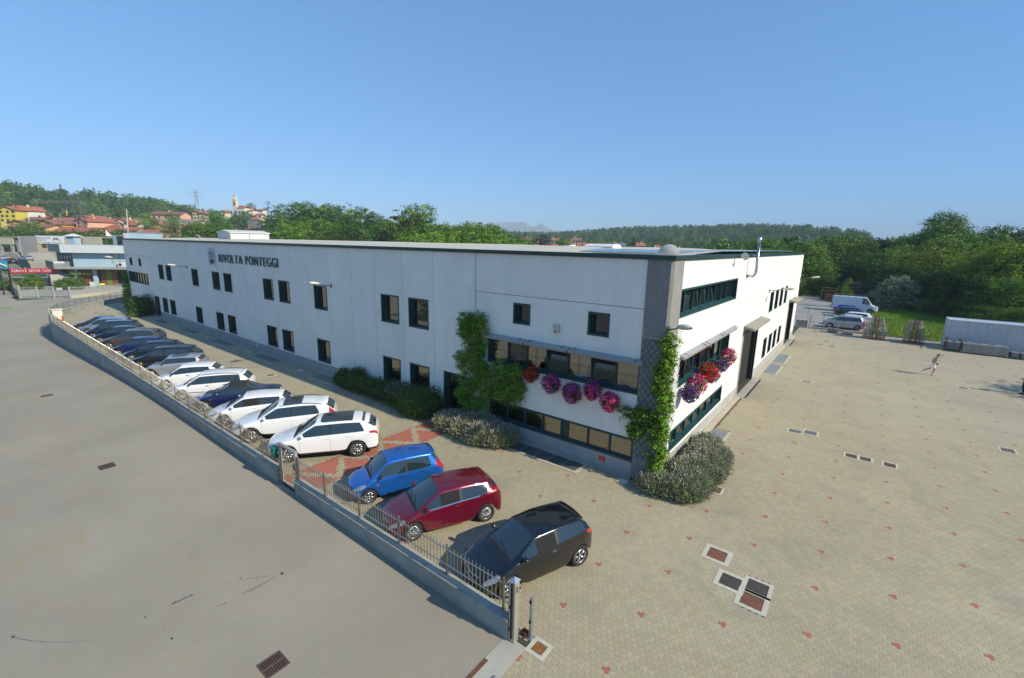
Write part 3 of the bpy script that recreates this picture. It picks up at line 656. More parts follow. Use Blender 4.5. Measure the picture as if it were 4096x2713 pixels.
letters('RIVOLTA PONTEGGI', -40.66, -29.5, 7.16, .76, wh, LETT, .035, lambda u, v, w: (u, -.075-w, v))
lb = MB().use(mat('logo_plate', (.52, .60, .66), .4)).box(-43.2, -41.6, -.05, -.015, 6.8, 8.36).build('logo_board', wh)
LOGO = mat('logo_dark', (.02, .035, .045), .5)
for k, (zc, hgt, w) in enumerate([(7.80, .10, 1.15), (7.62, .10, 1.15), (7.46, .07, 1.15), (7.34, .05, 1.15), (7.02, .26, 1.15), (6.93, .02, 1.0)]):
    mb = MB().use(LOGO); n = 8; vs = []
    for s_ in (0, hgt):
        for i in range(n+1):
            t = i/n; vs.append((-42.4-w/2+w*t, -.056, zc+s_+.13*(1-(2*t-1)**2) if k < 4 else zc+s_+(.10*(1-(2*t-1)**2) if s_ else -.05*(1-(2*t-1)**2)+.05)))
    mb.add(vs, [(i, i+1, n+2+i, n+1+i) for i in range(n)]); mb.build('logo_stripe', lb)
letters('RIVOLTA PONTEGGI', -43.0, -41.8, 8.12, .1, lb, LOGO, 0, lambda u, v, w: (u, -.056, v+.08*(1-((u+42.4)/.6)**2)), 'small_letter')
# small red notice on the plinth and pale plate left of it
sg = MB().use(mat('sign_red', (.62, .03, .03), .5)).box(-2.42, -2.12, -.03, -.012, .27, .49).build('notice', label='small red notice plate with white lettering on the grey plinth', cat='sign')
SW = mat('sign_white', (.85, .85, .85), .5)
for k, (t, a, b) in enumerate([('ATTACCO', -2.36, -2.18), ('VVF', -2.31, -2.23), ('MOTOPOMPA', -2.39, -2.15)]):
    letters(t, a, b, .435-.07*k, .035, sg, SW, 0, lambda u, v, w: (u, -.032, v), 'letter')
sg2 = MB().use(mat('sign_pale', (.7, .6, .55), .6)).box(-34.9, -34.6, -.03, -.012, .3, .6).build('notice', label='small pale orange notice on the plinth far along the facade', cat='sign')
# wall lamps
LAMPW = mat('lamp_shell', (.62, .60, .50), .5)
LENS = mat('lamp_lens', (.60, .52, .30), .3)
def lamp(label, base, d1, out, ang, tilt=R(8), up=.25):
    """street-light head on a short bracket; base on the wall, d1 = unit direction of the arm in xy"""
    t = thing('wall_lamp', label, 'lamp', base, math.atan2(d1[1], d1[0]), group='lamps on brackets around the warehouse')
    mb = MB().use(mat('lamp_bracket', (.14, .16, .17), .6, metal=.4)); mb.box(-.01, .02, -.05, .05, -.13, .13); mb.tube([(0, 0, 0), (out*.35, 0, up*.35), (out-.5, 0, up*.8)], .028, 8); mb.build('bracket', t)
    prof = [(0, .06, .05), (.08, .10, .08), (.25, .17, .11), (.5, .2, .12), (.72, .15, .08), (.82, .04, .03)]; n = 10; vs = []; 
    M = Matrix.Translation((out-.55, 0, up*.8)) @ Matrix.Rotation(-tilt, 4, 'Y')
    for x, w, h in prof:
        for j in range(n+1):
            a = math.pi*j/n; vs.append(M @ Vector((x, w*math.cos(a), h*math.sin(a))))
    mb = MB().use(LAMPW); k = n+1; mb.add(vs, [(i*k+j, (i+1)*k+j, (i+1)*k+j+1, i*k+j+1) for i in range(len(prof)-1) for j in range(n)]+[tuple(range(k))]); mb.build('lamp_head', t, smooth=True)
    vs = [M @ Vector((x, w*math.cos(math.pi*j/n)*.96, -h*.75*math.sin(math.pi*j/n)*(1 if x > .1 else .3))) for x, w, h in prof for j in range(n+1)]
    mb = MB().use(LENS); mb.add(vs, [(i*k+j, i*k+j+1, (i+1)*k+j+1, (i+1)*k+j) for i in range(len(prof)-1) for j in range(n)]); mb.build('lens', t, smooth=True)
lamp('cream street lamp on a bracket beside the window above the white cars', (-22.6, -.02, 6.3), (.25, -.97), 1.55, 0)
lamp('cream street lamp on the white wall left of the lettering', (-49.2, -.02, 6.3), (.3, -.95), 1.6, 0)
lamp('grey street lamp on the corner pillar above the climbing plant', (.05, .02, 6.3), (.75, -.66), 1.15, 0)
lamp('cream street lamp on the sunlit facade between the two loading doors', (.02, 21.9, 6.25), (.93, -.36), 1.5, 0)
lamp('cream street lamp at the far right end of the sunlit facade', (.02, 41.2, 6.2), (.9, .2), 1.5, 0)
lamp('distant cream lamp at the far left end of the warehouse', (-71.4, .3, 6.3), (-.5, -.85), 2.2, 0)
# flue
fl = thing('steel_flue', 'stainless steel flue pipe elbowing up the sunlit facade', 'flue')
mb = MB().use(mat('steel_bright', (.6, .6, .6), .25, metal=1)); mb.tube([(0, 13.1, 7.72), (.32, 13.1, 7.72), (.42, 13.1, 7.85), (.45, 13.1, 8.1), (.45, 13.1, 9.75)], .08, 12); mb.build('pipe', fl, smooth=True)
mb = MB().use(mat('steel_bright', (.6, .6, .6), .25, metal=1)); mb.lathe([(.0, 9.98), (.1, 9.98), (.1, 9.7), (.08, 9.66)], 12, Matrix.Translation((.45, 13.1, 0))); mb.build('cap', fl, smooth=True)
mb = MB().use(ALU); mb.box(.0, .4, 13.09, 13.11, 8.9, 8.94); mb.build('bracket', fl)
# dishes
def dish(name, label, loc, r, az, el, m):
    t = thing(name, label, 'satellite dish', loc)
    M = Matrix.Rotation(az, 4, 'Z') @ Matrix.Rotation(-el, 4, 'Y')   # opens along +x
    prof = [(0.001, 0), (r*.35, r*.02), (r*.7, r*.09), (r, r*.2)]; mb = MB().use(m)
    vs = []; n = 32
    for rr, h in prof:
        for j in range(n): a = 2*math.pi*j/n; vs.append(M @ Vector((h, rr*math.cos(a), rr*math.sin(a))))
    mb.add(vs, [(i*n+j, i*n+(j+1) % n, (i+1)*n+(j+1) % n, (i+1)*n+j) for i in range(3) for j in range(n)]); mb.build('reflector', t, smooth=True)
    mb = MB().use(ALU); mb.tube([M @ Vector((.0, 0, -r)), M @ Vector((r*.9, 0, -r*.25)), M @ Vector((r, 0, 0))], .02, 6); mb.tube([(0, 0, -r), M @ Vector((-.05, 0, 0))], .03, 6); mb.build('arm', t)
dish('satellite_dish', 'large white satellite dish standing behind the roof corner', (-.42, .62, 9.0), .40, R(118), R(22), mat('dish_white', (.66, .67, .66), .5))
dish('satellite_dish', 'small tilted dish on a wall bracket near the flue', (.45, 9.6, 8.9), .2, R(80), R(20), mat('dish_white2', (.72, .7, .6), .5))
MB().use(ALU).tube([(0, 9.1, 8.35), (.1, 9.2, 8.6), (.44, 9.6, 8.65)], .02, 6).build('dish_bracket', wh)
# gratings and plates at the foot of the walls
GR = mat('grating_steel', (.27, .31, .34), .5, metal=.6, var=.15, vscale=3)
def grating(x0, x1, y0, y1, label, n=None, rimw=.13, plate=False):
    t = thing('light_well', label, 'grating', ((x0+x1)/2, (y0+y1)/2, 0), group='gratings along the foot of the facade')
    hx, hy = (x1-x0)/2, (y1-y0)/2; e = rimw
    for a, b, c, d in ((-hx-e, hx+e, -hy-e, -hy), (-hx-e, hx+e, hy, hy+e*.6), (-hx-e, -hx, -hy, hy), (hx, hx+e, -hy, hy)): MB().use(mat('rim_concrete', (.47, .42, .32), .9, var=.15, vscale=3)).box(a, b, c, d, -.1, .012).build('kerb', t)
    MB().use(DARK).box(-hx, hx, -hy, hy, -.2, -.09).build('pit', t)
    if plate:
        MB().use(GR).box(-hx, hx, -hy, hy, -.02, .006).build('plate', t); return
    n = n or int((x1-x0)/.09)
    long = hx > hy
    mb = MB().use(GR)
    k = int(2*hx/.085)
    for i in range(k): u = -hx+2*hx*(i+.5)/k; mb.box(u-.012, u+.012, -hy, hy, -.03, .004)
    for i in range(1, 5): u = -hx+2*hx*i/5; mb.box(u-.025, u+.025, -hy, hy, -.035, .006)
    mb.box(-hx, hx, -hy, -hy+.03, -.03, .007); mb.box(-hx, hx, hy-.03, hy, -.03, .007); o = mb.build('grating_bars', t); o['kind'] = 'stuff'
grating(-6.6, -2.95, -1.12, -.32, 'long steel grating under the ribbon window by the lavender')
grating(-24.0, -20.6, -1.2, -.35, 'steel grating at the end of the tall hedge')
grating(-33.0, -29.3, -1.3, -.45, 'steel grating in the wall shade below the pair of windows above')
grating(-41.4, -37.8, -1.3, -.45, 'steel grating fourth from the far green door')
grating(-49.6, -45.9, -1.3, -.5, 'steel grating third from the far green door')
grating(-57.6, -54.2, -1.35, -.6, 'steel grating nearest the dark shrub by the far door')
grating(-65.5, -62.6, -1.4, -.6, 'steel grating beyond the dark shrub at the far end')
grating(.16, 1.08, 5.75, 7.55, 'grey steel plate half under the grey bush', plate=True)
grating(.27, 1.15, 21.7, 25.3, 'nearer of two grey steel plates along the sunlit wall', plate=True)
grating(.27, 1.15, 26.2, 29.95, 'farther of two grey steel plates along the sunlit wall', plate=True)
for a, b in ((-74, -12.2), (-9.8, -.9)):
    MB().use(CONC).box(a if a > -71.3 else -71.3, b, -.27, -.02, -.1, .016).build('foundation_strip', wh)
for a, b in ((1.2, 14.2), (19.6, 34.7), (38.8, 41.5)): MB().use(mat('rim_concrete', (.47, .42, .32))).box(.02, .32, a, b, -.1, .02).build('foundation_strip', wh)
for x in (-18.9, -25.9, -34.4, -43.2, -51.6, -60.3): MB().use(mat('pale_slab', (.5, .52, .52), .8)).box(x-.35, x+.35, -1.0, -.72, -.05, .006).build('pale_slab', label='pale rectangular slab in the paving %s' % {-18.9: 'hidden by the hedge', -25.9: 'right of the second grating', -34.4: 'left of the grating below the pair of windows', -43.2: 'left of the fourth grating', -51.6: 'left of the third grating', -60.3: 'by the far green door'}[x], cat='slab')
MB().use(mat('pale_slab2', (.62, .62, .6), .8, var=.15, vscale=8)).box(-1.25, -.85, -.72, -.42, -.05, .01).build('pale_slab', label='cracked white slab at the foot of the corner pillar', cat='slab')
# manhole covers in the yard
def cover(c, col, label, rimw=.13, plate=True, grp='manhole covers in the paved yard'):
    x0, x1, y0, y1 = c; t = thing('manhole_cover', label, 'manhole cover', ((x0+x1)/2, (y0+y1)/2, 0), group=grp); hx, hy = (x1-x0)/2, (y1-y0)/2; e = rimw
    RM = mat('cover_concrete', (.50, .47, .38), .9, var=.14, vscale=6, fine=.12, fscale=60, dirt=((.3, .28, .22), 5, .4))
    mb = MB().use(RM); zt_ = .007+.0012*(int(abs(x0*37+y0*11)) % 4)
    for a, b, c_, d in ((-hx-e, hx+e, -hy-e, -hy), (-hx-e, hx+e, hy, hy+e), (-hx-e, -hx, -hy, hy), (hx, hx+e, -hy, hy)): mb.box(a, b, c_, d, -.1, zt_)
    mb.build('concrete_rim', t)
    m = mat('cast_iron_%d' % int(col[0]*1000), col, .8, var=.35, vscale=7, fine=.3, fscale=50)
    if plate:
        MB().use(m).box(-hx+.012, hx-.012, -hy+.012, hy-.012, -.05, .003).build('plate', t)
        mb = MB().use(m); k = 9
        for i in range(k):
            for j in range(k): u, v = -hx+2*hx*(i+.5)/k, -hy+2*hy*(j+.5)/k; mb.box(u-.012, u+.012, v-.004, v+.004, .002, .007)
        mb.box(-.03, .03, -.02, .02, .002, .008); o = mb.build('tread_studs', t); o['kind'] = 'stuff'
    else:
        MB().use(DARK).box(-hx, hx, -hy, hy, -.1, -.05).build('pit', t); mb = MB().use(m)
        for i in range(9): u = -hx+.02+2*(hx-.02)*(i+.5)/9; mb.box(u-.013, u+.013, -hy+.02, hy-.02, -.03, .0)
        mb.box(-hx, hx, -.02, .02, -.03, .001); mb.box(-hx, hx, -hy, -hy+.03, -.03, .001); mb.box(-hx, hx, hy-.03, hy, -.03, .001); mb.box(-hx, -hx+.03, -hy+.03, hy-.03, -.03, .0008); mb.box(hx-.03, hx, -hy+.03, hy-.03, -.03, .0008); mb.build('grate', t)
RU, BK = (.19, .075, .045), (.055, .05, .045)
cover(COVERS[0], RU, 'rusty square cover lying alone above the group of three'); cover(COVERS[1], BK, 'dark square cover, left one of the group of three'); cover(COVERS[2], (.06, .052, .046), 'dark square cover, upper right of the group of three', .1); cover(COVERS[3], (.17, .07, .043), 'rusty square cover, lowest of the group of three', .12)
cover(SMALL, (.24, .11, .035), 'small orange rusted cover by the gate post', .1)
for c, col, lb_, pl in zip(YC, [(.12, .13, .14)]*2+[(.1, .08, .06)]*2+[(.13, .06, .045), (.05, .05, .05), (.15, .08, .06)],
    ['grey cover, left of a pair in the mid yard', 'grey cover, right of a pair in the mid yard', 'slotted drain, left of a joined pair', 'slotted drain, right of a joined pair', 'reddish slotted drain right of the joined pair', 'dark grate at the right side of the yard', 'small brown cover beside the grey bush'], [True, True, False, False, False, False, True]): cover(c, col, lb_, .08, pl)
cover(YC2[0], (.05, .05, .05), 'dark drain near the tree shadow in the far yard', .08, False); cover(YC2[1], (.2, .12, .08), 'brown drain in front of the first loading door', .08, False); cover(BROWN, (.2, .08, .05), 'brown cover in the parking lane behind the white estate', .06)
for k, (x, y) in enumerate([(2.6, 37.5), (3.6, 37.2), (3.0, 40)]): cover((x, x+.5, y, y+.45), (.09, .09, .08), ['farther left', 'farther right', 'farthest'][k]+' of three small drains near the car park fence', .05, False)
for k, (x, y) in enumerate([(-68.5, -4.5), (-67.2, -4.2), (-70.5, -3.0), (-65.0, -2.7)]): cover((x, x+.9, y, y+.45), (.2, .12, .08), ['first', 'second', 'third', 'fourth'][k]+' flat brown cover in the far end of the yard', .03)
for c, lb_ in (((-3.92, -3.42, -13.42, -12.93), 'large rusty road drain in the near lane'), ((-18.25, -17.8, -13.45, -12.94), 'rusty road drain in the middle of the lane'), ((-32.45, -32.0, -13.41, -12.93), 'small far road drain by the left picture edge')):
    x0, x1, y0, y1 = c; z = float(zstreet(x0, 0))+.004; t = thing('road_drain', lb_, 'drain', ((x0+x1)/2, (y0+y1)/2, z), group='rusty drains in the road'); h = .255
    IR = mat('drain_iron', (.10, .055, .045), .8, var=.3, vscale=9)
    MB().use(DARK).box(-h, h, -h, h, -.08, .0005).build('pit', t)
    mb = MB().use(IR); mb.box(-h, h, -h, -h+.03, -.03, .012); mb.box(-h, h, h-.03, h, -.03, .012); mb.box(-h, -h+.03, -h+.03, h-.03, -.03, .012); mb.box(h-.03, h, -h+.03, h-.03, -.03, .012); mb.box(-.03, .03, -h+.03, h-.03, -.03, .011); mb.build('frame', t)
    for s_ in (-1, 1):
        for i in range(9): v = -h+.03+(2*h-.06)*(i+.5)/9; MB().use(IR).box(*sorted((s_*.03, s_*(h-.03))), v-.012, v+.012, -.02, .010).build('bar', t)
# ------------------------------------------------------------------ boundary walls and steel fences
WCON = mat('wall_concrete', (.30, .315, .29), .92, var=.14, vscale=.9, fine=.12, fscale=25, bump=.3, bscale=25, dirt=((.12, .13, .115), 1.4, .55))
COPE = mat('coping_concrete', (.33, .325, .28), .92, var=.15, vscale=2, fine=.15, fscale=30, bump=.3, bscale=30, dirt=((.17, .17, .14), 2.5, .5))
STEEL = mat('brushed_steel', (.50, .46, .39), .32, metal=.9, var=.1, vscale=2)
STEELD = mat('steel_shade', (.36, .33, .28), .4, metal=.85, var=.1, vscale=2)  # darker, rougher steel for posts and some fences
def wall_run(pts, label, segs=None):
    """concrete wall along pts with a coping stone row; base follows the road"""
    t = thing('concrete_wall', label, 'wall', group='boundary walls along the road')
    for (x0, y0), (x1, y1) in zip(pts[:-1], pts[1:]):
        l = math.hypot(x1-x0, y1-y0); n = max(1, round(l/2.0))
        dx, dy = (x1-x0)/l, (y1-y0)/l; nx, ny = -dy, dx
        def P(s, w, z): return (x0+dx*s+nx*w, y0+dy*s+ny*w, z)
        mb = MB().use(WCON); k = max(1, int(l/3)); vs = []
        for i in range(k+1):
            s = l*i/k; zb = float(zstreet(x0+dx*s, 0))-.15
            vs += [P(s, -.10, zb), P(s, -.10, .52), P(s, .10, .52), P(s, .10, -.2)]
        fs = []
        for i in range(k):
            a = i*4; fs += [(a, a+4, a+5, a+1), (a+2, a+6, a+7, a+3), (a+1, a+5, a+6, a+2)]
        fs += [(0, 1, 2, 3), (k*4+3, k*4+2, k*4+1, k*4)]; mb.add(vs, fs); mb.build('wall', t)
        for i in range(n):
            a, b = l*i/n+.004, l*(i+1)/n-.004; j = random.uniform(-.003, .003)
            mb = MB().use(COPE); mb.add([P(a, -.15, .522), P(b, -.15, .522), P(b, .15, .522), P(a, .15, .522), P(a, -.15, .585+j), P(b, -.15, .585+j), P(b, .15, .585+j), P(a, .15, .585+j), P(a, 0, .615+j), P(b, 0, .615+j)],
                [(0, 1, 5, 4), (4, 5, 9, 8), (8, 9, 6, 7), (7, 6, 2, 3), (0, 3, 2, 1), (0, 4, 8, 7, 3), (1, 2, 6, 9, 5)]); mb.build('coping_stone', t)
wall_run([(-10.05, -9.3), (.02, -9.3)], 'low grey concrete wall between the pedestrian gate and the sliding gate post')
wall_run([(-59.5, -9.3), (-11.42, -9.3)], 'long grey concrete wall below the fence in front of the parked row')
CURVE = [(-59.5, -9.3), (-64.5, -8.75), (-67.8, -7.75), (-70.6, -6.3), (-73.4, -4.45), (-75.9, -2.35), (-78.6, -.1), (-81.2, 2.0), (-84.5, 4.6)]
wall_run(CURVE[::-1], 'curved grey concrete wall round the far left end of the yard')
def fence(pts, label, posts, zb=.6, top=1.44, pitch=.13, kind_=None):
    t = thing('steel_fence', label, 'fence', group='steel fences on the boundary walls')
    cum = [0]
    for a, b in zip(pts[:-1], pts[1:]): cum.append(cum[-1]+math.hypot(b[0]-a[0], b[1]-a[1]))
    def at(s):
        for i in range(len(pts)-1):
            if s <= cum[i+1] or i == len(pts)-2:
                u = (s-cum[i])/(cum[i+1]-cum[i]); a, b = pts[i], pts[i+1]; return Vector((a[0]+(b[0]-a[0])*u, a[1]+(b[1]-a[1])*u, 0)), math.atan2(b[1]-a[1], b[0]-a[0])
    pk = MB().use(STEEL); pk.box(-.0075, .0075, -.0075, .0075, .70-zb, top-zb); pk.add([(-.0075, -.0075, top-zb), (.0075, -.0075, top-zb), (.0075, .0075, top-zb), (-.0075, .0075, top-zb), (0, 0, top-zb+.02)], [(0, 1, 4), (1, 2, 4), (2, 3, 4), (3, 0, 4)])
    pkm = pk.mesh('picket')
    po = MB().use(STEELD); po.box(-.022, .022, -.022, .022, -.06, top-zb+.05); po.box(-.05, .05, -.05, .05, -.005, .02); po.lathe([(.03, .24), (.034, .27), (.03, .30)], 8); po.lathe([(.03, .70), (.034, .73), (.03, .76)], 8); pom = po.mesh('post', )
    ps = sorted(posts)
    for s in ps:
        p, a = at(s); p.z = zb; ob('post', pom, t, loc=p, rot=(0, 0, a))
    for s0, s1 in zip(ps[:-1], ps[1:]):
        for z in (.86, 1.33):
            steps = max(1, int((s1-s0)/1.2)) if len(pts) > 2 else 1
            path = [at(s0+.022+(s1-s0-.044)*i/steps)[0]+Vector((0, .0, z)) for i in range(steps+1)]
            MB().use(STEEL).tube(path, .017, 6).build('rail', t)
    n = int(cum[-1]/pitch); S = [pitch*(i+.5) for i in range(n)]; S = [s for s in S if min(abs(s-q) for q in ps) > .045]
    if len(S) > 300: S, rest = S[:300], S[300:]
    else: rest = []
    for s in S: p, a = at(s); p.z = zb; ob('picket', pkm, t, loc=p, rot=(0, 0, a))
    if rest:
        mb = MB().use(STEEL)
        for s in rest: p, a = at(s); mb.box(p.x-.0075, p.x+.0075, p.y-.0075, p.y+.0075, .70, top+.01)
        mb.build('far_pickets', t, kind='stuff')
fence([(-.05, -9.24), (-10.0, -9.24)], 'bright steel picket fence in front of the blue, dark red and black cars', [.02, .19+.02]+[2.15+2.0*i for i in range(4)]+[9.93])
fence([(-11.45, -9.24), (-59.6, -9.3)], 'long steel picket fence in front of the white and dark parked cars', [.02]+[1.4+2.03*i for i in range(23)]+[48.1])
fence([(a, b+.02) for a, b in CURVE], 'curved steel railing around the far left end of the yard', [.05+1.45*i for i in range(21)], pitch=.145)
# concrete pillar at the bend
mb = MB().use(mat('pillar_white', (.62, .60, .54), .85)); mb.box(-65.1, -64.3, -8.55, -7.75, -.05, 1.15); mb.box(-65.18, -64.22, -8.63, -7.67, 1.15, 1.22); mb.build('gate_pillar', label='squat whitish pillar inside the bend of the curved wall', cat='pillar')
MB().use(mat('red_hydrant', (.45, .03, .02), .5)).tube([(-63.6, -7.9, 0), (-63.6, -7.9, .55)], .06, 8).build('hydrant', label='tiny red post beside the whitish pillar', cat='hydrant')
# end post of the sliding gate
gp_ = thing('gate_post', 'thick stainless steel gate post with a pyramid cap beside the black car', 'post', (.1, -9.3, 0))
SST = mat('stainless', (.50, .47, .41), .38, metal=.55, var=.08, vscale=1.5)
MB().use(SST).box(-.085, .085, -.085, .085, -.02, 1.64).build('shaft', gp_)
mb = MB().use(mat('steel_cap', (.58, .60, .62), .3, metal=.8)); mb.add([(-.105, -.105, 1.641), (.105, -.105, 1.641), (.105, .105, 1.641), (-.105, .105, 1.641), (0, 0, 1.74), (-.105, -.105, 1.655), (.105, -.105, 1.655), (.105, .105, 1.655), (-.105, .105, 1.655)], [(3, 2, 1, 0), (0, 1, 6, 5), (1, 2, 7, 6), (2, 3, 8, 7), (3, 0, 5, 8), (5, 6, 4), (6, 7, 4), (7, 8, 4), (8, 5, 4)]); mb.build('cap', gp_)
mb = MB().use(DARK); mb.box(-.02, .02, -.115, -.086, .1, 1.6); mb.build('rubber_strip', gp_)
mb = MB().use(SST); mb.box(.086, .18, -.02, .02, 1.5, 1.54); mb.box(.16, .18, -.04, .04, 1.42, 1.54); mb.build('gate_catch', gp_)
for z in (.35, .95): MB().use(DARK).box(-.05, .0, -.14, -.116, z, z+.07).build('photocell', gp_)
gp2 = thing('sensor_post', 'short galvanised post with two black photocells beside the gate post', 'post', (.40, -9.0, 0))
mb = MB().use(GALV); mb.box(-.03, .03, -.04, .04, 0, 1.12); mb.box(-.07, .07, -.08, .08, 0, .02); mb.build('shaft', gp2)
for z in (.45, 1.0): MB().use(DARK).box(-.025, .025, -.065, -.041, z, z+.08).build('photocell', gp2)
t = thing('rusty_track_wheel', 'rusty iron guide frame behind the gate post on the paving', 'gate guide', (.17, -9.02, 0))
for i in range(3): MB().use(RUST).box(-.02, .14, -.06+.06*i, -.035+.06*i, 0, .12).build('bar', t)
# pedestrian gate
pg = thing('pedestrian_gate', 'narrow steel pedestrian gate between two thick steel posts', 'gate', (-10.72, -9.24, 0))
for x in (-.62, .6):
    MB().use(SST).box(x-.05, x+.05, -.05, .05, -.1, 1.66).build('gate_pier', pg)
    for z in (.42, .9, 1.25): MB().use(mat('brass_clamp', (.62, .52, .35), .25, metal=.9)).lathe([(.052, z), (.06, z+.03), (.052, z+.06)], 10, Matrix.Translation((x, -.05, 0))).build('clamp', pg)
MB().use(SST).box(-.57, .55, -.045, .045, 1.58, 1.66).build('top_beam', pg)
MB().use(SST).box(-.57, .55, -.03, .03, .02, .1).build('bottom_beam', pg)
MB().use(SST).box(-.56, -.52, -.02, .02, .1, 1.58).build('stile', pg); MB().use(SST).box(.50, .54, -.02, .02, .1, 1.58).build('stile', pg)
for z in (.5, .95, 1.38): MB().use(SST).tube([(-.52, 0, z), (.50, 0, z)], .014, 6).build('rail', pg)
bm_ = MB().use(STEEL).box(-.007, .007, -.007, .007, .1, 1.40).mesh('bar')
for i in range(8): ob('bar', bm_, pg, loc=(-.42+i*.12, 0, 0))
lk = MB().use(DARK).box(.43, .49, -.04, .04, .85, 1.1).build('lock', pg)
mbx = thing('mailbox', 'green metal mailbox hanging on the fence left of the gate', 'mailbox', (-11.62, -9.33, 1.0))
GRN = mat('mailbox_green', (.0, .17, .14), .4)
mb = MB().use(GRN); mb.box(-.14, .14, -.08, .08, 0, .36); mb.build('box', mbx)
mb = MB().use(GRN); mb.add([(-.16, -.10, .36), (.16, -.10, .36), (.16, .10, .36), (-.16, .10, .36), (-.16, -.10, .39), (.16, -.10, .39), (.16, .10, .44), (-.16, .10, .44)], [(0, 3, 2, 1), (4, 5, 6, 7), (0, 1, 5, 4), (1, 2, 6, 5), (2, 3, 7, 6), (3, 0, 4, 7)]); mb.build('lid', mbx)
MB().use(DARK).box(-.09, .09, -.083, -.08, .29, .31).build('slot', mbx)
# ------------------------------------------------------------------ vehicles
def paint(name, col, metal=.25, rough=.32): return mat('paint_'+name, col, rough, metal=metal, coat=1.0, spec=.5)
TRIM = mat('black_trim', (.016, .016, .017), .55)
CGLASS = mat('car_glass', (.018, .030, .034), .03, spec=1.0, coat=.6)
TYRE = mat('tyre', (.018, .018, .018), .85)
ALLOY = mat('alloy', (.42, .42, .42), .3, metal=.85)
CHROME = mat('chrome', (.7, .7, .7), .12, metal=1.0)
REDL = mat('tail_lens', (.42, .012, .01), .12, coat=1)
HEADL = mat('head_lens', (.30, .34, .38), .08, metal=.5, coat=1)
AMBER = mat('amber_lens', (.75, .16, .01), .2)
SOFT = mat('soft_top', (.018, .018, .018), .9, fine=.2, fscale=80)
PLATEM = mat('number_plate', (.62, .62, .60), .5)
WHEELS = {}
def wheel_meshes(Rw, ns, dark, wide):
    key = (Rw, ns, dark, wide)
    if key in WHEELS: return WHEELS[key]
    w = wide/2; rr = Rw*.68
    mb = MB().use(TYRE); mb.lathe([(rr, -w*.8), (Rw*.86, -w), (Rw*.97, -w*.8), (Rw, -w*.45), (Rw, w*.45), (Rw*.97, w*.8), (Rw*.86, w), (rr, w*.8), (rr, -w*.8)], 28, axis='y'); ty = mb.mesh('wheel', True)
    mb = MB().use(ALLOY); mb.lathe([(rr, w*.78), (rr*.97, w*.9), (rr*.90, w*.85), (rr*.88, w*.2)], 28, axis='y')
    for k in range(ns):
        a = 2*math.pi*k/ns; a2 = math.pi/ns*(.42 if ns < 9 else .5)
        def P(r, da, y): return (r*math.cos(a+da), y, r*math.sin(a+da))
        i0, i1 = rr*.16, rr*.9
        vs = [P(i0, -a2*1.4, w*.72), P(i0, a2*1.4, w*.72), P(i1, a2, w*.82), P(i1, -a2, w*.82), P(i0, -a2*1.4, w*.45), P(i0, a2*1.4, w*.45), P(i1, a2, w*.55), P(i1, -a2, w*.55)]
        mb.add(vs, [(0, 3, 2, 1), (0, 1, 5, 4), (1, 2, 6, 5), (2, 3, 7, 6), (3, 0, 4, 7)])
    mb.lathe([(rr*.2, w*.5), (rr*.2, w*.78), (rr*.08, w*.82), (.001, w*.82)], 12, axis='y')
    mb.use(TRIM if dark else mat('rim_shade', (.05, .05, .05), .6)); mb.lathe([(rr*.95, w*.15), (.001, w*.15)], 20, axis='y')
    rim_ = mb.mesh('rim', True); WHEELS[key] = (ty, rim_); return WHEELS[key]
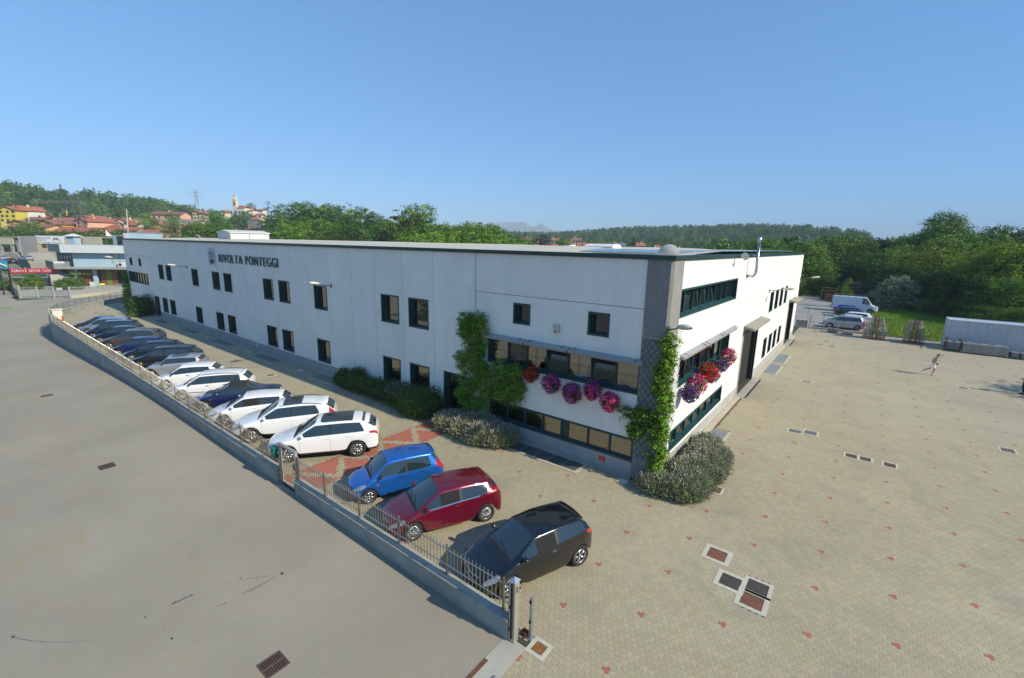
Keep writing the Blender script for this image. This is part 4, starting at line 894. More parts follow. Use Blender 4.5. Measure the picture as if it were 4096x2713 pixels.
def make_car(name, label, cat, spec, group=None, loc=(0, 0, 0), ang=0, near=True):
    """local frame: nose towards +x, left side +y. spec gives lengths in metres measured back from the nose"""
    d = dict(L=3.95, W=1.72, H=1.45, wb=2.46, fo=.82, R=.31, zb=.20, hf=.70, cz=.93, belt=(.86, .93, .98), cowl=1.0, rf=1.75, rr=3.35, tail=3.8, tz=1.02, bp=(2.35,), cend=3.15, cbeg=None, sh=.18, wr=.70, notch=None, doors=(1.15, 2.35), spokes=7, darkrim=False, clad=False, rails=None, sunroof=None, soft=False, tailrows=(3, 6), col=None, roofcol=None, stripe=None, chrome=False, mirror=None, tw=.2, nose=.0, head=(.08, .55), amber=False, taillen=.28, hood=.05, antenna=True, spoiler=True, open_=False)
    d.update(spec); g = d; L, Wd, H, Rw = g['L'], g['W'], g['H'], g['R']; hw = Wd/2
    root = thing(name, label, cat, loc, ang, group)
    P_ = g['col']; RC = g['roofcol'] or P_
    fx, rx = g['fo'], g['fo']+g['wb']; Ra = Rw*1.13
    cbeg = g['cbeg'] or g['cowl']+.22
    # profile curves
    hf, cz, tz = g['hf'], g['cz'], g['tz']
    if g['notch']:
        gb, dz = g['notch']    # rear glass base position and deck height
        kx = [0, .06, .25, .6, g['cowl'], g['rf'], (g['rf']+g['rr'])/2, g['rr'], gb, L-.25, L-.06, L]
        kz = [hf-.18, hf-.10, hf-.02, hf+.05, cz, H-.03, H, H-.05, dz, dz-.03, dz-.1, dz-.3]
    else:
        kx = [0, .06, .25, .6, g['cowl'], g['rf'], (g['rf']+g['rr'])/2, g['rr'], g['tail'], L-.04, L]
        kz = [hf-.18, hf-.10, hf-.02, hf+.05, cz, H-.035, H, H-.055, tz, tz-.16, tz-.38]
    bx = [0, .25, g['cowl'], (g['cowl']+g['rr'])/2, g['tail'] if not g['notch'] else g['notch'][0], L-.05, L]; b0, b1, b2 = g['belt']
    bz = [hf-.22, hf-.07, b0, b1, b2, b2-.14, b2-.30]
    wx = [0, .08, .3, .7, 1.2, L-1.0, L-.4, L-.12, L]; ww = [.66, .80, .92, .975, 1, 1, .965, .90, .82]
    rxx = [0, g['cowl'], g['rf'], (g['rf']+g['rr'])/2, g['rr'], g['tail'] if not g['notch'] else g['notch'][0], L]; rw_ = [.80, .80, g['wr'], g['wr']+.02, g['wr']-.04, .74, .74]
    crown = [.06+g['hood']*0, .07, .075, .07, .07, .05, .04]
    S = [(0, 'n')]
    for c in (fx, rx):
        for k in (-1.10, -.99, -.72, -.28, .28, .72, .99, 1.10): S.append((c+k*Ra, 'w'))
    S += [(.07, 'k'), (g['head'][1], 'k'), (g['cowl']-.09, 'k'), (g['cowl'], 'K'), (cbeg, 'K'), (g['rf'], 'K'), (g['rr'], 'K'), (g['cend'], 'K'), (L-g['taillen'], 'k'), (L-.05, 'k'), (L, 'n')]
    if not g['notch']: S.append((g['tail'], 'K'))
    else: S += [(g['notch'][0], 'K')]
    for b in g['bp']: S += [(b-.035, 'K'), (b+.035, 'K')]
    if g['sunroof']: S += [(g['sunroof'][0], 'K'), (g['sunroof'][1], 'K')]
    pri = {'n': 0, 'K': 1, 'w': 2, 'k': 3}; out = []
    for s, k in sorted(S, key=lambda q: (pri[q[1]], q[0])):
        if all(abs(s-o) > (.028 if k in 'K' else .045) for o in out): out.append(s)
    st = sorted(out); ns = len(st)
    NR = 11
    def sheared(s, up):
        if not up: return s
        # upper rows lean forward around the end of the side glass
        return s-g['sh']*math.exp(-((s-g['cend'])/.22)**2)*(1 if not g['soft'] else .3)
    V = []; idx = {}
    for i, s in enumerate(st):
        w = hw*np.interp(s, wx, ww); zt = np.interp(s, kx, kz); zbelt = min(np.interp(s, bx, bz), zt-.05)
        wrr = hw*np.interp(s, rxx, rw_)/1.0*min(1, np.interp(s, wx, ww)/.96); cr = np.interp(s, rxx, crown)
        zedge = max(zt-cr, zbelt+.012); wroof = min(wrr, w*.9)
        zsill = g['zb']+(.10 if s < .1 or s > L-.1 else 0); arch = None
        for c in (fx, rx):
            if abs(s-c) < Ra: arch = Rw+math.sqrt(max(0, Ra**2-(s-c)**2))
            elif abs(s-c) < Ra*1.12: zsill = g['zb']
        z1 = arch if arch else zsill; z2 = max(zsill+.13, z1+.035); z3 = max(.52*zbelt+.06, z2+.04); z4 = max(zbelt-.10, z3+.03); zbelt2 = max(zbelt, z4+.03)
        f = (zt-zbelt2)
        wglass = wroof+(w*.955-wroof)*.10
        zg = zbelt2+max(.008, (zedge-zbelt2)*.90)
        rows = [(w*.62, z1-.0), (w*.955, z1), (w*.985, z2), (w, z3), (w*.985, z4), (w*.945, zbelt2), (wglass, zg), (wroof, max(zedge, zg+.006)), (wroof*.93, max(zedge, zg+.006)+(zt-zedge)*.35), (wroof*.5, max(zedge, zg+.006)+(zt-zedge)*.85), (0, max(zt, zg+.02))]
        for j, (y, z) in enumerate(rows):
            ss = sheared(s, j >= 6)
            if i == 0: ss += .10*(y/hw)**2*1.0
            if i == 1: ss += .05*(y/hw)**2
            if i == ns-1: ss -= .07*(y/hw)**2
            x = L/2-ss
            idx[i, j, 1] = len(V); V.append((x, y, z))
            if y > 0: idx[i, j, -1] = len(V); V.append((x, -y, z))
            else: idx[i, j, -1] = idx[i, j, 1]
    F = []; MI = []; TAG = []
    mats = [P_, TRIM, CGLASS, REDL, HEADL, SOFT, RC, mat('roof_glass', (.03, .035, .04), .06, spec=.8), mat('open_cabin', (.010, .010, .011), .9)]  # last entry: near-black faces paint the cabin's shade into open side windows
    for i in range(ns-1):
        sm = (st[i]+st[i+1])/2
        for j in range(NR-1):
            tag = 'body'; mi = 0
            inws = g['cowl']-.001 < sm < g['rf']
            if j == 0: mi = 1
            if g['clad'] and j == 1: mi = 1
            if j == 5 and cbeg < sm < g['cend']:
                tag = 'side_window'; mi = 8 if g['open_'] and sm < g['bp'][0] and sm > cbeg+.3 else 2
                for b in g['bp']:
                    if abs(sm-b) < .036: tag = 'body'; mi = 1 if not g['soft'] else 2
            if j >= 8 and inws: tag = 'windscreen'; mi = 2
            rg0 = g['rr']+.0; rg1 = g['notch'][0] if g['notch'] else g['tail']
            if j >= 8 and rg0 < sm < rg1: tag = 'rear_window'; mi = 2
            if j >= 7 and g['cowl']-.1 < sm < g['cowl']: mi = 1
            if tag == 'body' and j >= 6 and g['rf'] < sm < rg0: mi = 6
            if g['soft'] and ((j >= 6 and g['rf'] < sm < rg1) or (j == 5 and g['cend'] < sm < rg1)) and tag == 'body': mi = 5
            if g['sunroof'] and j >= 8 and g['sunroof'][0] < sm < g['sunroof'][1]: tag = 'sunroof'; mi = 7
            if sm > L-g['taillen'] and g['tailrows'][0] <= j < g['tailrows'][1] and sm < L-.03: tag = 'tail_light'; mi = 3
            if g['head'][0] < sm < g['head'][1] and j in (4, 5): tag = 'headlight'; mi = 4
            for sd in (1, -1):
                a, b, c, e = idx[i, j, sd], idx[i+1, j, sd], idx[i+1, j+1, sd], idx[i, j+1, sd]
                f = [a, b, c, e] if sd == 1 else [a, e, c, b]
                ff = []
                for q in f:
                    if q not in ff: ff.append(q)
                F.append(tuple(ff)); MI.append(mi); TAG.append(tag+('' if tag in ('body', 'windscreen', 'rear_window', 'sunroof') else ('+' if sd > 0 else '-')))
    for i in (0, ns-1):
        for j in range(1, NR-1):
            a, b, c, e = idx[i, j, 1], idx[i, j+1, 1], idx[i, j+1, -1], idx[i, j, -1]
            f = [a, b, c, e] if i == 0 else [a, e, c, b]
            ff = []
            for q in f:
                if q not in ff: ff.append(q)
            mi = 0
            if i == 0 and j in (1, 3): mi = 1
            if i and j == 1 : mi = 1
            F.append(tuple(ff)); MI.append(mi); TAG.append('body')
    # crease the borders of differently tagged or coloured faces, then subdivide
    me = bpy.data.meshes.new('tmp'); me.from_pydata(V, [], F)
    for m in mats: me.materials.append(m)
    tags = sorted(set(TAG)); key = [tags.index(t) for t in TAG]
    me.polygons.foreach_set('material_index', MI); me.polygons.foreach_set('use_smooth', [True]*len(F))
    bm = bmesh.new(); bm.from_mesh(me); lay = bm.faces.layers.int.new('tg'); cr_ = bm.edges.layers.float.new('crease_edge')
    bm.faces.ensure_lookup_table()
    for f, k in zip(bm.faces, key): f[lay] = k
    for e in bm.edges:
        if len(e.link_faces) == 2:
            a, b = e.link_faces
            if a[lay] != b[lay]: e[cr_] = .85
            elif a.material_index != b.material_index: e[cr_] = .7
        else: e[cr_] = 1
    for i in range(ns-1):   # a firm shoulder line and sill
        pass
    bm.to_mesh(me); bm.free()
    o = bpy.data.objects.new('tmp', me); COL.objects.link(o)
    md = o.modifiers.new('s', 'SUBSURF'); md.levels = md.render_levels = 2 if near else 1
    dg = bpy.context.evaluated_depsgraph_get(); em = bpy.data.meshes.new_from_object(o.evaluated_get(dg)); bpy.data.objects.remove(o)
    bm = bmesh.new(); bm.from_mesh(em); lay = bm.faces.layers.int['tg']; bm.normal_update()
    tree = BVHTree.FromBMesh(bm)
    def sub(sel, inset=0.0, thick=.0):
        b2_ = bm.copy(); l2 = b2_.faces.layers.int['tg']
        bmesh.ops.delete(b2_, geom=[f for f in b2_.faces if not sel(f[l2])], context='FACES')
        if inset:
            for v in b2_.verts: v.co -= v.normal*inset
        m2 = bpy.data.meshes.new('part'); b2_.to_mesh(m2); b2_.free()
        for m in mats: m2.materials.append(m)
        return m2
    body = ob('body', sub(lambda t: tags[t] == 'body'), root)
    for k, t in enumerate(tags):
        if t == 'body': continue
        nm = t.rstrip('+-'); m2 = sub(lambda q, k=k: q == k, .007 if 'window' in nm or nm in ('windscreen', 'sunroof') else -.004)
        if len(m2.polygons): ob(nm, m2, root)
    # black box under the open body, added to block light from below
    MB().use(TRIM).box(-L/2+.35, L/2-.35, -hw*.60, hw*.60, g['zb']-.02, g['zb']+.12).build('underbody', root)
    def side(x, z, sd=1):
        h = tree.ray_cast(Vector((x, sd*3, z)), Vector((0, -sd, 0)))
        return h[0].y if h[0] else sd*hw
    def top(x, y):
        h = tree.ray_cast(Vector((x, y, 4)), Vector((0, 0, -1))); return h[0].z if h[0] else H
    SEAM = mat('seam_dark', (.02, .02, .02), .8) if sum(P_.node_tree.nodes['RGB'].outputs[0].default_value[:3]) < 1.5 else mat('seam_grey', (.16, .16, .16), .8)
    zlo = g['zb']+.1
    for sd in (1, -1):
        for s in g['doors']:
            x = L/2-s; mb = MB().use(SEAM); vs = []; n = 7
            zt_ = np.interp(s, bx, bz)-.0
            for i in range(n+1):
                z = zlo+(zt_-zlo)*i/n; xx = x-.03*math.sin(i/n*3)*0
                for dx in (-.004, .004): vs.append((xx+dx, side(xx+dx, z, sd)+sd*.002, z))
            mb.add(vs, [(2*i, 2*i+1, 2*i+3, 2*i+2) for i in range(n)]); mb.build('door_seam', root)
        hs = [g['doors'][k+1]-.16 for k in range(len(g['doors'])-1)]
        for s in hs:
            x = L/2-s; z = np.interp(s, bx, bz)-.11; y = side(x, z, sd)
            mb = MB().use(CHROME if g['chrome'] else (P_ if not g.get('blackhandle') else TRIM)); mb.box(x-.075, x+.075, min(y-.005*sd, y+sd*.03), max(y-.005*sd, y+sd*.03), z-.012, z+.014); mb.build('door_handle', root)
        # mirror
        s = cbeg+.08; x = L/2-s; z = np.interp(s, bx, bz)+.07; y = side(x, z-.05, sd)
        mm = g['mirror'] or P_; mb = MB().use(mm); ell = []
        Mx = Matrix.Translation((x+.02, y+sd*.11, z+.02)) @ Matrix.Diagonal((.075, .10, .075, 1))
        mb.lathe([(.05, -1), (.7, -.75), (1, -.1), (.85, .6), (.4, .95), (.01, 1)], 10, Mx @ Matrix.Rotation(R(90), 4, 'X')); mb.use(TRIM).tube([(x, y-sd*.02, z-.04), (x+.01, y+sd*.06, z)], .018, 5); mb.build('mirror', root, smooth=True)
        if g['chrome'] == 2:
            mb = MB().use(CHROME); vs = []; n = 12
            for i in range(n+1):
                s = cbeg+(g['cend']-.3-cbeg)*i/n; z = np.interp(s, bx, bz)-.0
                for dz in (-.012, .012): xx = L/2-s; vs.append((xx, side(xx, z+dz, sd)+sd*.006, z+dz))
            mb.add(vs, [(2*i, 2*i+2, 2*i+3, 2*i+1) for i in range(n)]); mb.build('chrome_strip', root)
        if g['amber']:
            s = fx+Ra*1.0; x = L/2-s; z = g['zb']+.47; y = side(x, z, sd); MB().use(AMBER).box(x-.03, x+.03, min(y, y+sd*.012), max(y, y+sd*.012), z-.015, z+.015).build('indicator', root)
        if g['stripe']:
            mb = MB().use(TRIM); vs = []; n = 10; a0, a1 = fx+Ra*1.15, rx-Ra*1.15
            for i in range(n+1):
                s = a0+(a1-a0)*i/n; z = g['zb']+.26; xx = L/2-s
                for dz in (-.02, .02): vs.append((xx, side(xx, z+dz, sd)+sd*.008, z+dz))
            mb.add(vs, [(2*i, 2*i+2, 2*i+3, 2*i+1) for i in range(n)]); mb.build('rubbing_strip', root)
        if g['rails']:
            a, b = g['rf']+.1, g['rr']-.1; y = sd*hw*(g['wr']-.02); pts = []
            for i in range(9):
                s = a+(b-a)*i/8; x = L/2-s; pts.append((x, y, top(x, y)+(.035 if 0 < i < 8 else .0)))
            MB().use(g['rails']).tube(pts, .016, 6).build('roof_rail', root)
    # wipers, plate, grille
    for y0 in (.45, -.05):
        x = L/2-g['cowl']; MB().use(TRIM).tube([(x+.02, y0*hw*1.2, top(x+.02, y0*hw*1.2)+.012), (x-.12, (y0-.62)*hw, top(x-.12, (y0-.62)*hw)+.014)], .008, 4).build('wiper', root)
    xn = L/2-.015
    hN = tree.ray_cast(Vector((5, 0, .42)), Vector((-1, 0, 0))); xn = hN[0].x if hN[0] else L/2
    MB().use(PLATEM).box(xn-.01, xn+.008, -.26, .26, .37, .48).build('number_plate', root)
    MB().use(TRIM).box(xn-.05, xn+.004, -.42, .42, .52, .60).build('grille', root)
    if g['chrome']: MB().use(CHROME).tube([(xn-.06, -.42, .63), (xn+.006, -.1, .60), (xn+.006, .1, .60), (xn-.06, .42, .63)], .012, 5).build('grille_bar', root)
    hR = tree.ray_cast(Vector((-5, 0, .75)), Vector((1, 0, 0))); xr = hR[0].x if hR[0] else -L/2
    MB().use(PLATEM).box(xr-.008, xr+.01, -.26, .26, .70, .81).build('number_plate', root)
    if g['antenna']:
        x = L/2-(g['rf']+.15); MB().use(TRIM).tube([(x, 0, top(x, 0)), (x-.18, 0, top(x, 0)+.22)], .004, 4).build('antenna', root)
    if g['spoiler'] and not g['notch']:
        x = L/2-g['rr']; z = top(x, 0); mb = MB().use(RC); n = 8; vs = []
        for i in range(n+1):
            y = -hw*.62+hw*1.24*i/n; xx = L/2-g['rr']-.02; zz = top(xx+.10, y)
            vs += [(xx+.14, y, zz+.004), (xx-.10+.05*(abs(y)/hw)**2, y, zz-.005), (xx-.10+.05*(abs(y)/hw)**2, y, zz-.035), (xx+.04, y, zz-.06)]
        mb.add(vs, [(4*i+k, 4*i+4+k, 4*i+5+k, 4*i+1+k) for i in range(n) for k in range(3)]+[(0, 1, 2, 3), (4*n+3, 4*n+2, 4*n+1, 4*n)]); mb.build('spoiler', root, smooth=True)
    ty, rm = wheel_meshes(Rw, g['spokes'], g['darkrim'], g['tw'])
    for s in (fx, rx):
        for sd in (1, -1):
            w = ob('wheel', ty, root, loc=(L/2-s, sd*(hw-g['tw']/2-.01), Rw), rot=(0, random.uniform(0, 2), 0 if sd > 0 else math.pi)); ob('rim', rm, w)
    bm.free(); return root
def place(front_wheel, theta, spec):
    """centre and yaw of a car whose left front wheel stands at front_wheel; theta = lean of its nose from -y towards -x"""
    L, fo, W = spec.get('L', 3.95), spec.get('fo', .82), spec.get('W', 1.72)
    f = Vector((-math.sin(theta), -math.cos(theta))); l = Vector((math.cos(theta), -math.sin(theta)))
    c = Vector(front_wheel)-l*(W/2-.1)-f*(L/2-fo); return (c.x, c.y, 0), math.atan2(f.y, f.x)
WHT = paint('white', (.78, .79, .80), 0, .35)
ROW = 'cars parked in a row behind the steel fence'
HATCH = dict(L=3.95, W=1.72, H=1.46, wb=2.49, fo=.80, R=.31, hf=.74, cz=.96, belt=(.90, .98, 1.05), cowl=.98, rf=1.72, rr=3.42, tail=3.83, tz=1.08, bp=(2.42,), cend=3.30, sh=.10, doors=(1.18, 2.42), spokes=15, tailrows=(4, 6), taillen=.3)
ESTATE = dict(L=4.52, W=1.75, H=1.49, wb=2.54, fo=.90, R=.31, hf=.72, cz=.95, belt=(.88, .93, .97), cowl=1.12, rf=1.85, rr=4.05, tail=4.40, tz=1.0, bp=(2.42, 3.28), cend=4.0, sh=.12, doors=(1.25, 2.42, 3.28), wr=.72)
SUV = dict(L=4.63, W=1.90, H=1.66, wb=2.81, fo=.88, R=.37, zb=.26, hf=.90, cz=1.14, belt=(1.05, 1.11, 1.17), cowl=1.22, rf=2.02, rr=4.12, tail=4.50, tz=1.22, bp=(2.62, 3.50), cend=4.05, sh=.22, doors=(1.38, 2.62, 3.50), clad=True, wr=.70, tw=.24, spokes=10, sunroof=(2.2, 3.55), antenna=False, taillen=.42)
MPV = dict(L=4.32, W=1.75, H=1.63, wb=2.69, fo=.86, R=.31, hf=.80, cz=1.04, belt=(.95, 1.0, 1.04), cowl=.98, rf=1.75, rr=3.85, tail=4.18, tz=1.08, bp=(2.2, 3.15), cend=3.88, sh=.10, doors=(1.2, 2.2, 3.15), wr=.72)
def row_car(label, base, wheel, theta, **kw):
    sp_ = dict(base); sp_.update(kw); loc, ang = place(wheel, R(theta), sp_)
    return make_car('parked_car', label, 'car', sp_, ROW, loc, ang, near=wheel[0] > -20)
row_car('black three door hatchback at the fence end beside the gate post', HATCH, (-.84, -8.31), 20, H=1.45, W=1.70, wb=2.46, col=paint('black', (.004, .004, .005), .0, .2), belt=(.92, 1.0, 1.10), spokes=5, darkrim=True, chrome=1, R=.32, cend=3.5, sh=.05, wr=.70, open_=True, tailrows=(4, 5), L=3.84)
row_car('dark red three door hatchback with chrome window strip', HATCH, (-4.65, -8.35), 26, col=paint('dark_red', (.16, .004, .022), .35, .25), chrome=2, R=.315, cend=3.38, sh=-.02, open_=True, tailrows=(5, 6))
row_car('bright blue small five door car beside the dark red one', dict(HATCH, L=3.5, W=1.50, H=1.49, wb=2.34, fo=.60, R=.275, hf=.74, cz=.98, belt=(.88, .92, .96), cowl=.74, rf=1.32, rr=3.05, tail=3.36, tz=1.0, bp=(1.98,), cend=2.95, doors=(.95, 1.98, 2.75), tw=.165, spokes=6), (-7.5, -7.98), 24, col=paint('blue', (.012, .13, .48), .45, .3), mirror=TRIM, blackhandle=1, amber=True, wr=.74)
row_car('white off-road car with black sills and wide glass roof', SUV, (-12.75, -8.32), 38, col=WHT, spokes=10, head=(.08, .6), tailrows=(4, 5))
row_car('white off-road estate with tall red rear lamps up the pillar', SUV, (-15.9, -8.45), 34, col=WHT, sunroof=(2.25, 3.1), rails=TRIM, tailrows=(4, 7), taillen=.34, H=1.68, cend=3.9, R=.36, spokes=7)
row_car('white three door hatchback with open looking dark side windows', HATCH, (-18.9, -8.5), 33, col=WHT, cend=3.38, sh=-.02, open_=True, tailrows=(5, 6), spokes=10, mirror=WHT)
row_car('dark blue convertible with a black fabric roof', dict(L=4.65, W=1.76, H=1.36, wb=2.69, fo=.95, R=.31, hf=.66, cz=.92, belt=(.86, .89, .91), cowl=1.38, rf=2.10, rr=2.95, tail=3.7, tz=.95, bp=(2.75,), cend=3.15, sh=.1, doors=(1.5, 2.95), notch=(3.62, .97), soft=True, spokes=7), (-21.85, -8.35), 33, col=paint('navy', (.006, .014, .075), .3, .28), mirror=CHROME, amber=True)
row_car('white estate car with roof rails and black rubbing strip', ESTATE, (-24.8, -8.5), 34, col=WHT, rails=TRIM, stripe=1, blackhandle=1, mirror=TRIM, tailrows=(4, 7), taillen=.2, spokes=8)
row_car('white five door hatchback with black handles beside the white estate', dict(HATCH, L=3.8, W=1.64, H=1.46, cowl=.95, rf=1.62, rr=3.25, tail=3.66, cend=3.25, bp=(2.2,), doors=(1.15, 2.2, 3.1), wr=.75), (-27.75, -8.45), 33, col=WHT, blackhandle=1, mirror=TRIM)
row_car('silver retro hatchback with short bonnet and floating roof', dict(HATCH, L=3.63, W=1.69, H=1.42, wb=2.47, fo=.55, cowl=1.05, rf=1.5, rr=3.25, tail=3.5, cend=3.2, bp=(2.2,), doors=(1.25, 2.3), wr=.78, belt=(.93, .97, 1.0), sh=.05), (-31.2, -8.3), 34, col=paint('silver', (.40, .42, .45), .5, .3), amber=True, sunroof=(1.7, 2.6), mirror=TRIM, tailrows=(4, 6))
row_car('black estate car with roof rails beside the silver retro car', ESTATE, (-34.4, -8.15), 34, col=paint('blue_black', (.006, .009, .018), .35, .28), rails=TRIM, tailrows=(4, 7), taillen=.2, spokes=5)
row_car('midnight blue five door hatchback with pale headlamps', dict(HATCH, bp=(2.2,), doors=(1.18, 2.2, 3.0)), (-37.2, -7.95), 34, col=paint('midnight', (.008, .018, .05), .35, .28), rails=TRIM)
row_car('royal blue hatchback with open driver window', HATCH, (-39.7, -8.2), 34, col=paint('royal', (.008, .018, .11), .35, .28), amber=True)
row_car('brownish grey off-road estate with roof rails', dict(SUV, L=4.5, W=1.8, H=1.64, clad=True, sunroof=None), (-42.9, -8.12), 34, col=paint('brown_grey', (.075, .066, .064), .4, .32), rails=ALU, amber=True, tailrows=(4, 5), taillen=.2, spokes=6)
row_car('dark navy hatchback half hidden behind the brownish estate', dict(HATCH, L=4.1, bp=(2.3,)), (-46.5, -8.0), 34, col=paint('dark_navy', (.008, .014, .035), .35, .28))
row_car('dark blue people carrier with a pale sheet in its window', MPV, (-49.3, -7.96), 34, col=paint('mpv_blue', (.008, .016, .055), .35, .28), amber=True, spokes=5)
row_car('silver blue compact people carrier second from the far end', dict(MPV, L=4.0, H=1.6), (-52.0, -7.85), 34, col=paint('silver_blue', (.26, .31, .42), .5, .3))
row_car('dark grey saloon at the far end of the parked row', dict(HATCH, L=4.3, H=1.43, rf=1.95, cowl=1.2, rr=3.0, tail=3.6, notch=(3.75, 1.0), cend=3.3, doors=(1.4, 2.45, 3.3)), (-54.7, -7.9), 34, col=paint('dark_grey', (.035, .037, .043), .4, .3))
# cars of the rear car park
LOT = 'cars in the car park behind the yard'
LC = paint('lot_silver', (.38, .40, .43), .45, .3)
make_car('parked_car', 'silver people carrier nearest the fence in the rear car park', 'car', dict(MPV, L=4.3, col=LC), LOT, (4.2, 51.5, 0), R(181), False)
make_car('parked_car', 'pale hatchback just behind the silver people carrier', 'car', dict(HATCH, L=4.2, col=paint('pale', (.62, .64, .64), 0, .4)), LOT, (4.5, 54.4, 0), R(182), False)
make_car('parked_car', 'white sports estate with dark side glass in the rear car park', 'car', dict(HATCH, L=4.4, H=1.5, rr=3.8, tail=4.2, cend=3.7, col=WHT), LOT, (4.95, 57.6, 0), R(183), False)
make_car('parked_car', 'black hatchback showing its red tail lamp in the rear car park', 'car', dict(HATCH, L=4.2, col=paint('black2', (.012, .013, .016), .3, .28)), LOT, (4.7, 64.3, 0), R(4), False)
make_car('parked_car', 'violet blue hatchback between the van and the black hatchback', 'car', dict(HATCH, L=4.2, col=paint('violet_blue', (.03, .04, .36), .35, .3)), LOT, (4.4, 67.4, 0), R(2), False)
# white van
vn = make_car('delivery_van', 'white high roof panel van with a roof rack in the rear car park', 'van', dict(L=5.9, W=2.0, H=2.45, wb=3.6, fo=.95, R=.36, zb=.3, hf=1.15, cz=1.42, belt=(1.32, 1.36, 1.4), cowl=.85, rf=1.55, rr=5.82, tail=5.87, tz=2.2, bp=(1.9,), cend=2.0, sh=0, doors=(1.05, 2.1, 3.3), wr=.86, spokes=6, mirror=TRIM, col=paint('van_white', (.60, .66, .70), 0, .4), spoiler=False, antenna=False, head=(.12, .5), taillen=.15, tailrows=(3, 5)), None, (4.8, 71.6, 0), R(-1), False)
RK = mat('rack_brown', (.12, .10, .09), .7)
for i in range(5): x = 1.1-i*.95; MB().use(RK).tube([(x, -.85, 2.42), (x, -.85, 2.56), (x, .85, 2.56), (x, .85, 2.42)], .03, 5).build('rack_bar', vn)
for y in (-.85, .85): MB().use(RK).tube([(1.2, y, 2.6), (-2.8, y, 2.6)], .03, 5).build('rack_rail', vn)
# ------------------------------------------------------------------ foliage
def leafmat(name, col, trans=.25, rnd=.25, rough=.6):
    return mat(name, col, rough, attr='tint', trans=trans, objrand=rnd, spec=.3)
def leaf_cards(C, Nn, size, tint, m, name, aspect=.6, jit=.9, flat=0.0):
    """one pointed leaf quad per centre C (n,3), roughly facing Nn; tint (n,3)"""
    n = len(C); nr = Nn+RNG.normal(0, jit, (n, 3)); nr[:, 2] += flat; nr /= np.linalg.norm(nr, axis=1)[:, None]+1e-9
    t = RNG.normal(0, 1, (n, 3)); t -= (t*nr).sum(1)[:, None]*nr; t /= np.linalg.norm(t, axis=1)[:, None]+1e-9; b = np.cross(nr, t)
    s = (size*RNG.uniform(.6, 1.3, n))[:, None] if np.isscalar(size) else (size*RNG.uniform(.7, 1.3, n))[:, None]
    V = np.stack([C-t*s*.5, C+b*s*.5*aspect+nr*s*.08, C+t*s*.5, C-b*s*.5*aspect+nr*s*.08], 1).reshape(-1, 3)
    F = np.arange(4*n).reshape(n, 4); return np_mesh(name, V, F, m, tint)
def ellipsoid_shell(n, c, r, inner=.72, upper=False):
    d = RNG.normal(0, 1, (n, 3)); d /= np.linalg.norm(d, axis=1)[:, None]
    if upper: d[:, 2] = np.abs(d[:, 2])*1-.12
    rad = (inner+(1-inner)*RNG.random(n)**.6)[:, None]; return np.array(c)+d*rad*np.array(r), d
def crown(lobes, n, size, m, name='crown', tintvar=.3, flat=.35, aspect=.62, extra=None, clump=.35):
    """leaves gathered in clumps over the surface of many lobes"""
    Cs, Ns, Ts = [], [], []
    vol = np.array([max(r)**2 for c, r in lobes]); vol = vol/vol.sum()
    for (c, r), v in zip(lobes, vol):
        k = max(8, int(n*v)); nc = max(4, k//14)
        cc, cd = ellipsoid_shell(nc, c, r, .62)
        which = RNG.integers(0, nc, k); rr = clump*np.mean(r)
        off = RNG.normal(0, 1, (k, 3))*rr*.42*np.array([1, 1, .62]); C = cc[which]+off; Nn = cd[which]*.8+off/(rr+1e-6)*.35
        ct = RNG.uniform(1-tintvar, 1+tintvar, nc)[which]; ct = ct*RNG.uniform(.85, 1.15, k)
        lt = RNG.uniform(-.5, 1, nc)[which]
        Ts.append(np.stack([ct*(1+.22*lt), ct, ct*(1-.25*lt)], 1)); Cs.append(C); Ns.append(Nn)
    C = np.concatenate(Cs); N_ = np.concatenate(Ns); T = np.concatenate(Ts)
    return leaf_cards(C, N_, size, T, m, name, aspect, .55, flat)
BARK = mat('bark', (.09, .07, .05), .95, var=.25, vscale=2)
BROAD = leafmat('leaf_broad', (.10, .205, .020)); BROAD2 = leafmat('leaf_light', (.125, .245, .020)); DARKL = leafmat('leaf_dark', (.060, .135, .018)); CONI = leafmat('leaf_conifer', (.030, .070, .024), .1); SILV = leafmat('leaf_silver', (.26, .32, .19)); YELL = leafmat('leaf_yellow', (.155, .235, .012)); PURP = leafmat('leaf_purple', (.035, .022, .02), .1)
def trunk_mesh(h, r, lobes, name='trunk'):
    mb = MB().use(BARK); mb.tube([(0, 0, -1.0), (.05*h*.1, 0, h*.3), (0, .03*h*.1, h*.55), (0, 0, h*.8)], r, 7, r2=r*.35)
    for c, rr in lobes[:7]: mb.tube([(0, 0, h*random.uniform(.28, .5)), (c[0]*.5, c[1]*.5, (h*.4+c[2])*.5), (c[0]*.85, c[1]*.85, c[2])], r*.38, 5, r2=r*.08)
    return mb.mesh(name)
TREES = {}
def tree_kind(key, label, lobes, h, n, size, m, tr=.22, **kw):
    cm = crown(lobes, n, size, m, **kw); tm = trunk_mesh(h, tr, lobes)
    TREES.setdefault(key, []).append((cm, tm))
def round_lobes(h, w, n, low=.25, seed=0, squash=1.0):
    rs = random.Random(seed); out = []
    for i in range(n):
        a = rs.uniform(0, 2*math.pi); t = rs.uniform(0, 1); z = h*(low+(1-low)*t*.86); rad = w*.5*math.sin(math.pi*min(1, .22+.70*t))**.8*rs.uniform(.35, .78)
        r = w*rs.uniform(.17, .28); out.append(((rad*math.cos(a), rad*math.sin(a), z), (r, r, r*.78*squash)))
    out.append(((0, 0, h*.84), (w*.26, w*.26, h*.13))); return out
for sd in range(3): tree_kind('broad', '', round_lobes(12, 9, 17, .12, sd), 11, 5200, .34, BROAD)
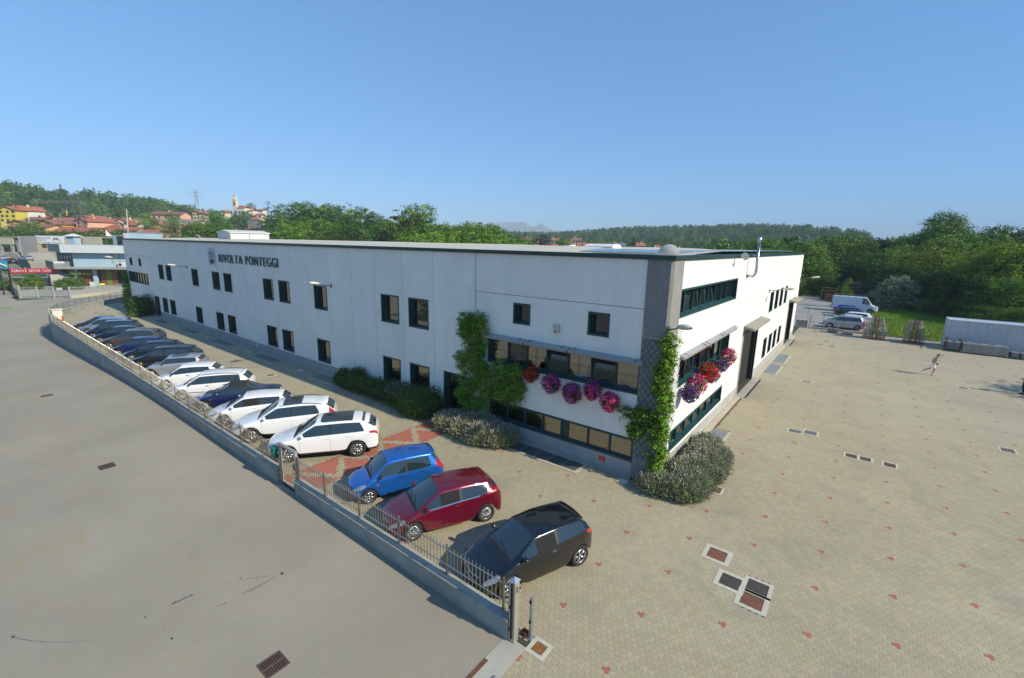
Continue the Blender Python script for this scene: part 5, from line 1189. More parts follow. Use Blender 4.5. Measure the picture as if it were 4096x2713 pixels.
for sd in range(2): tree_kind('light', '', round_lobes(11, 8.5, 18, .10, 20+sd), 10, 5200, .32, BROAD2)
for sd in range(2): tree_kind('dark', '', round_lobes(13, 9, 17, .10, 40+sd), 12, 5200, .34, DARKL)
for sd in range(2): tree_kind('locust', '', round_lobes(11, 9.5, 22, .06, 60+sd, .6), 10, 5600, .30, YELL, clump=.3, flat=.8)
tree_kind('giant', '', round_lobes(21, 17, 40, .12, 80), 20, 24000, .42, BROAD, tr=.5)
tree_kind('willow', '', round_lobes(5.6, 5.4, 26, .0, 90), 4, 13000, .26, SILV)
cl = [((0.35*math.cos(i*2.4)*(1-i/22), .35*math.sin(i*2.4)*(1-i/22), 1+i*.5), (1.9*(1-i/24)+.15, 1.9*(1-i/24)+.15, .5)) for i in range(22)]
tree_kind('spruce', '', cl, 11, 5200, .3, CONI, flat=.1, aspect=.35, tr=.2)
rs = random.Random(5); ced = []
for i in range(24):
    z = 2+i*.5; w = 5.2*(1-(i/26)**1.3)+.5
    for k in range(3): a = rs.uniform(0, 6.28); ced.append(((w*.55*math.cos(a), w*.55*math.sin(a), z), (w*.38, w*.38, .26)))
tree_kind('cedar', '', ced, 14, 9000, .32, CONI, flat=1.0, aspect=.35, clump=.3, tr=.4)
tree_kind('purple', '', round_lobes(9, 7, 14, .1, 97), 8, 3600, .34, PURP)
TN = {'broad': 'tree', 'light': 'tree', 'dark': 'tree', 'locust': 'locust_tree', 'giant': 'tree', 'willow': 'willow_bush', 'spruce': 'spruce_tree', 'cedar': 'cedar_tree', 'purple': 'tree'}
def tree(key, x, y, h, label, group=None, w=None, z=None, var=None):
    v = TREES[key]; cm, tm = v[random.randrange(len(v)) if var is None else var]; H0 = {'broad': 12, 'light': 11, 'dark': 13, 'locust': 11, 'giant': 21, 'willow': 5.6, 'spruce': 12, 'cedar': 14.3, 'purple': 9}[key]
    s = h/H0; sw = s*(w or random.uniform(.9, 1.15)); z = float(hterr(x, y)) if z is None else z
    t = ob(TN[key], None, None, label, 'tree', group, loc=(x, y, z), rot=(0, 0, random.uniform(0, 6.28)), scale=(sw, sw, s))
    ob('crown', cm, t); ob('trunk', tm, t); return t
KINDW = {'broad': 'mid green', 'light': 'fresh green', 'dark': 'dark green', 'locust': 'yellow green', 'giant': 'tall domed', 'spruce': 'dark pointed', 'cedar': 'flat tiered', 'purple': 'dark purple'}
def ptree(px, py_top, rng, key, label, group=None, w=None, base=None):
    """tree whose top shows at photo point (px,py_top) when it stands rng metres away"""
    q = far(px, py_top, rng); z = float(hterr(q.x, q.y)) if base is None else base
    return tree(key, q.x, q.y, max(2, q.z-z), label, group, w, z)
# wood on the right, behind the meadow: front row first, taller and darker ones behind
GW = 'trees at the edge of the wood behind the meadow'
def place_word(px, marks):
    b = min(marks, key=lambda m: abs(m[0]-px)); return ('left of ' if px < b[0]-12 else 'right of ' if px > b[0]+12 else 'right behind ')+b[1]
MARK = [(3330, 'the warehouse corner lamp'), (3440, 'the white van'), (3600, 'the silver bush'), (3720, 'the second scaffold stack'), (3835, 'the white container corner'), (3960, 'the container middle'), (4070, 'the container right end')]
front = [(3262, 955, 108, 'light', .95), (3325, 945, 116, 'broad', 1.0), (3310, 1055, 102, 'light', 1.2), (3405, 935, 122, 'broad', 1.05), (3392, 1045, 110, 'dark', 1.0), (3475, 965, 118, 'dark', 1.0), (3540, 985, 114, 'dark', 1.1), (3600, 972, 124, 'light', 1.15), (3660, 975, 116, 'locust', 1.1), (3712, 968, 110, 'locust', 1.1), (3775, 985, 106, 'locust', 1.1),
         (3845, 985, 104, 'locust', 1.25), (3905, 1010, 100, 'locust', 1.15), (3965, 1005, 98, 'dark', 1.1), (4030, 968, 98, 'locust', 1.2), (4090, 960, 96, 'locust', 1.25), (4150, 950, 96, 'locust', 1.2),
         (3440, 1000, 112, 'dark', 1.1), (3500, 1010, 110, 'dark', 1.1), (3575, 1040, 108, 'dark', 1.2), (3640, 1050, 106, 'dark', 1.2), (3700, 1060, 102, 'dark', 1.3), (3760, 1075, 99, 'dark', 1.3), (3820, 1085, 96, 'dark', 1.3), (3880, 1095, 94, 'dark', 1.3), (3940, 1100, 91, 'dark', 1.3), (4000, 1105, 89, 'dark', 1.3), (4060, 1110, 87, 'broad', 1.3), (4110, 1110, 86, 'broad', 1.3)]
ORD = ['nearest', 'second', 'third', 'fourth', 'fifth', 'sixth']
cnt = {}
def wlabel(key, px, suffix='at the wood edge'):
    s = '%s tree %s %s' % (KINDW[key], suffix, place_word(px, MARK)); cnt[s] = cnt.get(s, 0)+1
    return s if cnt[s] == 1 else '%s, %s of these' % (s.replace('at the wood edge', 'at wood edge').replace('behind the front row', 'behind front row'), ORD[min(5, cnt[s]-1)])
for px, py, rg, k, w in front: ptree(px, py, rg+(14 if px < 3540 else 0), k, wlabel(k, px), GW, w, base=0)
ptree(3808, 853, 138, 'giant', 'tall domed tree rising above the whole wood at the right', GW, .82, base=0)
back = [(3350, 940, 135, 'broad'), (3700, 935, 138, 'broad'), (3745, 905, 132, 'broad'), (3880, 920, 135, 'broad'), (3925, 945, 128, 'light'), (3990, 900, 140, 'dark'), (4040, 890, 145, 'dark'), (4085, 915, 138, 'dark'), (3610, 955, 140, 'dark'), (3560, 965, 150, 'broad'), (4130, 905, 138, 'dark'), (3480, 955, 145, 'dark'), (3780, 930, 126, 'broad'), (3950, 925, 132, 'broad'), (3660, 945, 150, 'broad'), (3845, 900, 142, 'broad')]
for px, py, rg, k in back: ptree(px, py, rg, k, wlabel(k, px, 'behind the front row'), 'tall trees behind the front row of the wood', 1.15, base=0)
# understorey along the wood edge
for i, (px, py, rg) in enumerate([(3290, 1100, 100), (3350, 1120, 99), (3600, 1175, 92), (3655, 1195, 88), (3560, 1165, 99), (3710, 1200, 84), (3760, 1195, 82), (3820, 1200, 80), (3890, 1215, 76), (3950, 1215, 74), (4010, 1225, 72), (4070, 1230, 70), (4120, 1230, 70), (3530, 1150, 102), (3470, 1130, 103), (3640, 1140, 98), (3700, 1150, 94), (3780, 1150, 90), (3850, 1160, 86), (3930, 1165, 83), (4010, 1170, 80), (4080, 1175, 79)]):
    rg = rg+(9 if px > 3540 else 16); q = far(px, py, rg); h = q.z
    tree(random.choice(['dark', 'broad', 'dark']), q.x, q.y, max(2.2, h), 'dense low bush %s%s' % (place_word(px, MARK), ', second of two' if i in (1, 4, 19) else '')+(', upper row' if i > 13 else ''), 'undergrowth along the wood', 1.55, 0)['category'] = 'bush'
w_ = far(3598, 1103, 97); tree('willow', w_.x, w_.y, w_.z, 'silvery pale bush standing in the meadow before the wood', None, 1.05, 0)
s_ = far(3395, 1110, 94); tree('light', s_.x, s_.y, s_.z, 'thin young tree rising behind the white van roof rack', None, .55, 0)
# trees behind the roof, right half
GB = 'trees seen over the warehouse roof'
for px, py, rg, k, w, lb_ in [(2535, 945, 150, 'spruce', 1.0, 'dark pointed spruce seen over the roof left of the dish'), (3000, 950, 120, 'light', 1.2, 'leafy green tree over the roof beside the flue'), (3060, 955, 118, 'broad', 1.15, 'leafy green tree over the roof right of the flue'), (3120, 955, 118, 'light', 1.15, 'pale green tree over the right end of the roof'), (3180, 952, 116, 'broad', 1.2, 'bushy green tree over the roof near its right corner'), (2965, 975, 112, 'light', .9, 'low green tree over the roof left of the flue'), (3220, 960, 114, 'broad', 1.2, 'green tree just left of the warehouse right corner'), (3140, 985, 108, 'light', 1.1, 'lower pale tree over the right end of the roof'), (3040, 990, 108, 'broad', 1.1, 'lower green tree right of the flue'), (3090, 990, 106, 'light', 1, 'lowest pale tree behind the solar panels'),
        (2730, 985, 190, 'broad', 1.1, 'small round tree over the roof right of the dish'), (2800, 975, 200, 'light', 1.1, 'light green round tree over the roof between dish and flue'), (2585, 985, 210, 'broad', 1.3, 'round tree between the spruce and the dish'), (2850, 985, 190, 'dark', 1.1, 'dark low tree over the solar panels'), (2900, 985, 200, 'dark', 1.1, 'dark tree over the roof just left of the flue'), (2640, 990, 190, 'broad', 1.2, 'low green tree directly behind the dish'),
        (2165, 933, 230, 'purple', 1.0, 'dark purple tree over the roof beside far houses'), (2102, 925, 240, 'spruce', 1.0, 'dark conifer left of the purple tree'), (2130, 945, 235, 'broad', 1.0, 'green tree just left of the purple tree'), (2205, 955, 225, 'spruce', .8, 'small dark conifer right of the purple tree'), (2260, 945, 225, 'broad', 1.2, 'broad green tree between the distant houses'), (2330, 950, 225, 'spruce', .8, 'small conifer beside the distant white house'), (2370, 960, 220, 'light', 1.2, 'green tree right of the distant white house'), (2430, 960, 230, 'broad', 1.3, 'green tree above the orange distant house'), (2390, 975, 210, 'dark', 1.1, 'low dark tree above the ribbed roof light'), (2240, 985, 200, 'light', 1.1, 'low green tree in front of the distant houses')]:
    ptree(px, py, rg, k, lb_, GB, w)
# bright green mass and the big trees behind the roof, left half
for i, (px, py, rg, k, w) in enumerate([(1645, 920, 100, 'light', 1.2), (1700, 900, 104, 'light', 1.2), (1755, 893, 106, 'light', 1.2), (1800, 880, 112, 'broad', 1.1), (1840, 890, 106, 'light', 1.2), (1895, 895, 104, 'light', 1.2), (1950, 898, 106, 'light', 1.25), (2000, 915, 104, 'light', 1.2), (2045, 935, 102, 'light', 1.2), (2085, 950, 100, 'light', 1.15), (1880, 880, 118, 'broad', 1.1), (1970, 895, 118, 'broad', 1.1), (1730, 925, 95, 'light', 1.2), (1820, 920, 95, 'light', 1.3), (1910, 925, 95, 'light', 1.3), (1990, 945, 94, 'light', 1.2), (2060, 965, 94, 'light', 1.1)]):
    ptree(px, py, rg, k, 'fresh green tree in the low mass over the roof, number %s from its left' % ['one', 'two', 'three', 'four', 'five', 'six', 'seven', 'eight', 'nine', 'ten', 'eleven', 'twelve', 'thirteen', 'fourteen', 'fifteen', 'sixteen', 'seventeen'][i], 'fresh green trees massed over the roof', w)
for px, py, rg, k, w, lb_ in [(1665, 815, 120, 'broad', 1.0, 'tallest round tree over the roof with a brownish left side'), (1620, 845, 122, 'purple', 1.0, 'reddish brown tree at the left of the tallest round tree'), (1700, 840, 121, 'dark', .9, 'dark tree at the right shoulder of the tallest round tree'), (1080, 795, 235, 'cedar', 1.0, 'tall dark cedar with flat tiers right of the church'), (1130, 810, 215, 'dark', 1.0, 'dark tree right of the tall cedar'), (1190, 800, 190, 'dark', 1.0, 'dark green tree left of the big group over the roof'), (1240, 798, 180, 'dark', 1.1, 'tall dark tree in the big group over the roof'), (1290, 806, 178, 'broad', 1.1, 'tall green tree in the big group over the roof'), (1345, 815, 175, 'dark', 1.1, 'dark tree in the middle of the big group'), (1400, 805, 172, 'broad', 1.15, 'tall round tree in the middle of the big group'), (1450, 830, 165, 'dark', 1.1, 'dark green tree right of the middle of the big group'), (1500, 845, 160, 'dark', 1.1, 'lower dark tree at the right of the big group'), (1555, 860, 150, 'broad', 1.0, 'small green tree left of the tallest round tree'),
        (1250, 855, 145, 'broad', 1.3, 'broad tree low in the left of the big group'), (1330, 870, 140, 'light', 1.1, 'yellowish tree in front of the big group'), (1400, 865, 135, 'dark', 1.35, 'wide dark tree low in front of the big group'), (1470, 880, 130, 'dark', 1.35, 'wide dark tree low right of the big group'), (1540, 890, 128, 'dark', 1.2, 'dark tree low beside the reddish tree'), (1600, 900, 112, 'dark', 1.2, 'dark tree low under the reddish tree'), (1190, 888, 118, 'light', 1.0, 'light green conical tree at the left end of the roof trees'), (1290, 900, 125, 'dark', 1.2, 'dark tree low left over the roof'),
        (840, 848, 175, 'dark', 1.25, 'huge dark rounded tree left of the church hill'), (800, 885, 160, 'broad', 1.3, 'green tree at the lower left of the huge dark one'), (880, 895, 165, 'broad', 1.3, 'green tree at the lower right of the huge dark one'), (945, 862, 190, 'cedar', 1.0, 'bluish dark cedar below the church'), (905, 868, 200, 'cedar', 1.0, 'second bluish cedar left below the church'), (985, 870, 192, 'cedar', .9, 'smaller dark cedar right below the church'),
        (1000, 808, 520, 'dark', 1.0, 'twin topped dark tree right of the church roof'), (1020, 815, 515, 'spruce', 1.0, 'pointed tree right of the church roof'), (690, 850, 260, 'light', 1.1, 'light green tree in front of the long pink house'), (575, 850, 290, 'light', 1.0, 'slim pale tree left of the long pink house'), (760, 905, 170, 'dark', 1.2, 'low dark tree left of the huge dark one'), (610, 868, 280, 'broad', .9, 'small tree before the garden wall of the pink house'), (110, 880, 230, 'broad', 1.1, 'round tree among the yellow houses'), (1155, 870, 150, 'light', 1.0, 'light tree beside the orange house'), (1110, 850, 205, 'dark', 1.2, 'dark tree behind the orange house')]:
    ptree(px, py, rg, k, lb_, GB, w)
tree('spruce', -37.5, -21.5, 9.5, 'dark conifer across the road mirrored in the windows, left one', 'conifers across the road', 1.1, -.9); tree('spruce', -31.5, -21, 9.0, 'dark conifer across the road mirrored in the windows, right one', 'conifers across the road', 1.1, -.6)
# woods on the hills: nobody could count them
def lowtree(seed, key, m, n=420, size=1.0):
    lobes = round_lobes(11, 9, 9, .25, seed); return crown(lobes, n, size, m, 'wood_tree', clump=.5)
def woodland(name, pts, meshes, label):
    """one object: tree meshes instanced by geometry nodes on scattered points"""
    protos = []
    col = bpy.data.collections.new(name+'_sources')
    for k, me in enumerate(meshes):
        o = bpy.data.objects.new('wood_tree_source', me); col.objects.link(o); protos.append(o)
    me = bpy.data.meshes.new(name); P = np.array([p[:3] for p in pts], np.float32)
    me.vertices.add(len(P)); me.vertices.foreach_set('co', P.ravel())
    for nm, arr in (('sc', [p[3] for p in pts]), ('rt', [p[4] for p in pts])):
        a = me.attributes.new(nm, 'FLOAT', 'POINT'); a.data.foreach_set('value', np.array(arr, np.float32))
    a = me.attributes.new('id_', 'INT', 'POINT'); a.data.foreach_set('value', np.array([p[5] for p in pts], np.int32))
    me.update(); o = ob(name, me, None, label=label, kind='stuff')
    ng = bpy.data.node_groups.new(name+'_nodes', 'GeometryNodeTree'); ng.interface.new_socket('Geometry', in_out='INPUT', socket_type='NodeSocketGeometry'); ng.interface.new_socket('Geometry', in_out='OUTPUT', socket_type='NodeSocketGeometry')
    N = ng.nodes; L = ng.links; gi = N.new('NodeGroupInput'); go = N.new('NodeGroupOutput'); ip = N.new('GeometryNodeInstanceOnPoints')
    ci = N.new('GeometryNodeCollectionInfo'); ci.inputs['Collection'].default_value = col; ci.inputs['Separate Children'].default_value = True; ci.inputs['Reset Children'].default_value = True
    L.new(gi.outputs[0], ip.inputs['Points']); L.new(ci.outputs[0], ip.inputs['Instance']); ip.inputs['Pick Instance'].default_value = True
    def at_(nm, ty):
        n = N.new('GeometryNodeInputNamedAttribute'); n.data_type = ty; n.inputs['Name'].default_value = nm; return n.outputs['Attribute']
    L.new(at_('id_', 'INT'), ip.inputs['Instance Index']); cx_ = N.new('ShaderNodeCombineXYZ'); L.new(at_('rt', 'FLOAT'), cx_.inputs[2]); L.new(cx_.outputs[0], ip.inputs['Rotation']); L.new(at_('sc', 'FLOAT'), ip.inputs['Scale'])
    L.new(ip.outputs[0], go.inputs[0]); md = o.modifiers.new('scatter', 'NODES'); md.node_group = ng
    return o
WB = leafmat('wood_leaf', (.075, .165, .02), .15, .4); WD = leafmat('wood_leaf_dark', (.050, .115, .018), .15, .35); WC = leafmat('wood_conifer', (.02, .045, .022), .1, .25)
wm = [lowtree(101, '', WB), lowtree(102, '', WB), lowtree(103, '', WD), lowtree(104, '', WD), crown(cl, 420, .9, WC, 'wood_tree', flat=.1, aspect=.5)]
def scatter(az0, az1, r0, r1, step, hs, clear=()):
    pts = []
    for r in np.arange(r0, r1, step):
        n = int(math.radians(az1-az0)*r/step)
        for i in range(n):
            az = math.radians(az0+(az1-az0)*(i+RNG.random())/n); rr = r+RNG.uniform(-.5, .5)*step
            x, y = CAM[0]+rr*math.sin(az), CAM[1]+rr*math.cos(az)
            if any((x-c[0])**2+(y-c[1])**2 < c[2]**2 for c in clear): continue
            pts.append((x, y, float(hterr(x, y))-.5, RNG.uniform(*hs), RNG.uniform(0, 6.28), int(RNG.choice(5, p=[.3, .25, .2, .15, .1]))))
    return pts
church = far(940, 905, 520)
woodland('woodland_left_hill', scatter(-105, -66, 395, 560, 8.5, (.75, 1.25), [(church.x, church.y, 34)]), wm, 'wooded hill rising behind the village at the left')
pts = scatter(-66, -40, 330, 640, 9, (.7, 1.2), [(church.x, church.y, 36)])
pts += scatter(-48, 0, 330, 930, 11.5, (.65, 1.25))+scatter(0, 32, 150, 480, 9.5, (.8, 1.35))
woodland('woodland_far_hills', pts, wm, 'long wooded ridge on the horizon behind the roof')
woodland('woodland_behind_meadow', scatter(-14, 22, 142, 330, 9, (.8, 1.25)), wm, 'wood continuing behind the front trees at the right')
print('wood', len(pts))
# hedge row above the industrial sheds
def hedge_row(p0, p1, h, w, n, size, m, name, label, cat='hedge', ground=None, bumps=.25, tintvar=.3):
    L_ = math.hypot(p1[0]-p0[0], p1[1]-p0[1]); k = max(3, int(L_/(w*.7))); lobes = []
    for i in range(k):
        t = (i+.5)/k; x, y = p0[0]+(p1[0]-p0[0])*t, p0[1]+(p1[1]-p0[1])*t; hh = h*random.uniform(1-bumps, 1+bumps)
        z = 0 if ground is None else ground(x, y); lobes.append(((x, y, z+hh*.45), (w*.62, w*.62, hh*.55)))
    t = thing(name, label, cat); me = crown(lobes, n, size, m, 'foliage', tintvar=tintvar); ob('foliage', me, t); return t
# ------------------------------------------------------------------ planting by the warehouse
def shrub(name, label, cat, lobes, n, size, m, core=None, **kw):
    t = thing(name, label, cat)
    if core:
        for c, r in lobes: MB().use(core).lathe([(.01, -1), (.6, -.8), (1, 0), (.8, .6), (.01, 1)], 10, Matrix.Translation(c) @ Matrix.Diagonal((r[0]*.74, r[1]*.74, r[2]*.74, 1))).build('inner_branches', t)  # solid near-black core stands in for the shade inside the bush
    ob('foliage', crown(lobes, n, size, m, 'foliage', **kw), t, kind='stuff'); return t
HEDGE = leafmat('hedge_leaf', (.055, .125, .014), .15, 0); HEDGE2 = leafmat('hedge_leaf2', (.075, .145, .02), .2, 0); CORE = mat('inner_twigs', (.02, .03, .012), .95); VINE = leafmat('vine_leaf', (.16, .31, .028), .3, 0)
lob = []
for i in range(11):
    t = i/10; x = -20.4+t*8.2; y = -.72-.15*t; h = .95+.75*t; lob.append(((x, y, h*.42), (.75, .62+.25*t, h*.58)))
lob += [((-13.2, -1.15, .5), (1.2, .75, .65)), ((-12.4, -.9, .65), (.9, .95, .8))]
hd = shrub('hedge', 'long dark rounded hedge under the ground floor windows', 'hedge', lob, 30000, .085, HEDGE, CORE, clump=.4, tintvar=.35)
shrub('shrub', 'light green bush at the left end of the long hedge', 'shrub', [((-20.5, -.65, .6), (.6, .55, .65)), ((-19.3, -.5, .85), (.6, .5, .6)), ((-20.9, -.8, .4), (.45, .45, .45))], 4200, .09, HEDGE2, CORE)
BL = mat('pink_white_blossom', (.45, .36, .33), .8, attr='tint')
Cb, Nb = ellipsoid_shell(900, (-14.1, -1.0, .98), (1.5, .75, .62), .9, True); ob('blossom', leaf_cards(Cb, Nb, .045, np.repeat(RNG.uniform(.5, 1.1, (900, 1)), 3, 1), BL, 'blossom'), hd, kind='stuff')
shrub('shrub', 'dark rounded shrub beside the far green door', 'shrub', [((-63.6, -1.1, 1.0), (1.5, 1.0, 1.25)), ((-62.4, -1.2, .9), (1.2, .9, 1.0)), ((-61.9, -.6, 1.3), (.7, .5, 1.3)), ((-64.8, -1.0, .8), (1.1, .8, .9))], 9000, .14, DARKL, CORE)
shrub('shrub', 'light green shrub at the far corner of the warehouse', 'shrub', [((-66.3, -.9, .9), (.9, .8, .9)), ((-67.2, -.7, .7), (.8, .6, .8))], 3500, .14, HEDGE2, CORE)
shrub('ground_cover', 'low green plants below the dark shrub by the far door', 'plants', [((-62.8, -2.0, .15), (1.6, .5, .35)), ((-61.4, -1.8, .12), (1.0, .5, .3))], 2500, .1, HEDGE2)
shrub('climbing_plant', 'ivy climbing the far left edge of the warehouse', 'climber', [((-71.5, -.4, 1.0), (.5, .45, 1.3)), ((-71.4, -.35, 2.6), (.4, .35, 1.2)), ((-71.5, -.3, 4.0), (.3, .3, .9))], 5000, .14, BROAD2)
# lavender: mounds of upright grey green stems
LAV = mat('lavender_stem', (.27, .33, .14), .9, attr='tint'); LAVF = mat('lavender_spike', (.34, .32, .27), .9, attr='tint')
LAVL = leafmat('lavender_leaf', (.26, .35, .18), .1, 0)
def lavender(label, mounds, n, hgt=.34, col=None, spread=.8):
    t = thing('lavender_bush', label, 'lavender bush')
    ob('foliage', crown([((c[0], c[1], max(.02, c[2]*.5)), (r[0]*.97, r[1]*.97, (c[2]+r[2])*.72)) for c, r in mounds], n, .075, LAVL, 'foliage', aspect=.3, clump=.35, tintvar=.25), t, kind='stuff')
    for (x, y, z), (rx_, ry_, rz_) in mounds: MB().use(CORE).lathe([(1, -.3), (.9, .3), (.55, .75), (.01, .95)], 12, Matrix.Translation((x, y, 0)) @ Matrix.Diagonal((rx_*.82, ry_*.82, (z+rz_)*.72, 1))).build('inner_branches', t)  # dark solid again painting the shade within each mound
    Vs = []; Ts = []; Vf = []; Tf = []
    area = np.array([m[1][0]*m[1][1] for m in mounds]); area = area/area.sum()
    for (c, r), a in zip(mounds, area):
        k = int(n*a); d = RNG.normal(0, 1, (k, 3)); d[:, 2] = np.abs(d[:, 2])*.9+.1; d /= np.linalg.norm(d, axis=1)[:, None]
        base = np.array([c[0], c[1], 0])+d*np.array([r[0], r[1], c[2]+r[2]])*RNG.uniform(.72, .96, k)[:, None]; base[:, 2] = np.maximum(base[:, 2], .03)
        dr = d*np.array([spread, spread, .7])+np.array([0, 0, .55])+RNG.normal(0, .22, (k, 3)); dr /= np.linalg.norm(dr, axis=1)[:, None]
        tip = base+dr*(hgt*RNG.uniform(.6, 1.2, k))[:, None]; s = np.cross(dr, RNG.normal(0, 1, (k, 3))); s /= np.linalg.norm(s, axis=1)[:, None]
        w = .007; Vs.append(np.stack([base-s*w, base+s*w, tip+s*w*.5, tip-s*w*.5], 1).reshape(-1, 3)); g = RNG.uniform(.6, 1.5, k); Ts.append(np.stack([g, g, g*RNG.uniform(.7, 1.1, k)], 1))
        q = RNG.random(k) < .45; a0 = (base+(tip-base)*.72)[q]; a1 = (tip+dr*.03)[q]; s2 = s[q]; w2 = .017; Vf.append(np.stack([a0-s2*w2*.6, a0+s2*w2*.6, a1+s2*w2, a1-s2*w2], 1).reshape(-1, 3)); g2 = RNG.uniform(.5, 1.5, q.sum()); Tf.append(np.stack([g2, g2*.95, g2], 1))
    V = np.concatenate(Vs); ob('stems', np_mesh('stems', V, np.arange(len(V)).reshape(-1, 4), LAV, np.concatenate(Ts)), t, kind='stuff')
    V = np.concatenate(Vf); ob('flower_spikes', np_mesh('flower_spikes', V, np.arange(len(V)).reshape(-1, 4), col or LAVF, np.concatenate(Tf)), t, kind='stuff')
lavender('spiky lavender bush between the red path and the long grating', [((-10.2, -1.15, .3), (.85, .75, .3)), ((-9.1, -1.2, .32), (.95, .85, .32)), ((-7.9, -1.35, .34), (.9, .8, .34)), ((-7.1, -1.0, .32), (.75, .8, .34)), ((-8.5, -.7, .4), (1.5, .6, .35))], 15000, .38)
lavender('large grey lavender bush at the building corner', [((.3, -.35, .32), (.85, .65, .30)), ((1.15, -.05, .34), (.85, .8, .32)), ((.85, 1.2, .36), (.85, .9, .36)), ((1.25, 2.4, .36), (.95, .95, .36)), ((1.1, 3.7, .34), (1.0, 1.0, .36)), ((.75, 4.8, .3), (.65, .75, .3)), ((1.15, .55, .36), (.95, .9, .36)), ((1.2, 1.7, .38), (1.0, .9, .36)), ((1.15, 3.0, .38), (1.0, .9, .36))], 30000, .24, mat('lavender_grey', (.33, .33, .27), .9, attr='tint'))
# trellises
def trellis(label, u0, u1, z0, z1, plane, m, pitch=.17, off=.04):
    t = thing('trellis', label, 'trellis', group='wall trellises')
    n = 0
    for sgn in (1, -1):
        k = int(((u1-u0)+(z1-z0))/(pitch*1.414*.9))+1
        for i in range(k):
            # strip along direction (1, sgn*1.35)
            sl = sgn*1.35; c0 = (z0 if sgn > 0 else z1)-sgn*((z1-z0)*-0)+0
            b = (z0-(u1-u0)*1.35 if sgn > 0 else z0)+i*pitch*1.9
            pts = []
            for u in (u0, u1):
                z = b+sl*(u-u0) if sgn > 0 else b-1.35*(u-u0)
                pts.append((u, z))
            (ua, za), (ub, zb_) = pts
            def clip(ua, za, ub, zb_):
                for lo, hi in ((z0, z1),):
                    if (za < lo and zb_ < lo) or (za > hi and zb_ > hi): return None
                    def cut(u1_, z1_, u2_, z2_, lim): f = (lim-z1_)/(z2_-z1_); return u1_+(u2_-u1_)*f, lim
                    if za < lo: ua, za = cut(ua, za, ub, zb_, lo)
                    if za > hi: ua, za = cut(ua, za, ub, zb_, hi)
                    if zb_ < lo: ub, zb_ = cut(ua, za, ub, zb_, lo)
                    if zb_ > hi: ub, zb_ = cut(ua, za, ub, zb_, hi)
                return ua, za, ub, zb_
            r_ = clip(ua, za, ub, zb_)
            if not r_ or abs(r_[2]-r_[0]) < .05: continue
            n += 1; w = off+(0.008 if sgn > 0 else 0)
            p, q = ((r_[0], -w, r_[1]), (r_[2], -w, r_[3])) if plane == 'A' else ((w, r_[0], r_[1]), (w, r_[2], r_[3]))
            MB().use(m).tube([p, q], .011, 4).build('slat', t)
    return t
TW = mat('trellis_white', (.62, .64, .64), .6); TG = mat('trellis_green', (.05, .13, .12), .6)
trellis('white diamond trellis under the climbing plant left of the ribbon windows', -10.35, -9.1, .6, 5.98, 'A', TW); trellis('white diamond trellis patch between the two ribbon windows', -9.05, -6.3, 1.68, 3.5, 'A', TW)
trellis('green diamond trellis on the grey corner pillar', -.88, -.1, .9, 5.85, 'A', TG, off=.09); trellis('white diamond trellis on the sunlit side of the corner', 1.14, 1.8, 1.9, 6.3, 'B', TW, off=.03)
# climbing plants
def climber(label, lobes, n, size, m, stems, **kw):
    t = thing('climbing_plant', label, 'climbing plant')
    for s in stems: MB().use(BARK).tube(s, .022, 5, r2=.01).build('stem', t)
    ob('foliage', crown(lobes, n, size, m, 'foliage', **kw), t, kind='stuff'); return t
rs = random.Random(3)
def vl(pts, d, r):
    return [((x, y, z), (r*rs.uniform(.7, 1.2), d, r*rs.uniform(.7, 1.2))) for x, y, z in pts]
P1 = [(rs.uniform(-10.4, -8.95) if z > 3.6 else rs.uniform(-10.55, -8.6), -.22, z) for z in np.linspace(.9, 5.6, 46)]+[(rs.uniform(-9.0, -6.5), -.22, rs.uniform(2.0, 3.45)) for _ in range(30)]+[(-9.1, -.25, 5.75), (-8.95, -.25, 5.55), (-10.3, -.2, 5.5), (-8.5, -.3, 1.35), (-8.6, -.3, 1.0)]
P1 = [p for p in P1 if not (p[0] > -8.7 and p[2] < 1.8 and p[2] > 1.4)]
climber('climbing plant spreading over the white trellis beside the entrance', vl(P1, .2, .38), 24000, .10, VINE, [[(-9.6, -.06, 0), (-9.7, -.08, 1.5), (-9.5, -.08, 3), (-9.4, -.08, 5.2)], [(-9.0, -.06, 0), (-8.8, -.08, 1.5), (-7.6, -.08, 2.7)]], clump=.6, tintvar=.35)
P2 = [(.12+rs.uniform(-.28, .15), -.05+rs.uniform(-.2, .25), z) for z in np.linspace(.3, 6.0, 46)]+[(rs.uniform(-1.1, -.2), -.25, rs.uniform(1.9, 3.0)) for _ in range(8)]+[(-1.35, -.2, 2.75), (.2, .1, .3), (.1, -.3, .5)]
climber('climbing plant wrapped round the grey corner pillar', [((x, y, z), (.25, .25, .28)) for x, y, z in P2], 12000, .11, VINE, [[(.1, -.1, 0), (.12, -.08, 2), (.1, -.05, 4), (.1, 0, 6)]], clump=.6, tintvar=.4)
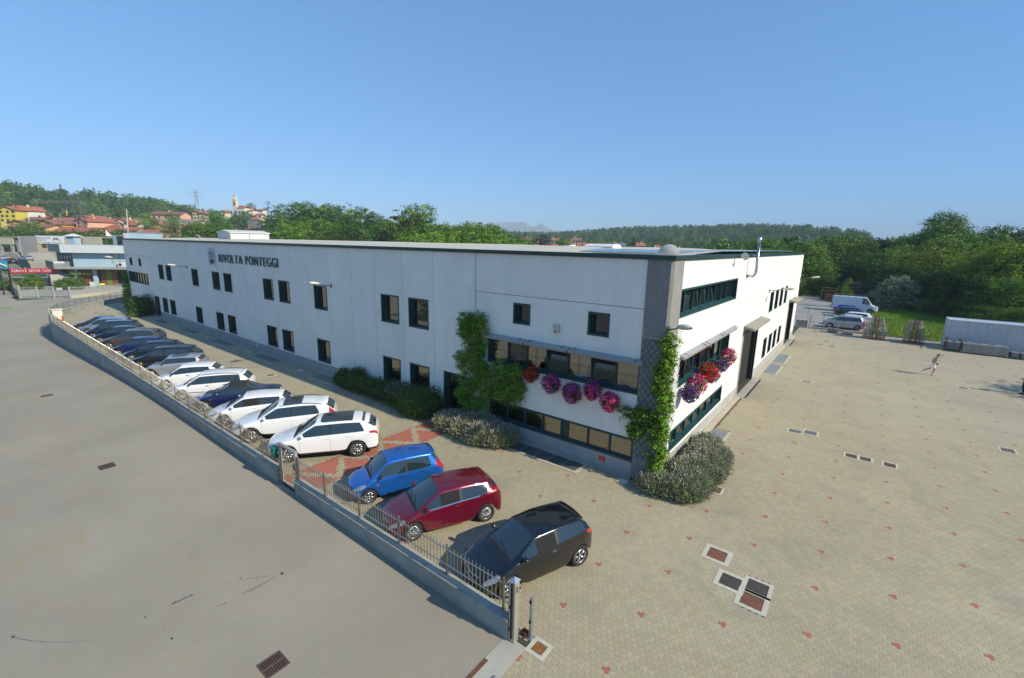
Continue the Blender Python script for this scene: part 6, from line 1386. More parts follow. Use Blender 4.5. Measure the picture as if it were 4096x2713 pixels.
# hanging baskets
def basket(label, loc, r, cols, ext=(1, 1, 1), trail=0):
    t = thing('hanging_basket', label, 'hanging basket', loc, group='petunia baskets hanging from the first floor windows')
    MB().use(mat('basket_pot', (.05, .035, .02), .8)).lathe([(.05, -.28), (.14, -.2), (.17, 0), (.165, 0), (.01, -.02)], 12).build('pot', t)
    MB().use(DARK).tube([(0, 0, 0), (0, 0, r*1.6)], .006, 4).build('hook', t)
    lob = [((0, 0, 0), (r*ext[0], r*ext[1], r*ext[2])), ((0, 0, -.1), (r*.8*ext[0], r*.8*ext[1], r*.9)), ((r*.5, 0, r*.5), (r*.5, r*.5, r*.4)), ((-r*.4, -.05, r*.5), (r*.45, r*.5, r*.45))]
    ob('foliage', crown(lob, 1100, .06, HEDGE2, 'foliage', clump=.4), t, kind='stuff')
    tot = sum(c[1] for c in cols)
    for m, share, (ox, oy, oz), sc in cols:
        n = int(820*share/tot); C, D = ellipsoid_shell(n, (ox*r, oy*r, oz*r), (r*ext[0]*sc, r*ext[1]*sc, r*ext[2]*sc), .88); C += D*(.10*r*np.sin(D[:, :1]*7+D[:, 2:3]*5))+RNG.normal(0, .02, C.shape); kk = (np.sin(D[:, 0]*6+ox*9)+np.cos(D[:, 2]*5+D[:, 1]*4)) > -.75; C, D = C[kk], D[kk]; n = len(C)
        # each blossom is a small five sided funnel
        nr = D+RNG.normal(0, .35, D.shape); nr /= np.linalg.norm(nr, axis=1)[:, None]; a = np.cross(nr, [0, 0, 1.]); a /= np.linalg.norm(a, axis=1)[:, None]+1e-9; b = np.cross(nr, a)
        k = 5; V = []; F = []
        s = RNG.uniform(.026, .040, n)[:, None]
        ring = [C+nr*.025+(a*math.cos(2*math.pi*j/k)+b*math.sin(2*math.pi*j/k))*s for j in range(k)]
        V = np.stack([C]+ring, 1).reshape(-1, 3); base = np.arange(n)[:, None]*6
        F = np.concatenate([np.concatenate([base, base+1+j, base+1+(j+1) % k], 1) for j in range(k)]); ti = np.tile(RNG.uniform(.7, 1.2, n), k)
        ob('blossoms', np_mesh('blossoms', V, F, m, ti), t, kind='stuff')
RD = mat('petunia_red', (.60, .015, .02), .7, attr='tint'); PU = mat('petunia_purple', (.46, .015, .30), .7, attr='tint'); PK = mat('petunia_pink', (.85, .05, .28), .7, attr='tint'); VI = mat('petunia_violet', (.17, .06, .28), .7, attr='tint')
O = (0, 0, 0)
basket('red petunia basket, leftmost under the shaded ribbon window', (-5.85, -.38, 3.5), .32, [(RD, 1, O, 1)])
basket('purple petunia basket right of the red one on the shaded side', (-4.75, -.38, 3.3), .40, [(PU, 1, O, 1)], (1, .9, 1.05))
basket('dark purple petunia basket, third on the shaded side', (-3.68, -.38, 3.1), .40, [(PU, 1, O, 1)], (1, .9, 1.1))
basket('pink and purple petunia basket, fourth on the shaded side', (-2.72, -.38, 3.42), .36, [(PU, .5, (0, 0, .15), 1), (PK, .6, (.05, -.05, -.15), .95)], (1, .9, .95))
basket('bright pink petunia basket nearest the corner on the shaded side', (-1.9, -.40, 3.12), .38, [(PK, 1, O, 1)])
basket('violet and green petunia basket nearest the corner on the sunlit side', (.45, 2.35, 3.38), .34, [(VI, .5, (0, -.3, -.2), 1)])
basket('pink petunia basket beside the violet one on the sunlit side', (.42, 3.35, 3.45), .40, [(PK, 1, O, 1)], (.9, 1, 1.05))
basket('red petunia basket high on the sunlit side', (.42, 4.95, 3.72), .40, [(RD, 1, O, 1)], (.9, 1.25, .9))
basket('pink petunia basket just below the red one on the sunlit side', (.40, 5.75, 3.35), .34, [(PK, 1, O, 1)])
basket('green violet petunia basket near the far end of the sunlit window', (.40, 7.4, 3.62), .34, [(VI, .35, (0, 0, -.3), 1)])
basket('pink petunia basket farthest from the corner on the sunlit side', (.40, 8.9, 3.65), .40, [(PK, 1, O, 1)], (.9, 1, 1.15))
# meadow grass
def grass(name, label, poly_fn, n, h, m, x0, x1, y0, y1):
    X = RNG.uniform(x0, x1, n*2); Y = RNG.uniform(y0, y1, n*2); k = poly_fn(X, Y); X, Y = X[k][:n], Y[k][:n]; n = len(X)
    hh = h*RNG.uniform(.4, 1.3, n); a = RNG.uniform(0, 6.28, n); w = .05; d = np.stack([np.cos(a)*w, np.sin(a)*w, 0*a], 1); lean = RNG.normal(0, .25, (n, 2))*hh[:, None]
    B = np.stack([X, Y, np.zeros(n)-.02], 1); T_ = B+np.concatenate([lean, hh[:, None]+.02], 1)
    V = np.stack([B-d, B+d, T_], 1).reshape(-1, 3); pat = .75+.5*np.sin(X*.35+2*np.sin(Y*.13))*np.sin(Y*.21)
    g = RNG.uniform(.7, 1.3, n); t = np.stack([g*(1+.5*np.clip(pat-.7, 0, 1)), g, g*.8], 1)
    ob(name, np_mesh(name, V, np.arange(3*n).reshape(n, 3), m, t), None, label=label, kind='stuff')
GM = mat('grass_blade', (.17, .29, .03), .8, attr='tint', trans=.3)
grass('grass', 'rough green meadow grass behind the scaffold stacks', lambda X, Y: (X > 7.2+np.maximum(0, Y-74)*-.15), 60000, .38, GM, 4, 40, 49, 96)
# ------------------------------------------------------------------ yard furniture and scaffold stock
GALV2 = mat('scaffold_galv', (.29, .30, .29), .55, metal=.35, var=.2, vscale=4)
REDP = mat('red_oxide', (.22, .045, .02), .75, var=.25, vscale=5)
def frame_mesh(w, h):
    mb = MB().use(GALV2); mb.tube([(0, -w/2, 0), (0, -w/2, h), (0, w/2, h), (0, w/2, 0)], .024, 4); mb.tube([(0, -w/2, h*.45), (0, w/2, h*.45)], .018, 4); mb.tube([(0, -w/2, h*.05), (.04, 0, h*.45), (0, w/2, h*.05)], .016, 4); mb.tube([(.03, -w*.3, h*.5), (.05, -w*.3, h+.10)], .02, 4); return mb.mesh('scaffold_frame')
def stack(x0, x1, y, label, tiers, seed):
    t = thing('scaffold_stack', label, 'scaffold stack', ((x0+x1)/2, y, 0), group='stacks of galvanised scaffold frames'); rs = random.Random(seed)
    hw = (x1-x0)/2; ms = [frame_mesh(1.15, .82), frame_mesh(1.0, .70)]
    for s in (-.12, .16):
        MB().use(REDP).box(s-.035, s+.035, -.7, -.63, 0, 2.45).build('upright', t); MB().use(REDP).box(s-.035, s+.035, .63, .7, 0, 2.45).build('upright', t)
    for y_, z in ((-.66, .08), (.66, .08)): MB().use(REDP).box(-hw, hw, y_-.04, y_+.04, z-.05, z+.03).build('base_beam', t)
    for z in (1.95, 2.12): MB().use(REDP).tube([(-hw-.1, .3, z), (hw+.25, .3, z)], .025, 5).build('cross_bar', t)
    for ti, (z, a, b) in enumerate(tiers):
        n = int((b-a)/.095)
        for i in range(n):
            x = a+(i+.5)*(b-a)/n
            if abs(x) < .07: continue
            ob('scaffold_frame', ms[rs.randrange(2)], t, loc=(x, rs.uniform(-.08, .08), z+rs.uniform(-.03, .05)), rot=(rs.uniform(-.03, .03), rs.uniform(-.32, -.12) if ti % 2 else rs.uniform(.05, .3), rs.uniform(-.06, .06)))
stack(6.15, 8.15, 45.9, 'tall stack of galvanised scaffold frames with red posts nearest the parked cars', [(.12, -.95, .95), (.82, -.7, .95), (1.5, -.45, .15), (1.5, .45, .8)], 1)
stack(9.6, 11.2, 46.0, 'tall stack of galvanised scaffold frames in front of the meadow', [(.12, -.8, .8), (.82, -.78, .8), (1.5, -.75, .1), (1.5, .25, .6)], 2)
def tube_pile(x0, x1, y0, y1, z1, label, m=GALV2, r=.035, frame=None, name='tube_pile', along='x'):
    t = thing(name, label, 'scaffold tubes', ((x0+x1)/2, (y0+y1)/2, 0), group='piles of scaffold tubes and planks'); hx, hy = (x1-x0)/2, (y1-y0)/2
    nz = int((z1-.1)/(2*r)); ny = int(2*hy/(2*r)); me = MB().use(m).tube([(-hx, 0, 0), (hx, 0, 0)], r*.95, 6).mesh('tube')
    for k in range(nz):
        for j in range(ny):
            if 0 < j < ny-1 and k < nz-1: continue
            ob('tube', me, t, loc=(random.uniform(-.05, .05), -hy+r+j*2*r, .1+r+k*2*r))
    MB().use(DARK).box(-hx*.95, hx*.95, -hy+2.2*r, hy-2.2*r, .1, z1-2.4*r).build('inner_tubes', t)  # near-black block filling the inside of the pile
    for x in (-hx*.8, hx*.8): MB().use(frame or GALV2).box(x-.04, x+.04, -hy-.06, hy+.06, 0, .1).build('bearer', t)
    if frame:
        for x in (-hx*.88, hx*.88):
            for y in (-hy-.05, hy+.05): MB().use(frame).box(x-.04, x+.04, y-.04, y+.04, 0, z1+.28).build('post', t)
            MB().use(frame).box(x-.04, x+.04, -hy-.05, hy+.05, z1+.2, z1+.28).build('cross_beam', t)
tube_pile(2.9, 3.95, 46.5, 47.3, .58, 'small crate of galvanised tubes left of two by the car park fence', frame=GALV2)
tube_pile(4.3, 5.35, 46.4, 47.1, .36, 'low bundle of galvanised tubes right of two by the car park fence')
tube_pile(12.6, 13.75, 43.5, 44.5, .92, 'rusty framed rack of tubes at the left end of the container', frame=RUST)
tube_pile(17.0, 17.5, 42.9, 43.8, .6, 'small tube bundle right of the long plank pile'); tube_pile(17.65, 18.15, 42.8, 43.8, .6, 'small tube bundle at the right picture edge')
t = thing('plank_pile', 'long pile of galvanised scaffold planks in front of the container', 'scaffold planks', (15.3, 43.5, 0)); PK_ = mat('steel_plank', (.30, .33, .32), .5, metal=.5, var=.15, vscale=2)
pm = MB().use(PK_).box(-1.5, 1.5, -.15, .15, 0, .05).mesh('plank')
for k in range(14):
    for j in range(3): ob('plank', pm, t, loc=(random.uniform(-.05, .05), -.36+.34*j, .08+k*.06))
for x in (-.9, 0, .9):
    for y in (-.15, .15): MB().use(mat('pale_bar', (.55, .57, .55), .5)).box(x-.22, x+.22, y-.05, y+.05, .93, .97).build('bearer', t)
for y in (-.5, .5): MB().use(GALV2).tube([(-1.5, y, .98), (1.5, y, .98)], .025, 5).build('rail', t)
# container with real corrugation
ct = thing('shipping_container', 'long pale corrugated shipping container at the right edge of the yard', 'container', (12.7, 45.0, 0))
CW = mat('container_paint', (.46, .53, .60), .6, var=.10, vscale=.7, dirt=((.42, .25, .18), .7, .35)); Lc, Hc, Dc = 12.19, 2.85, 2.44
def corr(n, L_, H_, amp=.045):
    prof = []; p = L_/n
    for i in range(n): x = i*p; prof += [(x, 0), (x+p*.28, 0), (x+p*.5, amp), (x+p*.78, amp)]
    prof.append((L_, 0)); return prof
for k in range(9):
    pr = corr(5, (Lc-.24)/9-.012, 1); x0 = .12+k*(Lc-.24)/9; mb = MB().use(CW); vs = [(x0+a, .03+b, .16) for a, b in pr]+[(x0+a, .03+b, Hc-.1) for a, b in pr]; n = len(pr)
    mb.add(vs, [(i, i+1, n+i+1, n+i) for i in range(n-1)]); mb.build('side_panel', ct)
    mb = MB().use(CW); vs = [(x0+a, .05, Hc-.02-b*.6) for a, b in pr]+[(x0+a, Dc-.05, Hc-.02-b*.6) for a, b in pr]; mb.add(vs, [(i, i+1, n+i+1, n+i) for i in range(n-1)]); mb.build('roof_panel', ct)
pr = corr(10, Dc-.24, 1); mb = MB().use(CW); n = len(pr); mb.add([(.03+b, .12+a, .16) for a, b in pr]+[(.03+b, .12+a, Hc-.1) for a, b in pr], [(i+1, i, n+i, n+i+1) for i in range(n-1)]); mb.build('end_wall', ct)
MB().use(CW).box(.1, Lc-.1, Dc-.06, Dc-.02, .16, Hc-.1).build('rear_side', ct); MB().use(CW).box(Lc-.05, Lc, .1, Dc-.1, .16, Hc-.1).build('door_end', ct)
for x in (0, Lc-.12):
    for y in (0, Dc-.12): MB().use(CW).box(x, x+.12, y, y+.12, .0, Hc).build('corner_post', ct)
for z in (.02, Hc-.1):
    for y in (0.0, Dc-.08): MB().use(CW).box(.12, Lc-.12, y, y+.08, z, z+.1+.04*(z < 1)).build('rail', ct)
    for x in (0, Lc-.08): MB().use(CW).box(x, x+.08, .12, Dc-.12, z, z+.1+.04*(z < 1)).build('end_rail', ct)
# car park fence: thin posts, bottom rail, gate with braces
cf = thing('wire_fence', 'thin rusty post and wire fence between yard and car park', 'fence', (0, 0, 0))
for x, y in ((2.3, 48.4), (4.2, 48.4), (6.2, 48.6), (8.6, 48.75), (11.95, 48.9)): MB().use(mat('post_dark', (.06, .055, .05), .7)).tube([(x, y, 0), (x, y, 1.9)], .022, 5).build('post', cf)
MB().use(RUST).box(1.2, 12.5, 48.56, 48.62, .09, .15).build('bottom_rail', cf)
for z in (.7, 1.2, 1.75): MB().use(GALV2).tube([(1.3, 48.4, z), (12, 48.85, z)], .005, 3).build('wire', cf)
g = thing('mesh_gate', 'tall narrow open gate frame beside the warehouse rear corner', 'gate', (.3, 48.6, 0)); DKP = mat('post_dark', (.06, .055, .05), .7)
MB().use(DKP).tube([(-.35, 0, 2.6), (.35, 0, 2.6), (.33, 0, 0)], .025, 5).build('frame', g); MB().use(DKP).tube([(.6, 0, 0), (.6, 0, 1.6)], .025, 5).build('post', g); MB().use(DKP).tube([(.75, 0, 1.6), (.75, 0, 0)], .02, 5).build('post', g); MB().use(DKP).tube([(.78, 0, 1.1), (1.5, -.4, 0)], .015, 5).build('brace', g); MB().use(DKP).tube([(.3, 0, .9), (-.5, .5, .1)], .015, 5).build('brace', g)
MB().use(CONC).box(-.5, .75, 48.9, 49.5, -.1, .85).build('concrete_block', label='pale concrete block behind the gate frame at the rear corner', cat='block')
cover((11.75, 12.35, 39.9, 40.25), (.04, .04, .04), 'dark slot drain seen beyond the head of the running man', .05, False)
# scrap and timber stored beyond the van
YEL = mat('yellow_frame', (.40, .20, .03), .7, var=.2); ORG = mat('orange_frame', (.55, .17, .02), .7, var=.2); BRN = mat('brown_steel', (.14, .095, .07), .8, var=.3, vscale=3); GRP = mat('grey_plank', (.34, .33, .31), .8, var=.15, vscale=2)
def crate(name, label, x, y, w, d, h, m, n=5, z=0):
    t = thing(name, label, 'storage rack', (x, y, z), group='steel stillages stored beyond the van')
    for sx in (-1, 1):
        for sy in (-1, 1): MB().use(m).box(sx*w/2-.05, sx*w/2+.05, sy*d/2-.05, sy*d/2+.05, 0, h).build('post', t)
    for k in range(n):
        z_ = .1+(h-.15)*k/(n-1)
        MB().use(m).box(-w/2+.05, w/2-.05, -d/2-.03, -d/2+.03, z_-.04, z_+.04).build('bar', t); MB().use(m).box(-w/2+.05, w/2-.05, d/2-.03, d/2+.03, z_-.04, z_+.04).build('bar', t)
    MB().use(mat('stored_stuff', (.07, .055, .045), .9, var=.4, vscale=3)).box(-w/2+.1, w/2-.1, -d/2+.1, d/2-.1, .1, h*.75).build('load', t)
for i, (x, y, w, h, m, lb_) in enumerate([(.3, 90, 2.2, 2.3, YEL, 'yellow framed stillage farthest left behind the van'), (2.4, 92, 1.6, 2.5, YEL, 'yellow framed stillage second from the left behind the van'), (1.0, 86.5, 1.5, 1.3, ORG, 'low orange stillage behind the tail of the van'), (2.7, 86.8, 1.5, 1.2, ORG, 'second low orange stillage behind the tail of the van'), (5.0, 93, 2.4, 2.6, BRN, 'brown stillage behind the van roof'), (7.6, 93, 1.8, 3.0, BRN, 'tall brown stillage behind the front of the van'), (3.6, 95, 2.2, 3.0, BRN, 'brown stillage piled with scrap behind the van')]): crate('stillage', lb_, x, y, w, 1.3, h, m)
for k, (x, y, w, z) in enumerate([(10.6, 95, 5.4, 1.7), (10.2, 97.5, 4.6, 2.2)]):
    t = thing('plank_stack', ['long grey plank stack behind the van cab', 'farther grey plank stack with a sloping top sheet'][k], 'planks', (x, y, 0), group='grey plank stacks beyond the van')
    MB().use(BRN).box(-w/2, w/2, -.6, .6, 0, z-.45).build('base_stack', t)
    for i in range(5): MB().use(GRP).box(-w/2+random.uniform(-.2, .2), w/2+random.uniform(-.2, .2), -.7+.28*i, -.46+.28*i, z-.4, z-.25+random.uniform(0, .1)).build('plank', t)
t = thing('scrap_heap', 'heap of brown scrap boards lying on the stillages behind the van', 'scrap')
for i in range(26): x, y = random.uniform(2.6, 6.8), random.uniform(94, 96); M = Matrix.Translation((x, y, 2.7+random.uniform(0, .8)*(1-abs(x-4.4)/2.6))) @ Euler((random.uniform(-.3, .3), random.uniform(-.5, .5), random.uniform(-.6, .6))).to_matrix().to_4x4(); MB().use(random.choice([BRN, RUST, GRP])).box(-.9, .9, -.1, .1, -.03, .03, M).build('board', t)
wl2 = far(3512, 1195, 116); MB().use(mat('old_concrete', (.13, .13, .125), .9, var=.3, vscale=.4)).box(wl2.x-6, wl2.x+6, 113, 113.3, 0, 3.6).build('concrete_wall', label='dark concrete wall in the shade behind the plank stacks', cat='wall')
lp = thing('yard_light', 'thin pale light pole with a short arm before the dark wood', 'lamp post', (8.9, 101, 0)); MB().use(ALU).tube([(0, 0, 0), (0, 0, 5.3)], .05, 6).build('pole', lp); MB().use(ALU).box(-.9, .05, -.1, .1, 5.25, 5.4).build('lamp_head', lp)
# trees just outside the frame whose shade falls on the yard
tree('broad', 32.0, 31.0, 12.0, 'leafy tree off to the right shading the far yard', None, 1.0, 0, 0)
tree('broad', 35.5, 36.5, 10.5, 'second leafy tree off to the right shading the far yard', None, .9, 0, 1)
# ------------------------------------------------------------------ people
SKIN = mat('skin', (.42, .20, .12), .6); 
def skinned(name, pts, edges, m, parent, sub=2, root=0):
    """one continuous tapered surface grown round a skeleton; pts: (x,y,z,r)"""
    me = bpy.data.meshes.new(name); bm = bmesh.new(); lay = bm.verts.layers.skin.verify(); vs = []
    for i, (x, y, z, r) in enumerate(pts):
        v = bm.verts.new((x, y, z)); rr = r if hasattr(r, '__len__') else (r, r); v[lay].radius = rr; v[lay].use_root = (i == root); vs.append(v)
    for a, b in edges: bm.edges.new((vs[a], vs[b]))
    bm.to_mesh(me); bm.free(); o = bpy.data.objects.new('tmp', me); COL.objects.link(o)
    s = o.modifiers.new('skin', 'SKIN'); s.use_smooth_shade = True; s.branch_smoothing = .6; q = o.modifiers.new('sub', 'SUBSURF'); q.levels = q.render_levels = sub
    em = bpy.data.meshes.new_from_object(o.evaluated_get(bpy.context.evaluated_depsgraph_get())); bpy.data.objects.remove(o); em.materials.clear(); em.materials.append(m)
    em.polygons.foreach_set('use_smooth', [True]*len(em.polygons)); return ob(name, em, parent)
def person(label, loc, rz, pose, top_m, bottom_m, shoe_m, long_legs, long_sleeves, cap=None, hair=None):
    """pose: joint name -> (x forward, y left, z)"""
    p = pose; t = thing('person', label, 'person', loc, rz)
    J = [('pelvis', .115), ('belly', .12), ('chest', (.15, .12)), ('neck', .055), ('head0', .07), ('head1', .098), ('head2', .085),
         ('shL', .062), ('elL', .043), ('wrL', .030), ('haL', .034), ('shR', .062), ('elR', .043), ('wrR', .030), ('haR', .034),
         ('hipL', .095), ('knL', .062), ('anL', .042), ('toL', .035), ('hipR', .095), ('knR', .062), ('anR', .042), ('toR', .035)]
    ix = {n: i for i, (n, r) in enumerate(J)}; pts = [(*p[n], r) for n, r in J]
    E = [('pelvis', 'belly'), ('belly', 'chest'), ('chest', 'neck'), ('neck', 'head0'), ('head0', 'head1'), ('head1', 'head2'), ('chest', 'shL'), ('shL', 'elL'), ('elL', 'wrL'), ('wrL', 'haL'), ('chest', 'shR'), ('shR', 'elR'), ('elR', 'wrR'), ('wrR', 'haR'), ('pelvis', 'hipL'), ('hipL', 'knL'), ('knL', 'anL'), ('anL', 'toL'), ('pelvis', 'hipR'), ('hipR', 'knR'), ('knR', 'anR'), ('anR', 'toR')]
    skinned('body', pts, [(ix[a], ix[b]) for a, b in E], SKIN, t)
    V = lambda n: Vector(p[n]); hd = V('head1'); fwd = Vector((1, 0, 0)); hy = (V('head2')-V('head0')).normalized(); fw = (fwd-hy*fwd.dot(hy)).normalized(); sd = hy.cross(fw)
    # face: nose, eyes, mouth, ears
    f = hd+fw*.095
    MB().use(SKIN).tube([f+hy*.02-fw*.01, f+fw*.02-hy*.015, f-hy*.025-fw*.005], .014, 6).build('nose', t)
    for s in (-1, 1):
        MB().use(mat('eye', (.02, .015, .01), .3)).lathe([(.01, -1), (1, 0), (.01, 1)], 8, Matrix.Translation(f+sd*.034*s+hy*.025-fw*.012) @ Matrix.Diagonal((.010, .012, .008, 1))).build('eye', t)
        MB().use(SKIN).lathe([(.01, -1), (1, 0), (.01, 1)], 8, Matrix.Translation(hd+sd*.098*s) @ Matrix.Diagonal((.018, .010, .032, 1))).build('ear', t)
    MB().use(mat('lips', (.28, .09, .07), .6)).tube([f-hy*.05-fw*.012+sd*.022, f-hy*.052-fw*.004, f-hy*.05-fw*.012-sd*.022], .006, 5).build('mouth', t)
    # hands: palm tips with five bent fingers
    for h, w in (('haL', 'wrL'), ('haR', 'wrR')):
        d = (V(h)-V(w)).normalized(); side = d.cross(Vector((0, 0, 1))); side = side.normalized() if side.length > .1 else Vector((0, 1, 0)); curl = side.cross(d)
        for k in range(4): b = V(h)+side*(.028-.018*k); l = [.055, .064, .06, .048][k]; MB().use(SKIN).tube([b, b+d*l*.6+curl*.008, b+d*l*.9+curl*.03], .0085, 5, r2=.006).build('finger', t)
        MB().use(SKIN).tube([V(h)-d*.02+side*.03, V(h)+side*.055+d*.02, V(h)+side*.05+d*.05], .010, 5, r2=.007).build('thumb', t)
    # clothes as slightly larger skins
    lift = lambda n, k=1.0, dr=.0: (*p[n], dr)
    tp = [(*p['pelvis'], .135), (*p['belly'], .135), (*p['chest'], (.165, .135)), (*((V('chest')*.55+V('neck')*.45)), .09), (*(V('chest').lerp(V('shL'), .85)), .074), (*(V('chest').lerp(V('shR'), .85)), .074)]; te = [(0, 1), (1, 2), (2, 3), (2, 4), (2, 5)]
    if long_sleeves:
        for sh, el in (('shL', 'elL'), ('shR', 'elR')): tp += [(*p[sh], .075), (*(V(sh).lerp(V(el), .75)), .062)]
        te += [(4, 6), (6, 7), (5, 8), (8, 9)]
    skinned('shirt', tp, te, top_m, t, 1, 1)
    k = .97 if long_legs else .72
    bp_ = [(*p['belly'], .125), (*p['pelvis'], .145)]; be = [(0, 1)]
    for hp, kn, an in (('hipL', 'knL', 'anL'), ('hipR', 'knR', 'anR')):
        i = len(bp_); bp_ += [(*p[hp], .115)]; be.append((1, i))
        if long_legs: bp_ += [(*p[kn], .082), (*V(kn).lerp(V(an), .9), .062)]; be += [(i, i+1), (i+1, i+2)]
        else: bp_ += [(*V(hp).lerp(V(kn), .88), .098)]; be += [(i, i+1)]
    skinned('trousers' if long_legs else 'shorts', bp_, be, bottom_m, t, 1, 1)
    for an, to in (('anL', 'toL'), ('anR', 'toR')):
        a, b = V(an), V(to); d = (b-a); d.z = 0 if abs(d.z) < .06 else d.z; d.normalize()
        skinned('shoe', [(*(a-d*.07-Vector((0, 0, .045))), .045), (*(a-Vector((0, 0, .03))), .052), (*(b-Vector((0, 0, .005))), .046), (*(b+d*.06), .036)], [(0, 1), (1, 2), (2, 3)], shoe_m, t, 1, 1)
    hm = cap or hair
    M = Matrix.Translation(hd+hy*.02) @ Matrix((( *fw, 0), (*sd, 0), (*hy, 0), (0, 0, 0, 1))).transposed()
    c = MB().use(hm).lathe([(.112, 0), (.110, .04), (.09, .085), (.05, .112), (.005, .12)], 14, M).build('cap' if cap else 'hair', t, smooth=True)
    if cap:
        mb = MB().use(hm); vs = [M @ Vector((.105*math.cos(a), .105*math.sin(a), .01)) for a in np.linspace(-1, 1, 7)]+[M @ Vector((.105+.085*math.cos(a), .095*math.sin(a), -.005)) for a in np.linspace(-1.3, 1.3, 7)]
        mb.add(vs, [(i, i+1, 8+i, 7+i) for i in range(6)]); mb.build('peak', c)
        MB().use(mat('cap_yellow', (.55, .75, .03), .6)).lathe([(.114, .02), (.1125, .05)], 14, M).build('cap_band', c)
    return t
run = dict(pelvis=(0, 0, .93), belly=(.03, 0, 1.06), chest=(.08, 0, 1.27), neck=(.12, 0, 1.44), head0=(.15, 0, 1.50), head1=(.18, 0, 1.58), head2=(.19, 0, 1.66),
    shL=(.08, .19, 1.38), elL=(-.04, .24, 1.12), wrL=(.14, .18, .98), haL=(.20, .14, .95), shR=(.08, -.19, 1.38), elR=(-.08, -.26, 1.12), wrR=(.10, -.20, .93), haR=(.17, -.16, .90),
    hipL=(0, .09, .88), knL=(-.12, .10, .50), anL=(-.50, .10, .30), toL=(-.56, .10, .17), hipR=(0, -.09, .88), knR=(.12, -.10, .50), anR=(.02, -.10, .09), toR=(.15, -.10, .045))
person('running man in grey vest, white shorts and a dark cap with yellow', (10.62, 30.1, 0), R(4), run, mat('vest_grey', (.12, .13, .14), .8), mat('shorts_white', (.80, .80, .84), .8), mat('shoe_white', (.6, .6, .62), .6), False, False, cap=mat('cap_dark', (.03, .035, .03), .8))
cm_ = MB().use(DARK).box(10.78, 10.88, 29.9, 29.98, .9, 1.0).build('camera_bag', label='small black device held at the waist of the running man', cat='camera')
std = dict(pelvis=(0, 0, .93), belly=(.01, 0, 1.06), chest=(.01, 0, 1.28), neck=(.02, 0, 1.46), head0=(.03, 0, 1.52), head1=(.05, 0, 1.60), head2=(.05, 0, 1.68),
    shL=(0, .19, 1.40), elL=(-.02, .25, 1.13), wrL=(.16, .22, 1.02), haL=(.23, .2, 1.02), shR=(0, -.19, 1.40), elR=(-.03, -.25, 1.13), wrR=(.15, -.20, 1.0), haR=(.22, -.18, 1.0),
    hipL=(0, .09, .88), knL=(.03, .10, .50), anL=(-.03, .10, .09), toL=(.11, .11, .045), hipR=(0, -.09, .88), knR=(.02, -.10, .50), anR=(-.04, -.10, .09), toR=(.10, -.11, .045))
person('person in grey shirt and dark blue trousers cut off by the right edge', (15.08, 27.85, 0), R(185), std, mat('shirt_grey', (.22, .23, .25), .8), mat('trousers_navy', (.012, .018, .06), .85), mat('shoe_dark', (.03, .03, .035), .7), True, True, hair=mat('hair_dark', (.03, .02, .015), .8))
# ------------------------------------------------------------------ neighbours, village, church
def vplane(P0, d):
    d = Vector((d[0], d[1], 0)).normalized(); n = Vector((-d.y, d.x, 0)); P0 = Vector(P0)
    def f(px, py):
        r_ = ray(px, py); t = (P0-Vector(CAM)).dot(n)/r_.dot(n); q = Vector(CAM)+r_*t; return (q-P0).dot(d), q.z
    return f, d, n
def frameM(P0, d):
    """local frame: x along the facade, y into the building, z up (absolute)"""
    n = Vector((-d.y, d.x, 0)); return Matrix(((d.x, n.x, 0, P0[0]), (d.y, n.y, 0, P0[1]), (0, 0, 1, 0), (0, 0, 0, 1)))
WINM = mat('far_window', (.03, .03, .035), .2); SHUT = mat('shutter_brown', (.09, .04, .02), .7); TERRA = mat('roof_terracotta', (.33, .105, .06), .85, var=.18, vscale=.6, fine=.25, fscale=3); TERRB = mat('roof_brown', (.22, .10, .07), .85, var=.2, vscale=.6, fine=.25, fscale=3); RGREY = mat('roof_slate', (.14, .14, .145), .7, var=.1)
def wallm(nm, c): return mat('plaster_'+nm, c, .9, var=.07, vscale=.4)
RIGHTV = Vector((_r.x, _r.y, 0))
